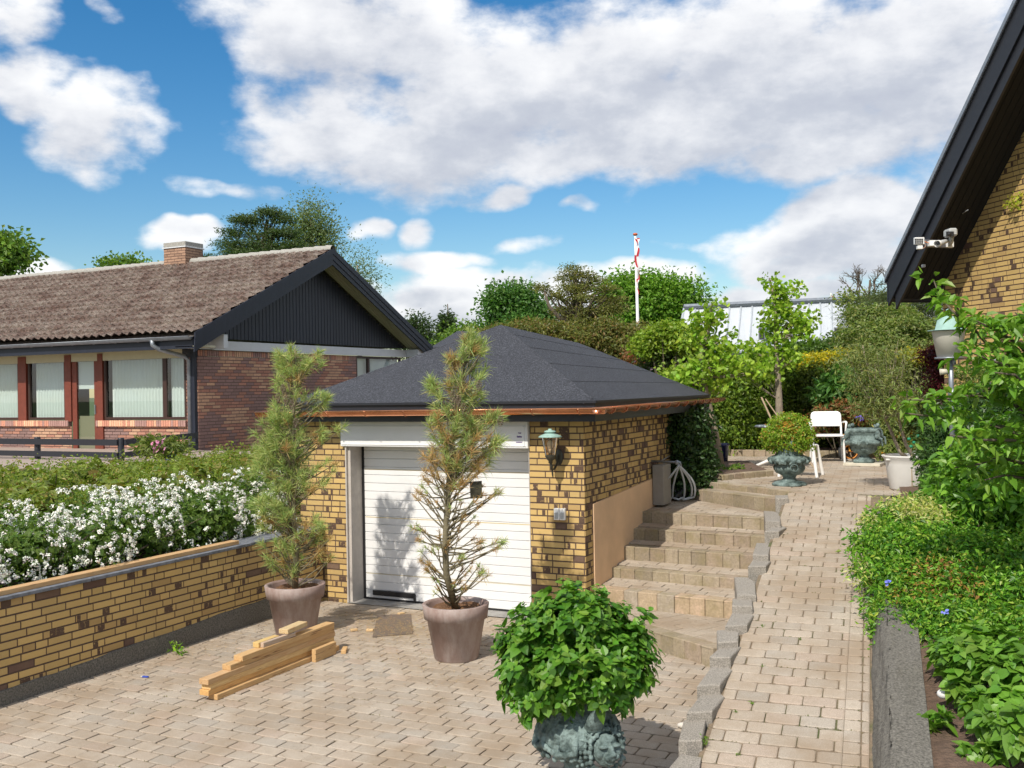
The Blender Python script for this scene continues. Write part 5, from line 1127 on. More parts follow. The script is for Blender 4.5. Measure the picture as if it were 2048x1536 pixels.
mb = MB(); cbox(mb, S(1901, 466), 17*m_, 16*m_, .20, bev=.02); mb.build('housing', mat('cam_grey', (.42, .43, .43), rough=.4), t)
mb = MB(); cbox(mb, S(1900, 468, DS-.105), 15*m_, 10*m_, .02, bev=.004); mb.build('front_plate', M('dark_plastic'), t)
mb = MB(); mb.ball(S(1899, 468, DS-.118), 3.2*m_); mb.build('lens', M('lens_black'), t, True)
mb = MB(); mb.tube([S(1903, 474), S(1902, 484, 13.0), S(1900, 488, 13.15)], .03, 10); mb.build('bracket', M('cam_grey'), t, True)
mb = MB(); cbox(mb, S(1898, 489, 13.2), 15*m_, 12*m_, .08); mb.build('junction_box', M('white_plastic'), t)
t = thing('security_camera', 'lower tubular camera pointing left under the black verge', 'camera', tuple(S(1885, 485)), 'security cameras under the verge')
A, B = S(1901, 480, DS+.15), S(1876, 487, DS-.1)
mb = MB(); mb.tube([A, B], [3.5*m_, 5.5*m_], 16); mb.build('housing', M('cam_grey'), t, True)
mb = MB(); u_ = (B-A)/np.linalg.norm(B-A); mb.tube([B-u_*.02, B+u_*.03], 6.6*m_, 18, cap=False); mb.build('hood', M('white_plastic'), t, True)
mb = MB(); mb.ball(B+u_*.005, 4.2*m_); mb.build('lens', M('lens_black'), t, True)
mb = MB(); cbox(mb, S(1866, 487), 18*m_, 11*m_, .08, (.8, .8, .8)); o = mb.build('junction_box', M('white_plastic')); tag(o, 'plain white junction box left of the tubular camera', 'box')
t = thing('floodlight', 'small grey grid fronted floodlight with sensor at the verge', 'lamp', tuple(S(1838, 482)))
mb = MB(); cbox(mb, S(1838, 482), 19*m_, 14*m_, .05); mb.build('housing', M('white_metal'), t)
for r_ in range(3):
    for c_ in range(4): mb = MB(); cbox(mb, S(1831.5+c_*4.3, 478.5+r_*3.6, DS-.028), 3.4*m_, 2.2*m_, .006, bev=0); mb.build('led_cell', M('dark_plastic'), t)
mb = MB(); cbox(mb, S(1839, 495), 10*m_, 7*m_, .06); mb.build('sensor', M('white_plastic'), t)
mb = MB(); mb.tube([S(1848, 483), S(1853, 484.5), S(1857, 486)], .006, 6, (.6, .22, .08)); mb.tube([S(1849, 487), S(1851, 493), S(1846, 497)], .004, 6, (.5, .3, .2)); mb.build('cable', M('paint_attr'), t)
mb = MB(); cbox(mb, S(1847, 532, 13.2), 6*m_, 6*m_, .05, (.35, .35, .36)); o = mb.build('socket', M('paint_attr')); tag(o, 'small grey socket on the black boarding below the floodlight', 'socket')
mb = MB(); mb.tube([HO(1936, 420, .6), HO(1925, 427, .3), HO(1917, 437, .05), HO(1910, 455, .04)], .006, 6); o = mb.build('loose_cable', M('grey_plastic'), None, True); tag(o, 'thin loose cable hanging from the soffit above the cameras', 'cable')
# ------------------------------------------------------------------ flagpole with its pennant
fp0, fp1 = pD(1279.5, 735, 30), pD(1270.5, 470, 30)
t = thing('flagpole', 'tall white flagpole with orange ball top behind the garage', 'flagpole', (fp0[0], fp0[1], 1.0))
px_ = np.array([(fp0[0]+fp1[0])/2, fp0[1], 0])
mb = MB(); mb.tube([(fp0[0], fp0[1], 1.0), tuple(fp1)], [.062, .034], 14); mb.build('pole', M('white_plastic'), t, True)
mb = MB(); mb.ball(fp1+(0, 0, .02), (.075, .075, .045)); mb.build('finial', mat('orange_ball', (.55, .13, .05), rough=.4), t, True)
mb = MB(); Vp = []; Fp = []; cols = []; n = 46
W0 = pD(1271, 477, 29.9); W1 = pD(1274, 590, 29.9)
for i in range(n+1):
    tt_ = i/n; c_ = W0*(1-tt_)+W1*tt_; wd = .080*(1-.55*tt_)*(1 if tt_ < .93 else (1-tt_)/.07+.05); tw_ = 1.2*math.sin(tt_*9)+.8*math.sin(tt_*17); off = .03*math.sin(tt_*13)
    for s in (-1, 0, 1): Vp.append(c_+cu*(s*wd*abs(math.cos(tw_*.8))+off+.03)+cf*(.10+s*wd*math.sin(tw_)*.5))
    if i < n:
        for s in (0, 1): Fp.append([3*i+s, 3*i+s+1, 3*i+s+4, 3*i+s+3]); ph = math.sin(tt_*19+2.6*s+.8*math.sin(tt_*7)) > .05; cols.append((.50, .03, .045) if ph else (.8, .8, .8))
mb.add(Vp, Fp, np.array(cols)); o = mb.build('pennant', M('petal'), None, True); tag(o, 'long red and white pennant hanging twisted down the flagpole', 'pennant')
fp0, fp1 = pD(1663, 640, 60), pD(1662, 586, 60); t = thing('flagpole', 'thin distant flagpole with tiny red flag above the silver roof', 'flagpole', (fp0[0], fp0[1], 1.0)); mb = MB(); mb.tube([(fp0[0], fp0[1], 1), tuple(fp1)], .06, 8); mb.build('pole', M('white_plastic'), t)
mb = MB(); A = pD(1663, 590, 60); B = pD(1672, 597, 60); mb.extrude([A, B, B-(0, 0, .12), A-(0, 0, .15)], (0, .02, 0), (.4, .05, .05)); o = mb.build('pennant', M('paint_attr')); tag(o, 'tiny red pennant on the distant flagpole', 'pennant')
# nursery label hanging in the right hand pine
p = pD(952, 980, 8.75); mb = MB(); mb.extrude([p+cu*-.055+(0, 0, .075), p+cu*.052+(0, 0, .08), p+cu*.055+(0, 0, -.072), p+cu*-.05+(0, 0, -.075)], cf*.006, (.055, .05, .032)); mb.tube([p+(0, 0, .08), p+(0, 0, .14)], .002, 4)
o = mb.build('plant_label', mat('label_dark', (.05, .045, .028), rough=.35, noise=.9, nscale=18)); tag(o, 'dark rectangular plant label hanging in the pine before the garage door', 'label')
p = pD(1250, 885, 10.5)
for (x, y, l_) in ((1326, 1499, 'white pebble beside the lowest edging stones'), (1490, 1282, 'x')):
    if l_ == 'x': continue
    p = pZ(1368, 1457, 0); mb = MB(); mb.ball(p+(0, 0, .02), (.05, .03, .022), (.6, .56, .5)); o = mb.build('pebble', M('matte_attr'), None, True); tag(o, 'white stone lying against the lower edging stones', 'stone')
p = pR(1886, 1388, .2); mb = MB(); mb.ball(p, (.035, .03, .028), (.75, .74, .72)); o = mb.build('pebble', M('matte_attr'), None, True); tag(o, 'white stone on the soil under the right hand hydrangea', 'stone')
p = pD(1345, 897, 14); 
mb = MB(); gp = pX(345, 912, -13.9); mb = MB(); mb.lathe([(.001, 0), (.16, 0), (.21, .30), (.23, .32), (.001, .32)], pD(342, 912, 17.5)-(0, 0, .15), 24, (.02, .06, .30)); o = mb.build('blue_bucket', M('paint_attr')); tag(o, 'blue bucket half hidden by the hedge near the bungalow corner', 'bucket')
# ------------------------------------------------------------------ foliage tools
def unit(v): return v/(np.linalg.norm(v, axis=-1, keepdims=True)+1e-9)
def rnd_unit(n): return unit(R.normal(size=(n, 3)))
def leaf_cards(mb, P, N, size, col, asp=.5, droop=.0, kind='kite', fold=.25, tang=None):
    """one small folded leaf per point; size along its length"""
    n = len(P); N = unit(N); T = rnd_unit(n) if tang is None else tang+R.normal(size=(n, 3))*.35
    T = unit(T-N*(T*N).sum(1)[:, None]); S = np.cross(N, T); sz = (np.full(n, size) if np.isscalar(size) else size)*R.uniform(.7, 1.25, n); sz = sz[:, None]
    w = sz*asp*.5; f = w*fold*2; dz = np.zeros((n, 3)); dz[:, 2] = -droop; dz = dz*sz
    if kind == 'kite':
        V = np.stack([P, P+T*sz*.42+S*w+N*f, P+T*sz+dz, P+T*sz*.42-S*w+N*f], 1).reshape(-1, 3)
        b = np.arange(n)[:, None]*4; Fc = np.vstack([b+[0, 1, 2], b+[0, 2, 3]]); mb.add(V, Fc, np.vstack([col, col]))
    elif kind == 'leaf':                                             # broader, pointed, folded on its midrib and arched
        V = np.stack([P, P+T*sz*.25+S*w*.85+N*f, P+T*sz*.62+S*w*.78+N*f*.8+dz*.3, P+T*sz+dz, P+T*sz*.62-S*w*.78+N*f*.8+dz*.3, P+T*sz*.25-S*w*.85+N*f, P+T*sz*.45+dz*.15], 1).reshape(-1, 3)
        b = np.arange(n)[:, None]*7; Fc = np.vstack([b+[0, 1, 6], b+[1, 2, 6], b+[2, 3, 6], b+[3, 4, 6], b+[4, 5, 6], b+[5, 0, 6]]); mb.add(V, Fc, np.vstack([col]*6))
    elif kind == 'fan':
        V = np.stack([P, P+T*sz*.7+S*w*1.3, P+T*sz*.95+S*w*.4+N*f, P+T*sz*.95-S*w*.4+N*f, P+T*sz*.7-S*w*1.3], 1).reshape(-1, 3)
        b = np.arange(n)[:, None]*5; Fc = np.vstack([b+[0, 1, 2], b+[0, 2, 3], b+[0, 3, 4]]); mb.add(V, Fc, np.vstack([col]*3))
def palette(n, cols, var=.18, wts=None):
    c = np.array(cols, float); k = R.choice(len(c), n, p=wts); out = c[k]*R.uniform(1-var, 1+var, (n, 1)); return np.clip(out*(1+R.normal(0, .05, (n, 3))), 0.002, .95)
def blobpts(blobs, n, lo=.55, up=.35):
    B = np.array(blobs, float); area = (B[:, 3]*B[:, 4]+B[:, 4]*B[:, 5]+B[:, 3]*B[:, 5]); k = R.choice(len(B), n, p=area/area.sum()); b = B[k]
    d = rnd_unit(n); r = R.uniform(lo**2, 1, n)**.5; ph = b[:, 0]*3.1+b[:, 2]
    r = r*(1+.13*np.sin(d[:, 0]*5+ph)*np.sin(d[:, 1]*4+ph*.7)+.10*np.sin(d[:, 2]*9+ph)+.06*np.sin(d[:, 0]*13-ph))
    P = b[:, :3]+d*b[:, 3:6]*r[:, None]; N = unit(d/b[:, 3:6]*b[:, 3:6].mean(1)[:, None]); N[:, 2] += up
    return P, unit(N), k
def foliage(mb, blobs, K, nl, cr, size, cols, asp=.5, kind='kite', lo=.55, up=.35, droop=.1, var=.18, wts=None, cvar=.16, spread=.75, zsq=.7, gain=1.25):
    """K twigs spread through the blobs, nl leaves round each: gives clumps, gaps, light and dark"""
    C, N, _ = blobpts(blobs, K, lo, up)
    P = np.repeat(C, nl, 0); NN = np.repeat(N, nl, 0); g = R.normal(size=P.shape); g[:, 2] *= zsq; off = g*cr; P = P+off
    NN = unit(NN+R.normal(size=P.shape)*spread)
    cc = palette(len(P), cols, var, wts)*np.repeat(R.uniform(1-cvar, 1+cvar, K), nl)[:, None]*gain
    leaf_cards(mb, P, NN, size, cc, asp, droop, kind, tang=unit(off+1e-3)); return C
def bl(x, y, d, rx, ry, rd=None):                                    # crown lobe surveyed by bearing, distance and apparent half size
    c = pD(x, y, d); a_ = rx*d/F_; return (c[0], c[1], c[2], a_, (rd if rd else a_), ry*d/F_)
def sat(blobs, k=3, f=.5):
    out = [list(b) for b in blobs]
    for b in blobs:
        for _ in range(k):
            d = rnd_unit(1)[0]; g_ = f*R.uniform(.6, 1.1); out.append([b[0]+d[0]*b[3]*.95, b[1]+d[1]*b[4]*.95, b[2]+abs(d[2])*b[5]*.95 if R.random() < .7 else b[2]+d[2]*b[5]*.9, b[3]*g_, b[4]*g_, b[5]*g_])
    return out
def limbs(mb, base, top, targets, r0, col=(1, 1, 1), sag=.1, r1=.012, n=6):
    base, top = np.array(base, float), np.array(top, float)
    for q in targets:
        q = np.array(q, float); h = np.clip((q[2]-base[2])/(top[2]-base[2]+1e-6)-.25*R.random(), .12, .95); s = base*(1-h)+top*h; m_ = (s+q)/2+np.array([0, 0, -sag*np.linalg.norm(q-s)*(R.random()-.2)])+R.normal(size=3)*.04*np.linalg.norm(q-s)
        rr = r0*(1-h)*.45+r1; mb.tube([s, m_, q], [rr, rr*.6+r1*.3, r1*.5], n, col, cap=False)
def tree(name, label, cat, base, top, blobs, tr, K, nl, cr, size, cols, barkm='bark', nlimb=14, group=None, leafm='leaf', trunkpts=None, rag=3, **kw):
    base = np.array(base, float); t = thing(name, label, cat, tuple(base), group); mb = MB()
    tp = trunkpts if trunkpts is not None else [base-(0, 0, .1), base*.65+np.array(top)*.35+R.normal(size=3)*tr*.6, base*.3+np.array(top)*.7+R.normal(size=3)*tr*.6, np.array(top)]
    mb.tube(tp, np.linspace(tr, tr*.22, len(tp)), 10)
    if rag and name not in ('spruce_tree', 'bare_tree'): blobs = sat(blobs, rag)
    fb = MB(); C = foliage(fb, blobs, K, nl, cr, size, cols, **kw)
    limbs(mb, base, top, C[R.choice(len(C), min(nlimb, len(C)), replace=False)], tr, r1=tr*.07)
    mb.build('trunk', M(barkm), t, True); fb.build('crown', M(leafm), t); return t
def shrub(name, label, cat, blobs, K, nl, cr, size, cols, leafm='leaf', group=None, zb=None, core=None, stems=10, ragged=0, **kw):
    if ragged: blobs = sat(blobs, ragged, .45)
    B = np.array(blobs, float); c = B[:, :3].mean(0); z0 = (B[:, 2]-B[:, 5]).min() if zb is None else zb; base = (c[0], c[1], z0); t = thing(name, label, cat, base, group)
    fb = MB(); C = foliage(fb, blobs, K, nl, cr, size, cols, **kw)
    if core:                                                        # inner twigs and shaded leaves that stop one seeing through
        for b in blobs:
            n_ = 240
            P, N, _ = blobpts([b], n_, .3, .2); P = b[:3]+(P-np.array(b[:3]))*.72; leaf_cards(fb, P, N+R.normal(size=P.shape)*.4, min(max(b[3:6])*.24, .13), palette(n_, cols, .1), .9, 0, 'leaf', .1)
    fb.build('foliage', M(leafm), t)
    mb = MB()
    for q in C[R.choice(len(C), min(stems, len(C)), replace=False)]: s = np.array([c[0]+R.normal()*.08, c[1]+R.normal()*.08, z0-.03]); mb.tube([s, (s+q)/2+R.normal(size=3)*.04, q], [.016, .010, .004], 5, cap=False)
    mb.build('stems', M('bark'), t); return t
GREEN = [(.10, .19, .022), (.075, .155, .02), (.13, .22, .03)]
# ------------------------------------------------------------------ the two pines in the mauve pots
def tuft(mb, c, d, L_, n, cols, w=.0021, spread=.85):
    d = unit(np.array(d, float)); D = unit(d[None]+R.normal(size=(n, 3))*spread); o = c+R.normal(size=(n, 3))*L_*.05+d*R.uniform(-.35, .2, (n, 1))*L_; Ln = L_*R.uniform(.75, 1.15, (n, 1))
    S = unit(np.cross(D, rnd_unit(n))); tip = o+D*Ln; tip[:, 2] -= .10*Ln[:, 0]
    V = np.stack([o-S*w, o+S*w, (o+tip)/2+S*w*.9+[0, 0, .01*L_], (o+tip)/2-S*w*.9+[0, 0, .01*L_], tip], 1).reshape(-1, 3); b = np.arange(n)[:, None]*5
    cc = palette(n, cols, .2); mb.add(V, np.vstack([b+[0, 1, 2], b+[0, 2, 3], b+[3, 2, 4]]), np.vstack([cc]*3))
GN = [(.31, .41, .13), (.24, .34, .11), (.38, .45, .15), (.46, .47, .18)]; BN = [(.44, .29, .12), (.37, .22, .09), (.48, .36, .16)]
def pine(pot, label, trunkpx, depth, sprays, nd, more=1.0):
    t = thing('potted_pine', label, 'tree', (pot[0], pot[1], .44), 'pines in the mauve pots'); tb_ = MB(); nb = MB(); base = np.array([pot[0], pot[1], .44])
    spine = [base]+[pD(x, y, depth) for x, y in trunkpx]; spine = np.array(spine); rad = np.linspace(.034, .008, len(spine)); tb_.tube(spine, rad, 10)
    zs_ = spine[:, 2]
    for (x, y, r, n, L_, br, dn) in sprays:                           # clusters: bearing, apparent radius, tufts, needle length, browning, needles per tuft
        for k in range(int(n*more)):
            dd = rnd_unit(1)[0]; dd[2] *= .9; rr = r/F_*depth*R.uniform(.35, 1)
            c = pD(x, y, depth)+dd*rr*np.array([1, 1, 1]); z0 = max(c[2]-R.uniform(.04, .34), zs_[0]+.02); i = np.interp(z0, zs_, np.arange(len(zs_))); j = int(min(i, len(zs_)-2)); s = spine[j]*(1-(i-j))+spine[j+1]*(i-j)
            out = unit(c-s+np.array([0, 0, .06])); m_ = (s+c)/2+np.array([0, 0, -.05])*R.random()+R.normal(size=3)*.012
            tb_.tube([s, m_, c], [.008, .006, .0035], 5, (1, 1, 1), cap=False)
            col = BN if R.random() < br else GN
            tuft(nb, c, out+np.array([0, 0, .45]), L_, int(dn*R.uniform(.7, 1.2)), col)
            if R.random() < .7: tuft(nb, c-out*L_*.6, out+np.array([0, 0, .3]), L_*.9, int(dn*.5), BN if R.random() < br+.15 else GN, spread=.8)
    tb_.build('trunk', mat('pine_bark', (.19, .165, .10), rough=.9, noise=.4, nscale=30, bump=.6, bscale=60), t, True); nb.build('needles', M('needle'), t); return t
pa = pine(PA, 'green bushy pine with cones in the corner pot by the retaining wall', [(592, 1100), (586, 1030), (588, 950), (585, 880), (588, 800), (592, 735), (590, 700)], 10.05,
   [(585, 722, 42, 13, .10, .0, 55), (560, 730, 22, 5, .10, 0, 50), (622, 728, 22, 6, .10, 0, 50), (583, 765, 45, 11, .11, .05, 50), (618, 790, 26, 4, .10, .1, 40), (650, 795, 12, 3, .10, 0, 50), (640, 700, 10, 2, .09, 0, 45), (565, 830, 40, 12, .12, .05, 55), (640, 810, 18, 3, .10, 0, 40),
    (555, 875, 50, 17, .12, .02, 60), (545, 925, 48, 17, .12, .02, 60), (600, 895, 40, 10, .12, .1, 55), (650, 868, 26, 5, .10, .1, 40), (680, 858, 12, 2, .10, 0, 40), (560, 975, 55, 18, .12, .05, 60), (615, 960, 42, 11, .11, .25, 50), (655, 930, 22, 4, .10, .4, 36), (550, 1030, 48, 15, .12, .08, 58), (600, 1050, 48, 12, .11, .3, 50),
    (640, 1080, 32, 7, .10, .5, 40), (560, 1100, 40, 9, .11, .15, 50), (580, 1130, 32, 7, .10, .35, 42), (650, 1115, 20, 4, .10, .4, 40)], 60, 1.4)
pb = pine(PB, 'thin half brown pine with cones in front of the white garage door', [(893, 1150), (890, 1090), (893, 1030), (897, 960), (902, 900), (915, 820), (925, 750), (935, 690)], 8.8,
   [(938, 672, 16, 4, .11, 0, 50), (965, 700, 24, 6, .11, .05, 50), (935, 700, 30, 8, .11, .25, 50), (905, 715, 20, 5, .10, .6, 45), (915, 750, 38, 8, .11, .3, 45), (960, 745, 26, 6, .11, .1, 45), (870, 770, 22, 6, .11, .1, 50), (905, 785, 36, 9, .11, .35, 45), (945, 800, 26, 5, .10, .3, 40),
    (880, 830, 30, 7, .11, .1, 48), (930, 840, 46, 12, .12, .2, 50), (985, 835, 20, 6, .12, 0, 52), (870, 870, 30, 7, .11, .3, 45), (925, 880, 60, 17, .12, .35, 50), (990, 890, 20, 5, .12, .2, 50), (870, 910, 38, 10, .11, .6, 42), (930, 925, 56, 14, .12, .55, 48), (985, 915, 20, 5, .11, .5, 45), (860, 950, 30, 8, .08, .8, 30), (905, 960, 42, 9, .09, .75, 30),
    (845, 990, 22, 7, .06, .8, 24), (960, 1000, 34, 8, .06, .7, 20), (990, 985, 14, 3, .07, .2, 26), (835, 1055, 16, 4, .06, .7, 24), (900, 1010, 40, 8, .05, .9, 18), (940, 1050, 36, 7, .05, .8, 18), (850, 1090, 22, 5, .06, .3, 24), (975, 1090, 26, 6, .07, .4, 26), (1000, 1085, 8, 2, .08, .2, 30), (850, 1130, 24, 7, .06, .6, 26), (935, 1130, 32, 8, .06, .5, 26), (965, 1150, 16, 4, .08, .2, 30), (890, 1080, 34, 6, .05, .8, 18), (870, 1165, 26, 5, .05, .5, 20), (925, 1170, 22, 5, .05, .6, 20)], 60, 1.1)
def cone(parent, c, L_=.085):
    mb = MB(); n = 7
    for i in range(n):
        tt_ = i/(n-1); rr = L_*.26*math.sin(math.pi*(.15+.8*tt_)); z = -L_*tt_
        for k in range(8): a_ = k/8*2*math.pi+i*.4; mb.ball((c[0]+rr*math.cos(a_), c[1]+rr*math.sin(a_), c[2]+z), (L_*.10, L_*.10, L_*.055), (.11, .075, .05) if (k+i) % 3 else (.2, .16, .12), n=5, m=4)
    mb.build('cone', M('matte_attr'), parent, True)
for (x, y) in ((566, 778), (573, 800), (583, 810), (556, 795), (592, 845)): cone(pa, pD(x, y-8, 9.8))
for (x, y) in ((917, 800), (926, 815), (1001, 840), (958, 770), (906, 790)): cone(pb, pD(x, y-8, 8.55))
# ------------------------------------------------------------------ hydrangea in the big urn
def hydrangea(name, label, cat, blobs, K, nl, size, cols, base, group=None, stems=26, lo=.72, cr=.05):
    t = thing(name, label, cat, base, group); C, N, _ = blobpts(blobs, K, lo, .55); fb = MB(); sb_ = MB()
    for c, n_ in zip(C, N):                                          # whorls: pairs of leaves crossing round a shoot tip
        u = unit(np.cross(n_, rnd_unit(1)[0])); v = np.cross(n_, u); m = nl; a_ = np.repeat(np.arange(m//2)*1.25, 2)+np.tile([0, math.pi], m//2)+R.random()*3
        T = unit(u[None]*np.cos(a_)[:, None]+v[None]*np.sin(a_)[:, None]+n_[None]*np.linspace(.15, 1.0, m)[:, None]); Nn = unit(n_[None]*.8+np.array([0, 0, .35])+T*R.uniform(-.5, .35, (m, 1))+R.normal(size=(m, 3))*.28)
        P = c[None]+T*size*.06-n_[None]*np.linspace(.05, 0, m)[:, None]; cc = palette(m, cols, .14)*R.uniform(.85, 1.15)
        w = unit(T-Nn*(T*Nn).sum(1)[:, None]); sz = size*np.linspace(1.15, .55, m)*R.uniform(.75, 1.45)
        S = np.cross(Nn, w); szz = (sz*R.uniform(.85, 1.15, m))[:, None]; ww = szz*.36; f = ww*.28; dz = R.uniform(-.35, .12, (m, 1))*np.array([0, 0, 1.])*szz
        V = np.stack([P, P+w*szz*.18+S*ww*.75+Nn*f*.8, P+w*szz*.42+S*ww+Nn*f+dz*.05, P+w*szz*.72+S*ww*.7+Nn*f*.6+dz*.4, P+w*szz+dz, P+w*szz*.72-S*ww*.7+Nn*f*.6+dz*.4, P+w*szz*.42-S*ww+Nn*f+dz*.05, P+w*szz*.18-S*ww*.75+Nn*f*.8, P+w*szz*.35, P+w*szz*.7+dz*.35], 1).reshape(-1, 3)
        b = np.arange(m)[:, None]*10; tri_ = [[0, 1, 8], [1, 2, 8], [2, 9, 8], [2, 3, 9], [3, 4, 9], [4, 5, 9], [5, 6, 9], [6, 8, 9], [6, 7, 8], [7, 0, 8]]
        fb.add(V, np.vstack([b+q for q in tri_]), np.vstack([cc]*len(tri_)))
    for i in R.choice(len(C), min(stems, len(C)), replace=False): b_ = np.array(base, float); sb_.tube([b_+R.normal(size=3)*[.03, .03, 0], (b_+C[i])/2+[0, 0, .05], C[i]], [.008, .006, .004], 5, cap=False)
    fb.build('foliage', M('leaf_glossy'), t); sb_.build('stems', M('bark'), t); return t
HY_ = [(.080, .20, .018), (.050, .145, .014), (.10, .235, .022), (.15, .29, .035)]
hydrangea('hydrangea_bush', 'dense round hydrangea bush growing out of the big foreground urn', 'bush', [bl(1150, 1315, 6.05, 152, 130), bl(1075, 1300, 6.0, 84, 92), bl(1228, 1300, 6.0, 90, 92), bl(1150, 1225, 6.05, 100, 60), bl(1230, 1350, 5.95, 72, 70), bl(1065, 1355, 5.95, 70, 75), bl(1105, 1385, 5.9, 70, 34), bl(1175, 1372, 5.9, 60, 30)], 1150, 8, .064, HY_, (ux, uy, .58), cr=.05, lo=.6)
C2 = np.array([sx, sy, TZ])
shrub('round_bush', 'small clipped yellow green bush with orange tips growing in the small urn', 'bush', [(sx, sy, TZ+.66, .29, .29, .23), (sx-.1, sy-.05, TZ+.58, .20, .20, .18), (sx+.12, sy-.05, TZ+.58, .19, .19, .17)], 1300, 7, .018, .032, [(.20, .30, .03), (.14, .24, .025), (.26, .33, .04), (.38, .20, .05)], asp=.6, wts=[.4, .3, .2, .1], zb=TZ+.5, lo=.8)
mbs = MB(); foliage(mbs, [(sx+.02, sy-.16, TZ+.73, .10, .06, .07)], 60, 7, .02, .032, [(.48, .24, .05), (.40, .28, .06)], asp=.6)
o = mbs.build('orange_leaves', M('leaf'), bpy.data.objects['round_bush']); 
# ------------------------------------------------------------------ left side: clipped hedge and spiraea
def mass(name, label, cat, polyfn, dens, size, cols, kind='kite', asp=.5, leafm='leaf', nrm=(0, 0, 1), parent=None, spread=.8, var=.2, wts=None): pass
hb = []
for x in np.arange(-11.6, -8.3, .55):
    for y in np.arange(3.0, 14.6, .7):
        if x < -10.6 and y > 12.9: continue
        hb.append((x+R.normal()*.06, y+R.normal()*.08, 1.24+R.normal()*.05-(.06 if y > 9 else 0), .48, .52, .36))
CH = [(.155, .20, .032), (.12, .17, .028), (.20, .245, .045), (.23, .19, .055)]
shrub('clipped_hedge', 'broad mid green hedge between retaining wall and bungalow fence', 'hedge', hb, 9000, 9, .045, .050, CH, asp=.5, zb=.78, lo=.75, up=.6, stems=60, wts=[.35, .3, .25, .1], core=(.5, .6))
spb = []
for y in np.arange(3.2, 10.0, .42):
    for (x, z, r) in ((-7.72, 1.02, .34), (-8.15, 1.12, .36)): spb.append((x+R.normal()*.05, y+R.normal()*.07, z+R.normal()*.05-(.04 if y > 8 else 0), r, r*1.05, r*1.0))
spb = [b for b in spb if not (b[1] > 9.3 and b[0] > -7.9)]
t = shrub('spiraea_bush', 'white flowering spiraea bushes spilling over the retaining wall coping', 'bush', spb, 4200, 8, .04, .034, [(.10, .17, .03), (.075, .14, .028), (.13, .20, .04)], asp=.45, zb=.8, lo=.75, up=.3, stems=60, core=(.5, .6))
fb = MB(); C, N, k_ = blobpts(spb, 9500, .93, .25); keep = (N[:, 0] > -.35) & (C[:, 2] < 1.50); ph = np.sin(C[:, 1]*4.1)*np.sin(C[:, 2]*7+C[:, 1]*2)+.7*np.sin(C[:, 1]*13+C[:, 2]*9)*np.sin(C[:, 2]*17-C[:, 0]*11)+R.normal(size=len(C))*.25; keep &= ph > -.12; C, N = C[keep], N[keep]; C = C+N*.05
q = 15; P = np.repeat(C, q, 0); NN = np.repeat(N, q, 0); D = rnd_unit(len(P)); D = unit(D+NN*1.0); P = P+D*R.uniform(.6, 1, (len(P), 1))*.031*np.repeat(R.uniform(.7, 1.25, len(C)), q)[:, None]
leaf_cards(fb, P, D, .018, palette(len(P), [(.80, .80, .74), (.74, .75, .68)], .07), 1.0, 0, 'kite', .1); fb.build('blossom', M('petal'), t)
fb = MB(); P = pD(325, 893, 15.2)
shrub('rhododendron', 'pink flowering shrub by the corner of the black fence', 'bush', [bl(330, 895, 16.2, 45, 18), bl(300, 890, 16.2, 20, 14)], 160, 7, .05, .11, [(.10, .14, .03), (.13, .16, .04)], asp=.35, kind='kite')
fb = MB(); leaf_cards(fb, pD(316, 893, 15.9)+R.normal(size=(40, 3))*.05, rnd_unit(40), .07, palette(40, [(.55, .22, .36)], .15), .8, 0, 'leaf'); fb.build('blossom', M('petal'), bpy.data.objects['rhododendron'])
# ------------------------------------------------------------------ trees behind the bungalow
DG = [(.030, .055, .018), (.040, .070, .022), (.055, .085, .028)]
LGc = [(.11, .19, .03), (.08, .15, .025), (.15, .23, .04)]
def gz(x, y, d): p = pD(x, y, d); return (p[0], p[1], .5)
tree('pine_tree', 'dark green spreading pine behind the bungalow ridge', 'tree', gz(535, 520, 45), pD(535, 440, 45), [bl(x, y, 45, rx, ry) for x, y, rx, ry in ((492, 440, 24, 8), (540, 428, 24, 8), (568, 441, 20, 8), (515, 452, 26, 8), (468, 466, 26, 8), (520, 472, 32, 9), (566, 466, 28, 9), (452, 490, 16, 8), (498, 492, 40, 9), (550, 496, 44, 9), (590, 488, 20, 9), (510, 512, 60, 10), (590, 512, 40, 10), (420, 516, 10, 5))], .35, 330, 70, .20, .13, [(.045, .075, .024), (.055, .09, .028), (.07, .105, .034)], nlimb=50, asp=.35, zsq=.4, lo=.5, rag=0)
tree('birch_tree', 'pale hanging birch right of the dark pine behind the bungalow', 'tree', gz(630, 500, 48), pD(622, 440, 48), [bl(615, 450, 48, 26, 26), bl(640, 470, 48, 26, 34), bl(600, 480, 48, 28, 30), bl(660, 495, 48, 18, 16)], .2, 260, 30, .36, .15, [(.12, .16, .06), (.10, .14, .05), (.15, .19, .08)], barkm='pale_bark', nlimb=30, asp=.4, zsq=1.6, lo=.3)
tree('birch_tree', 'thin birch tips showing past the gable peak of the bungalow', 'tree', gz(715, 560, 52), pD(715, 530, 52), [bl(712, 535, 52, 18, 18), bl(738, 552, 52, 16, 14), bl(718, 575, 52, 26, 20)], .18, 90, 22, .40, .14, [(.12, .16, .06), (.10, .14, .05)], barkm='pale_bark', nlimb=26, asp=.4, zsq=1.6, lo=.2)
tree('maple_tree', 'light green tree cut by the left edge of the picture', 'tree', gz(-30, 560, 32), pD(-10, 500, 32), [bl(5, 490, 32, 38, 16), bl(-15, 520, 32, 45, 25), bl(20, 510, 32, 26, 16), bl(0, 550, 32, 18, 14)], .2, 130, 26, .25, .17, LGc, nlimb=26, asp=.7, lo=.4)
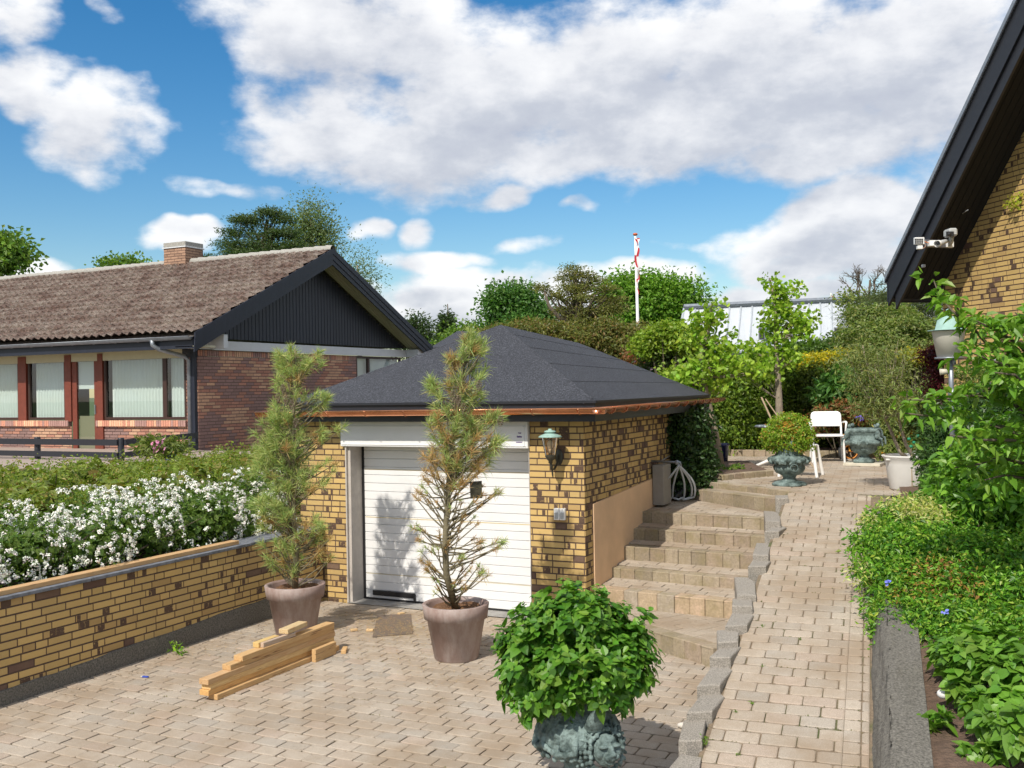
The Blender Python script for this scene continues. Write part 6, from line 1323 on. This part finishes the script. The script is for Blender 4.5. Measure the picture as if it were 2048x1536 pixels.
tree('treetop', 'small light green treetop peeping over the roof left of the chimney', 'tree', gz(240, 560, 50), pD(240, 530, 50), [bl(225, 535, 50, 18, 9), bl(250, 530, 50, 20, 10), bl(278, 542, 50, 12, 8)], .15, 70, 22, .3, .18, LGc, nlimb=14, asp=.7)
tree('conifer', 'dark conifer left of the small spruce, behind the garage', 'tree', gz(832, 700, 58), pD(832, 640, 58), [bl(828, 645, 58, 20, 14), bl(842, 668, 58, 22, 18), bl(825, 690, 58, 40, 20)], .2, 150, 26, .3, .22, DG, nlimb=10, asp=.4)
sp = [bl(893, 620+k*9, 55, 3+k*2.6, 4) for k in range(9)]
tree('spruce_tree', 'small dark pointed spruce above the slate roof', 'tree', gz(892, 700, 55), pD(895, 608, 55), sp, .12, 260, 20, .16, .22, DG, nlimb=60, asp=.3, zsq=.4, lo=.3)
tree('leafy_tree', 'bright green tree peeping between the small spruce and the garage peak', 'tree', gz(945, 700, 50), pD(945, 660, 50), [bl(930, 668, 50, 30, 14), bl(965, 668, 50, 26, 16), bl(945, 690, 50, 50, 16)], .2, 160, 24, .3, .2, LGc, nlimb=8, asp=.7)
# ------------------------------------------------------------------ trees behind the garage
tree('leafy_tree', 'round fresh green tree rising just right of the garage peak', 'tree', gz(1035, 700, 44), pD(1030, 600, 44), [bl(1020, 600, 44, 34, 20), bl(1045, 618, 44, 40, 26), bl(1005, 630, 44, 28, 24), bl(1075, 640, 44, 24, 16), bl(1030, 655, 44, 60, 22)], .25, 120, 130, .34, .17, [(.065, .145, .03), (.05, .12, .026), (.09, .18, .04)], nlimb=24, asp=.7, lo=.5)
OL = [(.12, .13, .036), (.15, .15, .042), (.09, .105, .032), (.18, .175, .05)]
ab = [bl(x, y, 36, rx, ry) for x, y, rx, ry in ((1148, 538, 22, 8), (1130, 556, 26, 7), (1168, 552, 24, 7), (1190, 560, 20, 7), (1150, 574, 40, 8), (1085, 576, 24, 7), (1205, 578, 22, 9), (1110, 590, 18, 7), (1165, 598, 46, 9), (1215, 600, 26, 9), (1130, 618, 34, 8), (1190, 622, 50, 9), (1235, 618, 24, 12), (1160, 645, 60, 10), (1105, 648, 24, 7), (1230, 650, 34, 12))]
t = tree('cedar_tree', 'olive brown spreading cedar with curved limbs behind the garage roof', 'tree', gz(1150, 720, 36), pD(1148, 545, 36), ab, .30, 210, 66, .15, .11, OL, nlimb=90, asp=.35, zsq=.4, lo=.2, rag=0)
mb = MB(); mb.tube([pD(1142, 650, 35.8), pD(1115, 632, 35.7), pD(1098, 612, 35.7), pD(1088, 580, 35.8)], [.10, .08, .06, .03], 8); mb.tube([pD(1150, 640, 35.8), pD(1175, 620, 35.7), pD(1190, 590, 35.8)], [.09, .06, .03], 8); mb.build('limb', M('bark'), t, True)
OK_ = [(.12, .235, .026), (.09, .19, .02), (.155, .28, .035)]
tree('oak_tree', 'broad bright green oak behind the flagpole', 'tree', gz(1310, 720, 42), pD(1300, 580, 42), [bl(1290, 575, 42, 36, 18), bl(1340, 585, 42, 44, 20), bl(1250, 585, 42, 36, 20), bl(1370, 615, 42, 30, 14), bl(1310, 615, 42, 50, 24), bl(1250, 625, 42, 40, 28), bl(1330, 650, 42, 46, 24), bl(1385, 620, 42, 22, 14), bl(1290, 680, 42, 50, 24)], .35, 210, 150, .36, .16, OK_, nlimb=80, asp=.7, lo=.25, rag=1)
cb = [bl(x, y, 22, rx, ry) for x, y, rx, ry in ((1000, 668, 40, 10), (1050, 665, 45, 18), (1100, 668, 40, 22), (1160, 680, 50, 24), (1210, 670, 36, 28), (1235, 700, 45, 30), (1275, 680, 35, 30), (1300, 715, 40, 26))]
shrub('yew_bush', 'olive brown conifer bushes along the far side of the garage roof', 'bush', cb, 1300, 26, .09, .085, [(.13, .13, .032), (.10, .12, .03), (.16, .17, .045), (.20, .13, .05)], asp=.4, lo=.6, core=(.5,), wts=[.35, .3, .2, .15], zb=1.2, ragged=2)
shrub('reddish_shrub', 'thin reddish shrub around the foot of the tall flagpole', 'bush', [bl(1275, 715, 19.5, 24, 22)], 90, 16, .07, .06, [(.26, .10, .045), (.16, .12, .04)], asp=.4, lo=.2, zb=1.2)
shrub('lilac_bush', 'dark lilac bush with faded purple blossom beside the garage roof', 'bush', [bl(1345, 720, 18, 60, 26), bl(1310, 745, 18, 34, 20), bl(1390, 740, 18, 40, 30), bl(1350, 690, 18.5, 60, 16)], 420, 20, .08, .075, [(.055, .085, .025), (.075, .11, .03), (.16, .12, .16)], asp=.6, wts=[.5, .42, .08], core=(.5,), zb=1.2)
yb = [bl(1340, 665, 19, 30, 14), bl(1330, 680, 19, 40, 14), bl(1400, 790, 17, 30, 40)]
shrub('beech_shrub', 'yellow green leafy shrub between flagpole and silver roof', 'bush', [bl(1335, 668, 17.6, 36, 12), bl(1370, 690, 17.4, 34, 14), bl(1300, 690, 17.6, 30, 18), bl(1345, 765, 16.6, 20, 22)], 300, 20, .08, .08, [(.20, .27, .03), (.15, .23, .025)], asp=.7, zb=1.2, ragged=2)
# ------------------------------------------------------------------ garden at the end of the ramp
GK = [(.20, .31, .03), (.155, .26, .024), (.26, .37, .045)]
def ginkgo(label, base, top, pts, d, tr, depth_, dens=.42, size=.068):
    t = thing('ginkgo_tree', label, 'tree', tuple(base), 'young ginkgo trees'); mb = MB(); fb = MB()
    tp = [np.array(base, float)-(0, 0, .05)]+[np.array(q) for q in top]; mb.tube(tp, np.linspace(tr, .018, len(tp)), 12)
    for (x, y, rx, ry, n) in pts:
        b = bl(x, y, depth_, rx, ry); C = foliage(fb, [b], max(3, int(n*dens)), 12, .06, size, GK, asp=1.0, kind='fan', lo=.2, spread=.9, up=.2, zsq=.8)
        for c in C[:max(3, n//5)]:
            j = np.argmin([abs(q[2]-c[2]+.2) for q in tp]); mb.tube([tp[j], (tp[j]+c)/2+R.normal(size=3)*.03, c], [.012, .008, .004], 5, cap=False)
    mb.build('trunk', M('pale_bark'), t, True); fb.build('crown', M('leaf'), t)
gb = pZ(1440, 938, TZ+.05)
ginkgo('leaning ginkgo tree with bare pale trunk beside the garage corner', gb, [pD(1430, 880, 14.5), pD(1415, 810, 14.4), pD(1404, 755, 14.4), pD(1405, 700, 14.4), pD(1418, 650, 14.4), pD(1424, 608, 14.4)], [(1423, 615, 18, 14, 16), (1400, 640, 24, 14, 22), (1437, 642, 26, 12, 20), (1405, 672, 30, 16, 34), (1430, 700, 44, 22, 60), (1462, 668, 20, 6, 7), (1395, 735, 50, 28, 80), (1450, 735, 40, 24, 60), (1365, 760, 34, 18, 36), (1500, 735, 34, 18, 40), (1430, 770, 34, 14, 26)], 14.4, .085, 14.4)
g2 = pD(1560, 850, 16.6); g2[2] = TZ
ginkgo('taller upright ginkgo tree in front of the silver roof', g2, [pD(1558, 800, 16.6), pD(1555, 740, 16.6), pD(1552, 680, 16.6), pD(1552, 620, 16.6), pD(1540, 560, 16.6)], [(1541, 566, 16, 12, 16), (1556, 590, 24, 16, 30), (1580, 580, 18, 12, 14), (1560, 618, 34, 18, 44), (1545, 645, 24, 20, 34), (1600, 640, 36, 18, 44), (1565, 670, 36, 20, 50), (1615, 665, 24, 14, 20), (1540, 705, 36, 26, 56), (1580, 715, 30, 20, 36), (1500, 700, 30, 18, 34), (1520, 745, 44, 24, 50)], 16.6, .07, 16.6)
DK = [(.022, .05, .014), (.03, .065, .018), (.045, .085, .022)]
ivy = [(-3.66+.05*(j == 0), 12.66+k*.24, TZ-.02+j*.26, .20+.05*(j < 2), .26, .24) for k in range(3) for j in range(4)]
shrub('ivy_bush', 'dark evergreen climber covering the back corner of the garage side wall', 'bush', ivy, 900, 12, .05, .06, DK, leafm='leaf_glossy', asp=.7, core=(.5,), zb=.95, lo=.75)
for (x, y, lab) in ((1395, 938, 'left of the trunk'), (1465, 945, 'right of the trunk'), (1432, 952, 'in front of the trunk')):
    shrub('low_plant', 'low light green plant at the ginkgo foot, '+lab, 'plant', [bl(x, y, 14.1, 26 if x != 1432 else 14, 9)], 40, 9, .04, .06, LGc, asp=.6, zb=TZ+.05, group='low plants at the ginkgo foot')
# privet and thuja hedge along the back
def hedgeband(x0, x1, y0, y1, d, step=34, rx=30, ry=26):
    out = []
    for x in np.arange(x0, x1+1, step):
        for y in np.arange(y0, y1+1, step*.8): out.append(bl(x+R.normal()*5, y+R.normal()*4, d+R.normal()*.12, rx, ry))
    return out
TH = [(.125, .19, .022), (.09, .15, .018), (.17, .235, .03), (.055, .095, .015)]
shrub('thuja_hedge', 'tall yellow green thuja hedge behind the round table', 'hedge', hedgeband(1395, 1560, 790, 895, 17.9)+hedgeband(1380, 1560, 750, 790, 18.2), 2600, 18, .09, .07, TH, asp=.5, zb=TZ, lo=.7, core=(.5,), zsq=1.2, wts=[.35, .3, .2, .15], spread=.6)
shrub('box_hedge', 'dark clipped hedge with golden top behind the white chair', 'hedge', hedgeband(1578, 1720, 750, 885, 18.3, 32), 2300, 18, .085, .065, [(.085, .12, .018), (.06, .09, .015), (.11, .15, .02)], asp=.5, zb=TZ, lo=.7, core=(.5,), spread=.6)
fb = MB(); foliage(fb, [bl(1580+k*14, 727-k*1.8+2*math.sin(k*2), 18.1+.02*k, 14, 9) for k in range(10)], 420, 16, .05, .06, [(.52, .42, .025), (.42, .37, .03), (.30, .31, .03)], asp=.4, lo=.3, up=.8); fb.build('golden_growth', M('leaf'), bpy.data.objects['box_hedge'])
shrub('golden_thuja', 'small golden thuja beside the red leaved maple', 'bush', [bl(1828, 714, 17.5, 26, 12)], 90, 14, .06, .06, [(.42, .36, .03), (.22, .26, .03)], asp=.4, zb=TZ)
MG = [(.14, .185, .045), (.09, .135, .032), (.155, .20, .05), (.19, .21, .07)]
shrub('privet_shrub', 'tall pale green privet shrub under the silver roof', 'bush', [bl(1510, 770, 18.8, 46, 40), bl(1450, 760, 19, 50, 30), bl(1640, 720, 20.5, 50, 26), bl(1600, 705, 20.5, 40, 18), bl(1690, 700, 20, 40, 30)], 900, 18, .09, .085, [(.08, .14, .03), (.10, .17, .035), (.065, .12, .028)], asp=.6, core=(.5,), zb=TZ, ragged=2)
shrub('viburnum_bush', 'big rounded pale green shrub at the right end of the back hedge', 'bush', [bl(1740, 690, 18.5, 62, 44), bl(1800, 670, 18.8, 60, 44), bl(1770, 740, 18.2, 80, 50), bl(1700, 760, 18, 50, 50), bl(1840, 720, 18.4, 50, 50), bl(1760, 640, 19.5, 60, 24)], 2300, 18, .08, .075, MG, asp=.5, core=(.5,), zb=TZ, lo=.7, ragged=2)
tree('mountain_pine', 'soft dark pine standing above the pale shrubs near the black verge', 'tree', gz(1765, 720, 20.5), pD(1765, 600, 20.5), [bl(1765, 605, 20.5, 36, 18), bl(1800, 620, 20.5, 40, 20), bl(1740, 635, 20.5, 44, 20), bl(1830, 610, 20.5, 40, 18), bl(1790, 650, 20.5, 60, 22), bl(1860, 640, 20.5, 40, 30)], .07, 420, 40, .12, .12, [(.07, .095, .035), (.09, .12, .045), (.055, .08, .03)], nlimb=20, asp=.09, leafm='needle', lo=.3)
tree('bare_tree', 'leafless twiggy treetop left of the black verge', 'tree', gz(1745, 620, 30), pD(1740, 560, 30), [bl(1710, 600, 30, 26, 8), bl(1760, 605, 30, 20, 8)], .12, 60, 14, .2, .12, MG, nlimb=10, asp=.6)
mb = MB(); rg = random.Random(8); b0 = pD(1745, 625, 30)
def twig(p, d, L_, r_, k):
    q = p+d*L_; mb.tube([p, (p+q)/2+np.array([rg.gauss(0, 1), rg.gauss(0, 1), rg.gauss(0, 1)])*L_*.05, q], [r_, r_*.8, r_*.6], 4, cap=False)
    if k > 0:
        for _ in range(3 if k > 1 else 4): n_ = unit(d+np.array([rg.gauss(0, 1), rg.gauss(0, 1), rg.gauss(.1, .7)])*.55); twig(p+(q-p)*rg.uniform(.45, 1), n_, L_*.62, r_*.6, k-1)
for a_ in (-.8, -.35, .1, .5): twig(b0, unit(cu*a_+np.array([0, 0, 1.0])), .75, .035, 4)
mb.build('branches', M('bark'), bpy.data.objects['bare_tree'])
shrub('rhododendron', 'broad leaved dark green rhododendron behind the white chair', 'bush', [bl(1690, 775, 17.0, 44, 32), bl(1660, 790, 17.0, 26, 22), bl(1725, 800, 17.2, 30, 30)], 170, 8, .08, .17, [(.065, .15, .03), (.05, .12, .026), (.10, .20, .04)], asp=.42, kind='leaf', leafm='leaf_glossy', zb=TZ, core=(.5,))
shrub('pieris_bush', 'low reddish pieris shrub under the broad leaved rhododendron', 'bush', [bl(1680, 822, 16.8, 50, 22), bl(1735, 835, 16.8, 40, 24), bl(1650, 845, 17, 30, 26)], 420, 14, .05, .07, [(.22, .09, .04), (.15, .15, .05), (.12, .15, .04), (.28, .13, .05)], asp=.4, zb=TZ, core=(.5,))
shrub('red_maple', 'dark purple red Japanese maple left of the lantern post', 'bush', [bl(1875, 712, 15.2, 36, 22), bl(1890, 745, 15.2, 40, 26), bl(1880, 780, 15.2, 30, 20), bl(1915, 760, 15.3, 30, 36)], 520, 14, .05, .05, [(.075, .012, .016), (.055, .010, .014), (.11, .02, .02)], asp=.35, zb=TZ, core=(.4,))
fb = MB(); 
for (x, y, c_) in ((1717, 835, (.20, .12, .6)), (1722, 838, (.24, .14, .62)), (1762, 905, (.8, .35, .02)), (1800, 868, (.7, .2, .04)), (1827, 862, (.75, .3, .02)), (1812, 880, (.6, .14, .04))): leaf_cards(fb, pD(x, y, 15.9)+R.normal(size=(9, 3))*.02, rnd_unit(9), .05, palette(9, [c_], .1), .9, 0, 'leaf')
shrub('garden_flowers', 'small bushy border plants with scattered orange and violet flowers', 'bush', [bl(1810, 850, 16.2, 60, 50), bl(1860, 830, 16, 50, 60), bl(1800, 900, 16.0, 50, 20)], 600, 14, .06, .06, MG, asp=.5, zb=TZ, core=(.4,)); fb.build('flowers', M('petal'), bpy.data.objects['garden_flowers'])
mb = MB(); 
for (x, y) in ((1818, 878), (1828, 885), (1822, 893), (1836, 872), (1812, 888)): p = pD(x, y, 15.4); mb.ball(p, (.03, .03, .025), (.01, .22, .11), n=8, m=6)
o = mb.build('green_watering_can', M('paint_attr'), None, True); tag(o, 'small bright green plastic garden toy among the border plants', 'toy')
# olive tree in the white tub
ob_ = np.array([ox, oy, TZ+.35])
t = thing('olive_tree', 'grey green olive tree with two slanting stems in the white tub', 'tree', tuple(ob_)); mb = MB(); fb = MB()
for pts in ([ob_+cu*.02, pD(1800, 905, 11.7), pD(1785, 870, 11.7), pD(1755, 800, 11.6), pD(1735, 740, 11.6), pD(1725, 690, 11.6)], [ob_+cu*.09, pD(1812, 890, 11.7), pD(1800, 850, 11.7), pD(1790, 790, 11.7), pD(1780, 730, 11.6)]): mb.tube(pts, np.linspace(.026, .008, len(pts)), 8)
OV = [(.14, .175, .055), (.11, .145, .042), (.19, .22, .085), (.23, .25, .08)]
C = foliage(fb, [bl(1745, 765, 11.6, 58, 44), bl(1720, 720, 11.6, 44, 36), bl(1775, 810, 11.5, 56, 34), bl(1790, 730, 11.7, 36, 50), bl(1735, 810, 11.6, 38, 24)], 430, 12, .045, .062, OV, asp=.22, lo=.15, spread=1.2, zsq=1.0)
for c in C[:90]: s = pD(1765+R.normal()*10, 840, 11.6); s = s+(c-s)*.3; mb.tube([s, (s+c)/2+R.normal(size=3)*.02, c], [.006, .004, .002], 4, cap=False)
mb.build('trunk', M('pale_bark'), t, True); fb.build('crown', M('leaf'), t)
# ------------------------------------------------------------------ planting on the right of the ramp
DG2 = [(.03, .065, .018), (.04, .09, .022), (.065, .13, .03)]
shrub('laurel_bush', 'large dark shrub behind the bright ground cover on the right', 'bush', [bl(x, y, d, rx, ry) for x, y, d, rx, ry in ((1900, 860, 10.3, 50, 44), (1960, 850, 9.8, 70, 60), (2030, 860, 9.3, 70, 70), (1885, 920, 9.9, 40, 34), (1950, 940, 9.4, 64, 44), (2030, 960, 9.0, 70, 60), (1890, 965, 9.5, 30, 24), (2060, 800, 9.5, 60, 50))], 2600, 16, .05, .05, DG2, leafm='leaf_glossy', asp=.5, lo=.6, core=(.4,), zb=1.0)
shrub('small_leaved_bush', 'small leaved mid green bush by the white tub', 'bush', [bl(1880, 975, 9.2, 34, 26), bl(1915, 1000, 8.9, 44, 30), bl(1860, 1000, 9.1, 18, 14)], 420, 14, .035, .035, [(.08, .17, .025), (.10, .21, .03)], asp=.5, zb=1.0)
GC = [(.11, .25, .020), (.055, .15, .016), (.165, .30, .03), (.24, .34, .05)]
gbl = []
for x, y, d, rx, ry in ((1860, 1025, 8.9, 70, 26), (1930, 1040, 8.6, 80, 34), (2020, 1050, 8.4, 70, 40), (1800, 1045, 8.7, 60, 30), (1775, 1085, 8.4, 66, 34), (1850, 1095, 8.1, 80, 42), (1940, 1110, 7.9, 90, 48), (2030, 1120, 7.7, 70, 50), (1775, 1140, 8.0, 60, 36), (1850, 1165, 7.7, 84, 44), (1950, 1185, 7.4, 90, 50), (2040, 1190, 7.2, 70, 50), (1800, 1210, 7.6, 60, 40), (1880, 1240, 7.2, 84, 44), (1970, 1260, 7.0, 84, 44), (2060, 1265, 6.8, 60, 50), (1830, 1270, 7.15, 50, 34), (1900, 1300, 6.9, 66, 34), (1782, 1262, 7.35, 34, 26), (1800, 1300, 7.1, 34, 22), (2140, 1100, 7.7, 90, 50), (2150, 1200, 7.1, 90, 60), (2150, 1310, 6.6, 90, 60), (2260, 1180, 7.2, 90, 60)):
    gbl.append(bl(x, y, d, rx, ry))
shrub('quince_bush', 'bright green leafy bush filling the bed between white tub and right edge', 'bush', [bl(x, y, d, rx, ry) for x, y, d, rx, ry in ((1925, 930, 8.8, 44, 34), (1985, 900, 8.5, 50, 44), (2040, 930, 8.2, 50, 60), (1950, 980, 8.5, 60, 34), (2025, 1000, 8.1, 50, 40), (1890, 985, 8.9, 30, 22))], 420, 9, .07, .085, [(.11, .24, .022), (.075, .18, .02), (.15, .29, .03)], kind='leaf', asp=.5, leafm='leaf_glossy', lo=.5, up=.5, zb=.9)
t = shrub('ground_cover_shrub', 'bright green leafy ground cover spilling over the right edge of the ramp', 'bush', gbl, 6800, 10, .045, .048, GC, leafm='leaf_glossy', asp=.42, lo=.72, core=(.4,), zb=.7, wts=[.36, .34, .2, .1], stems=50, up=.5)
fb = MB(); foliage(fb, [bl(1875, 1150, 7.55, 60, 26), bl(1840, 1190, 7.45, 50, 20), bl(1930, 1175, 7.3, 50, 24)], 200, 6, .04, .04, [(.26, .13, .045), (.28, .20, .04)], asp=.4, lo=.9, up=.8); fb.build('rusty_tips', M('leaf'), t)
fb = MB(); foliage(fb, [bl(1830, 1010, 8.6, 60, 14), bl(1740, 1045, 8.5, 24, 10), bl(1725, 1150, 7.9, 16, 30), bl(1850, 1030, 8.4, 50, 10)], 170, 8, .035, .05, [(.34, .38, .10), (.44, .43, .20)], asp=.28, lo=.8, up=.6); fb.build('pale_tips', M('leaf'), t)
fb = MB(); 
for (x, y) in ((1776, 1165), (1848, 1340), (1890, 1222), (1912, 1390)): leaf_cards(fb, pD(x, y, 6.9)+R.normal(size=(5, 3))*.006, rnd_unit(5)*.3+np.array([-.3, -1, .5]), .02, palette(5, [(.18, .22, .7)], .1), 1, 0, 'leaf')
fb.build('violet_flowers', M('petal'), t)
# hydrangeas at the lower right
HB = [(.13, .27, .03), (.10, .225, .025), (.17, .32, .045)]
hydrangea('hydrangea_bush', 'tall loose hydrangea shoots in the lower right corner', 'bush', [bl(1960, 1300, 6.0, 90, 50), bl(2030, 1340, 5.7, 70, 60), bl(1930, 1360, 5.9, 50, 40), bl(1990, 1410, 5.5, 70, 50), bl(2050, 1450, 5.2, 60, 60), bl(1900, 1310, 6.2, 40, 34)], 260, 8, .085, HB, tuple(pD(1990, 1480, 5.9)), lo=.45, stems=60)
hydrangea('hydrangea_bush', 'small hydrangea shoots standing on bare soil near the kerb wall', 'bush', [bl(1850, 1450, 5.7, 22, 18), bl(1880, 1430, 5.7, 16, 12)], 9, 8, .08, HB, tuple(pD(1930, 1495, 5.75)), lo=.3, stems=7)
hydrangea('hydrangea_bush', 'hydrangea shoots at the very bottom edge on the right', 'bush', [bl(1940, 1510, 5.35, 26, 18), bl(1990, 1500, 5.3, 30, 22)], 16, 8, .085, HB, tuple(pD(1985, 1540, 5.4)), lo=.3, stems=10)
# apple branches reaching in from the right
AP = [(.145, .29, .025), (.11, .24, .022), (.19, .34, .04)]
t = thing('apple_tree', 'bright green apple branches reaching in from the right edge', 'tree', tuple(pD(2130, 1250, 6.6))); mb = MB(); fb = MB(); tb0 = pD(2130, 1250, 6.6); cr_ = pD(2140, 850, 6.6); mb.tube([tb0, pD(2120, 1050, 6.6), cr_], [.06, .05, .04], 10)
brs = [[(2120, 820), (2050, 780), (1985, 700), (1945, 655), (1905, 622), (1880, 594), (1868, 562)], [(2100, 760), (2040, 690), (1990, 660), (1950, 640)], [(2110, 720), (2060, 650), (2030, 625)], [(2120, 830), (2040, 740), (1980, 720), (1930, 700)], [(2120, 900), (2030, 810), (1950, 790), (1880, 800), (1815, 800)], [(2120, 920), (2030, 860), (1950, 840), (1880, 835), (1800, 825)], [(2130, 880), (2060, 790), (2000, 770), (1950, 790)], [(2130, 950), (2070, 880), (2010, 860), (1980, 850)], [(2130, 1000), (2060, 930), (2000, 915), (1950, 930), (1910, 935)], [(2100, 640), (2050, 610)], [(2130, 1010), (2070, 960), (2010, 950), (1970, 960)], [(2130, 860), (2080, 800), (2030, 750), (1990, 745)], [(2110, 770), (2060, 720), (2000, 700)], [(2100, 900), (2040, 880), (1960, 880), (1900, 870)]]
for br in brs:
    dd = 6.7+R.normal()*.25; P = np.array([pD(x, y, dd+.12*math.sin(i*1.3)) for i, (x, y) in enumerate(br)]); mb.tube(P, np.linspace(.018, .004, len(P)), 7)
    s = np.linspace(0, len(P)-1, 30*(len(P)-1)); i0 = np.minimum(s.astype(int), len(P)-2); f_ = (s-i0)[:, None]; Q = P[i0]*(1-f_)+P[i0+1]*f_
    Q = Q[R.random(len(Q)) < .62]; n = len(Q); off = R.normal(size=(n, 3))*.045; D = unit(off+np.array([0, 0, .02])); NN = unit(R.normal(size=(n, 3))*.8+np.array([0, -.3, 1.0]))
    leaf_cards(fb, Q+off*.6, NN, .088, palette(n, AP, .15), .55, .25, 'leaf', .22, tang=D)
    if len(P) > 2:
        tp_ = Q[R.choice(n, min(n, 14))]; q2 = np.repeat(tp_+R.normal(size=tp_.shape)*.06, 5, 0); leaf_cards(fb, q2+R.normal(size=q2.shape)*.02, unit(R.normal(size=q2.shape)*.7+[0, -.2, 1]), .085, palette(len(q2), AP, .15), .55, .25, 'leaf', .22)
mb.build('branches', M('bark'), t, True); fb.build('leaves', M('leaf_glossy'), t)
shrub('climbing_plant', 'small leaved climber on the yellow brick wall below the lantern', 'bush', [bl(1925, 745, 10.6, 30, 14), bl(1975, 745, 10.6, 50, 16), bl(2035, 740, 10.6, 40, 18), bl(1935, 775, 10.5, 40, 12)], 300, 8, .04, .035, [(.14, .19, .04), (.10, .15, .03)], asp=.5, lo=.2, zb=1.2)
fb = MB(); p = HO(2042, 402, .05); foliage(fb, [(p[0], p[1], p[2], .16, .16, .10)], 14, 7, .03, .06, [(.30, .34, .04)], asp=.6); o = fb.build('wall_sprig', M('leaf')); tag(o, 'little yellow green sprig growing on the brick wall at the right edge', 'plant')
tag(o, cat='plant')
mb = MB(); A, B = pD(1955, 724, 11), pD(2060, 716, 10.6); mb.tube([A, B], .02, 6); [mb.tube([pD(x, 724, 10.9), pD(x+4, 770, 10.9)], .017, 6) for x in (1975, 2010)]; o = mb.build('metal_trellis', M('zinc')); tag(o, 'grey metal rail with struts before the yellow brick wall', 'rail')
# ------------------------------------------------------------------ weeds, litter
def weed(p, h, n, label, size=.03, cols=LGc):
    fb = MB(); P = np.repeat(np.array([p]), n, 0)+R.normal(size=(n, 3))*[h*.3, h*.3, 0]+np.stack([np.zeros(n), np.zeros(n), R.uniform(.1, 1, n)*h], 1); leaf_cards(fb, P, unit(R.normal(size=(n, 3))*.6+[0, 0, 1]), size, palette(n, cols, .2), .35, .1, 'kite'); fb.tube([p, np.array(p)+[0, 0, h]], .002, 4, (.1, .16, .03)); o = fb.build('weed', M('leaf')); tag(o, label, 'weed', 'weeds in the paving'); return o
weed(pZ(353, 1308, 0)+np.array([.02, -.03, 0]), .11, 34, 'leafy weed growing at the foot of the retaining wall', .055, [(.22, .40, .03), (.16, .32, .03)])
weed(pZ(365, 1312, 0), .07, 20, 'smaller weed shoot right of the leafy one at the wall foot', .04, [(.14, .28, .03)])
for (x, y, l_) in ((1410, 1492, 'tallest weed, rooted beside the lowest edging stones'), (1471, 1425, 'weed in a joint of the ramp, second from the bottom'), (1503, 1407, 'weed in a joint of the ramp, near the bottom right'), (1478, 1510, 'weed in the ramp close to the bottom edge'), (1525, 1253, 'weed in the middle of the ramp at half height'), (1525, 1332, 'weed in the ramp below the middle'), (1600, 1280, 'weed near the right side of the ramp')):
    weed(pR(x, y), .05 if y == 1492 else .018, 30 if y == 1492 else 12, l_, .03 if y == 1492 else .018, [(.16, .30, .03), (.12, .22, .03)])
# moss and seedlings in the joints: nobody could count them
fb = MB(); n = 2600; u_ = R.uniform(-.02, ER, n); k = R.integers(-66, 0, n); v_ = k*.14+.14+R.normal(size=n)*.004; cl = (np.sin(u_*9+v_*3.1)+np.sin(u_*3.3-v_*7.7)) > .5; u_, v_ = u_[cl], v_[cl]; P = P0[None]+PN[None]*u_[:, None]+RV[None]*v_[:, None]-np.array([0, 0, .004]); m = len(P); leaf_cards(fb, P, unit(R.normal(size=(m, 3))*.7+[0, 0, 1]), .012, palette(m, [(.10, .13, .03), (.13, .11, .04)], .3), .8, 0)
n = 5200; x_ = R.uniform(-7.0, -1.9, n); k = R.integers(20, 67, n); y_ = k*.14+R.normal(size=n)*.005; cl = (np.sin(x_*2.9+y_*2.1)+np.sin(x_*1.3-y_*3.7)) > .75; P = np.stack([x_[cl], y_[cl], np.full(cl.sum(), -.004)], 1); m = len(P); leaf_cards(fb, P, unit(R.normal(size=(m, 3))*.6+[0, 0, 1]), .012, palette(m, [(.15, .14, .04), (.11, .12, .03)], .3), .8, 0)
tag(fb.build('moss', M('leaf')), 'moss and seedlings in the joints of the paving', 'moss', kind='stuff')
fb = MB()
def litter(x, y, n, sx_, sy_, cols, size=.05, asp=.06): P = np.array([x, y, .004])+R.normal(size=(n, 3))*[sx_, sy_, 0]; P[:, 2] = .006+R.random(n)*.008; k = (P[:, 0] > -7.08) & (P[:, 1] < 9.75); P = P[k]; leaf_cards(fb, P, np.array([[0, 0, 1.0]])+R.normal(size=(len(P), 3))*.12, size, palette(len(P), cols, .25), asp, 0, 'kite', .05)
litter(-5.9, 8.9, 2200, .5, .35, BN); litter(-5.55, 8.6, 900, .25, .2, BN); litter(-6.5, 7.7, 500, .35, .5, BN); litter(-4.6, 7.6, 500, .5, .4, BN); litter(-5.2, 8.6, 700, .6, .4, BN); litter(-4.0, 8.6, 250, .5, .4, BN); litter(-6.9, 6.9, 220, .12, 1.6, [(.2, .12, .06), (.14, .09, .05)], .02, .6); litter(-5.5, 7.2, 260, 1.2, 1.2, [(.22, .14, .07)], .014, .7)
tag(fb.build('needle_litter', M('petal')), 'fallen brown needles and crumbs on the driveway', 'litter', kind='stuff')
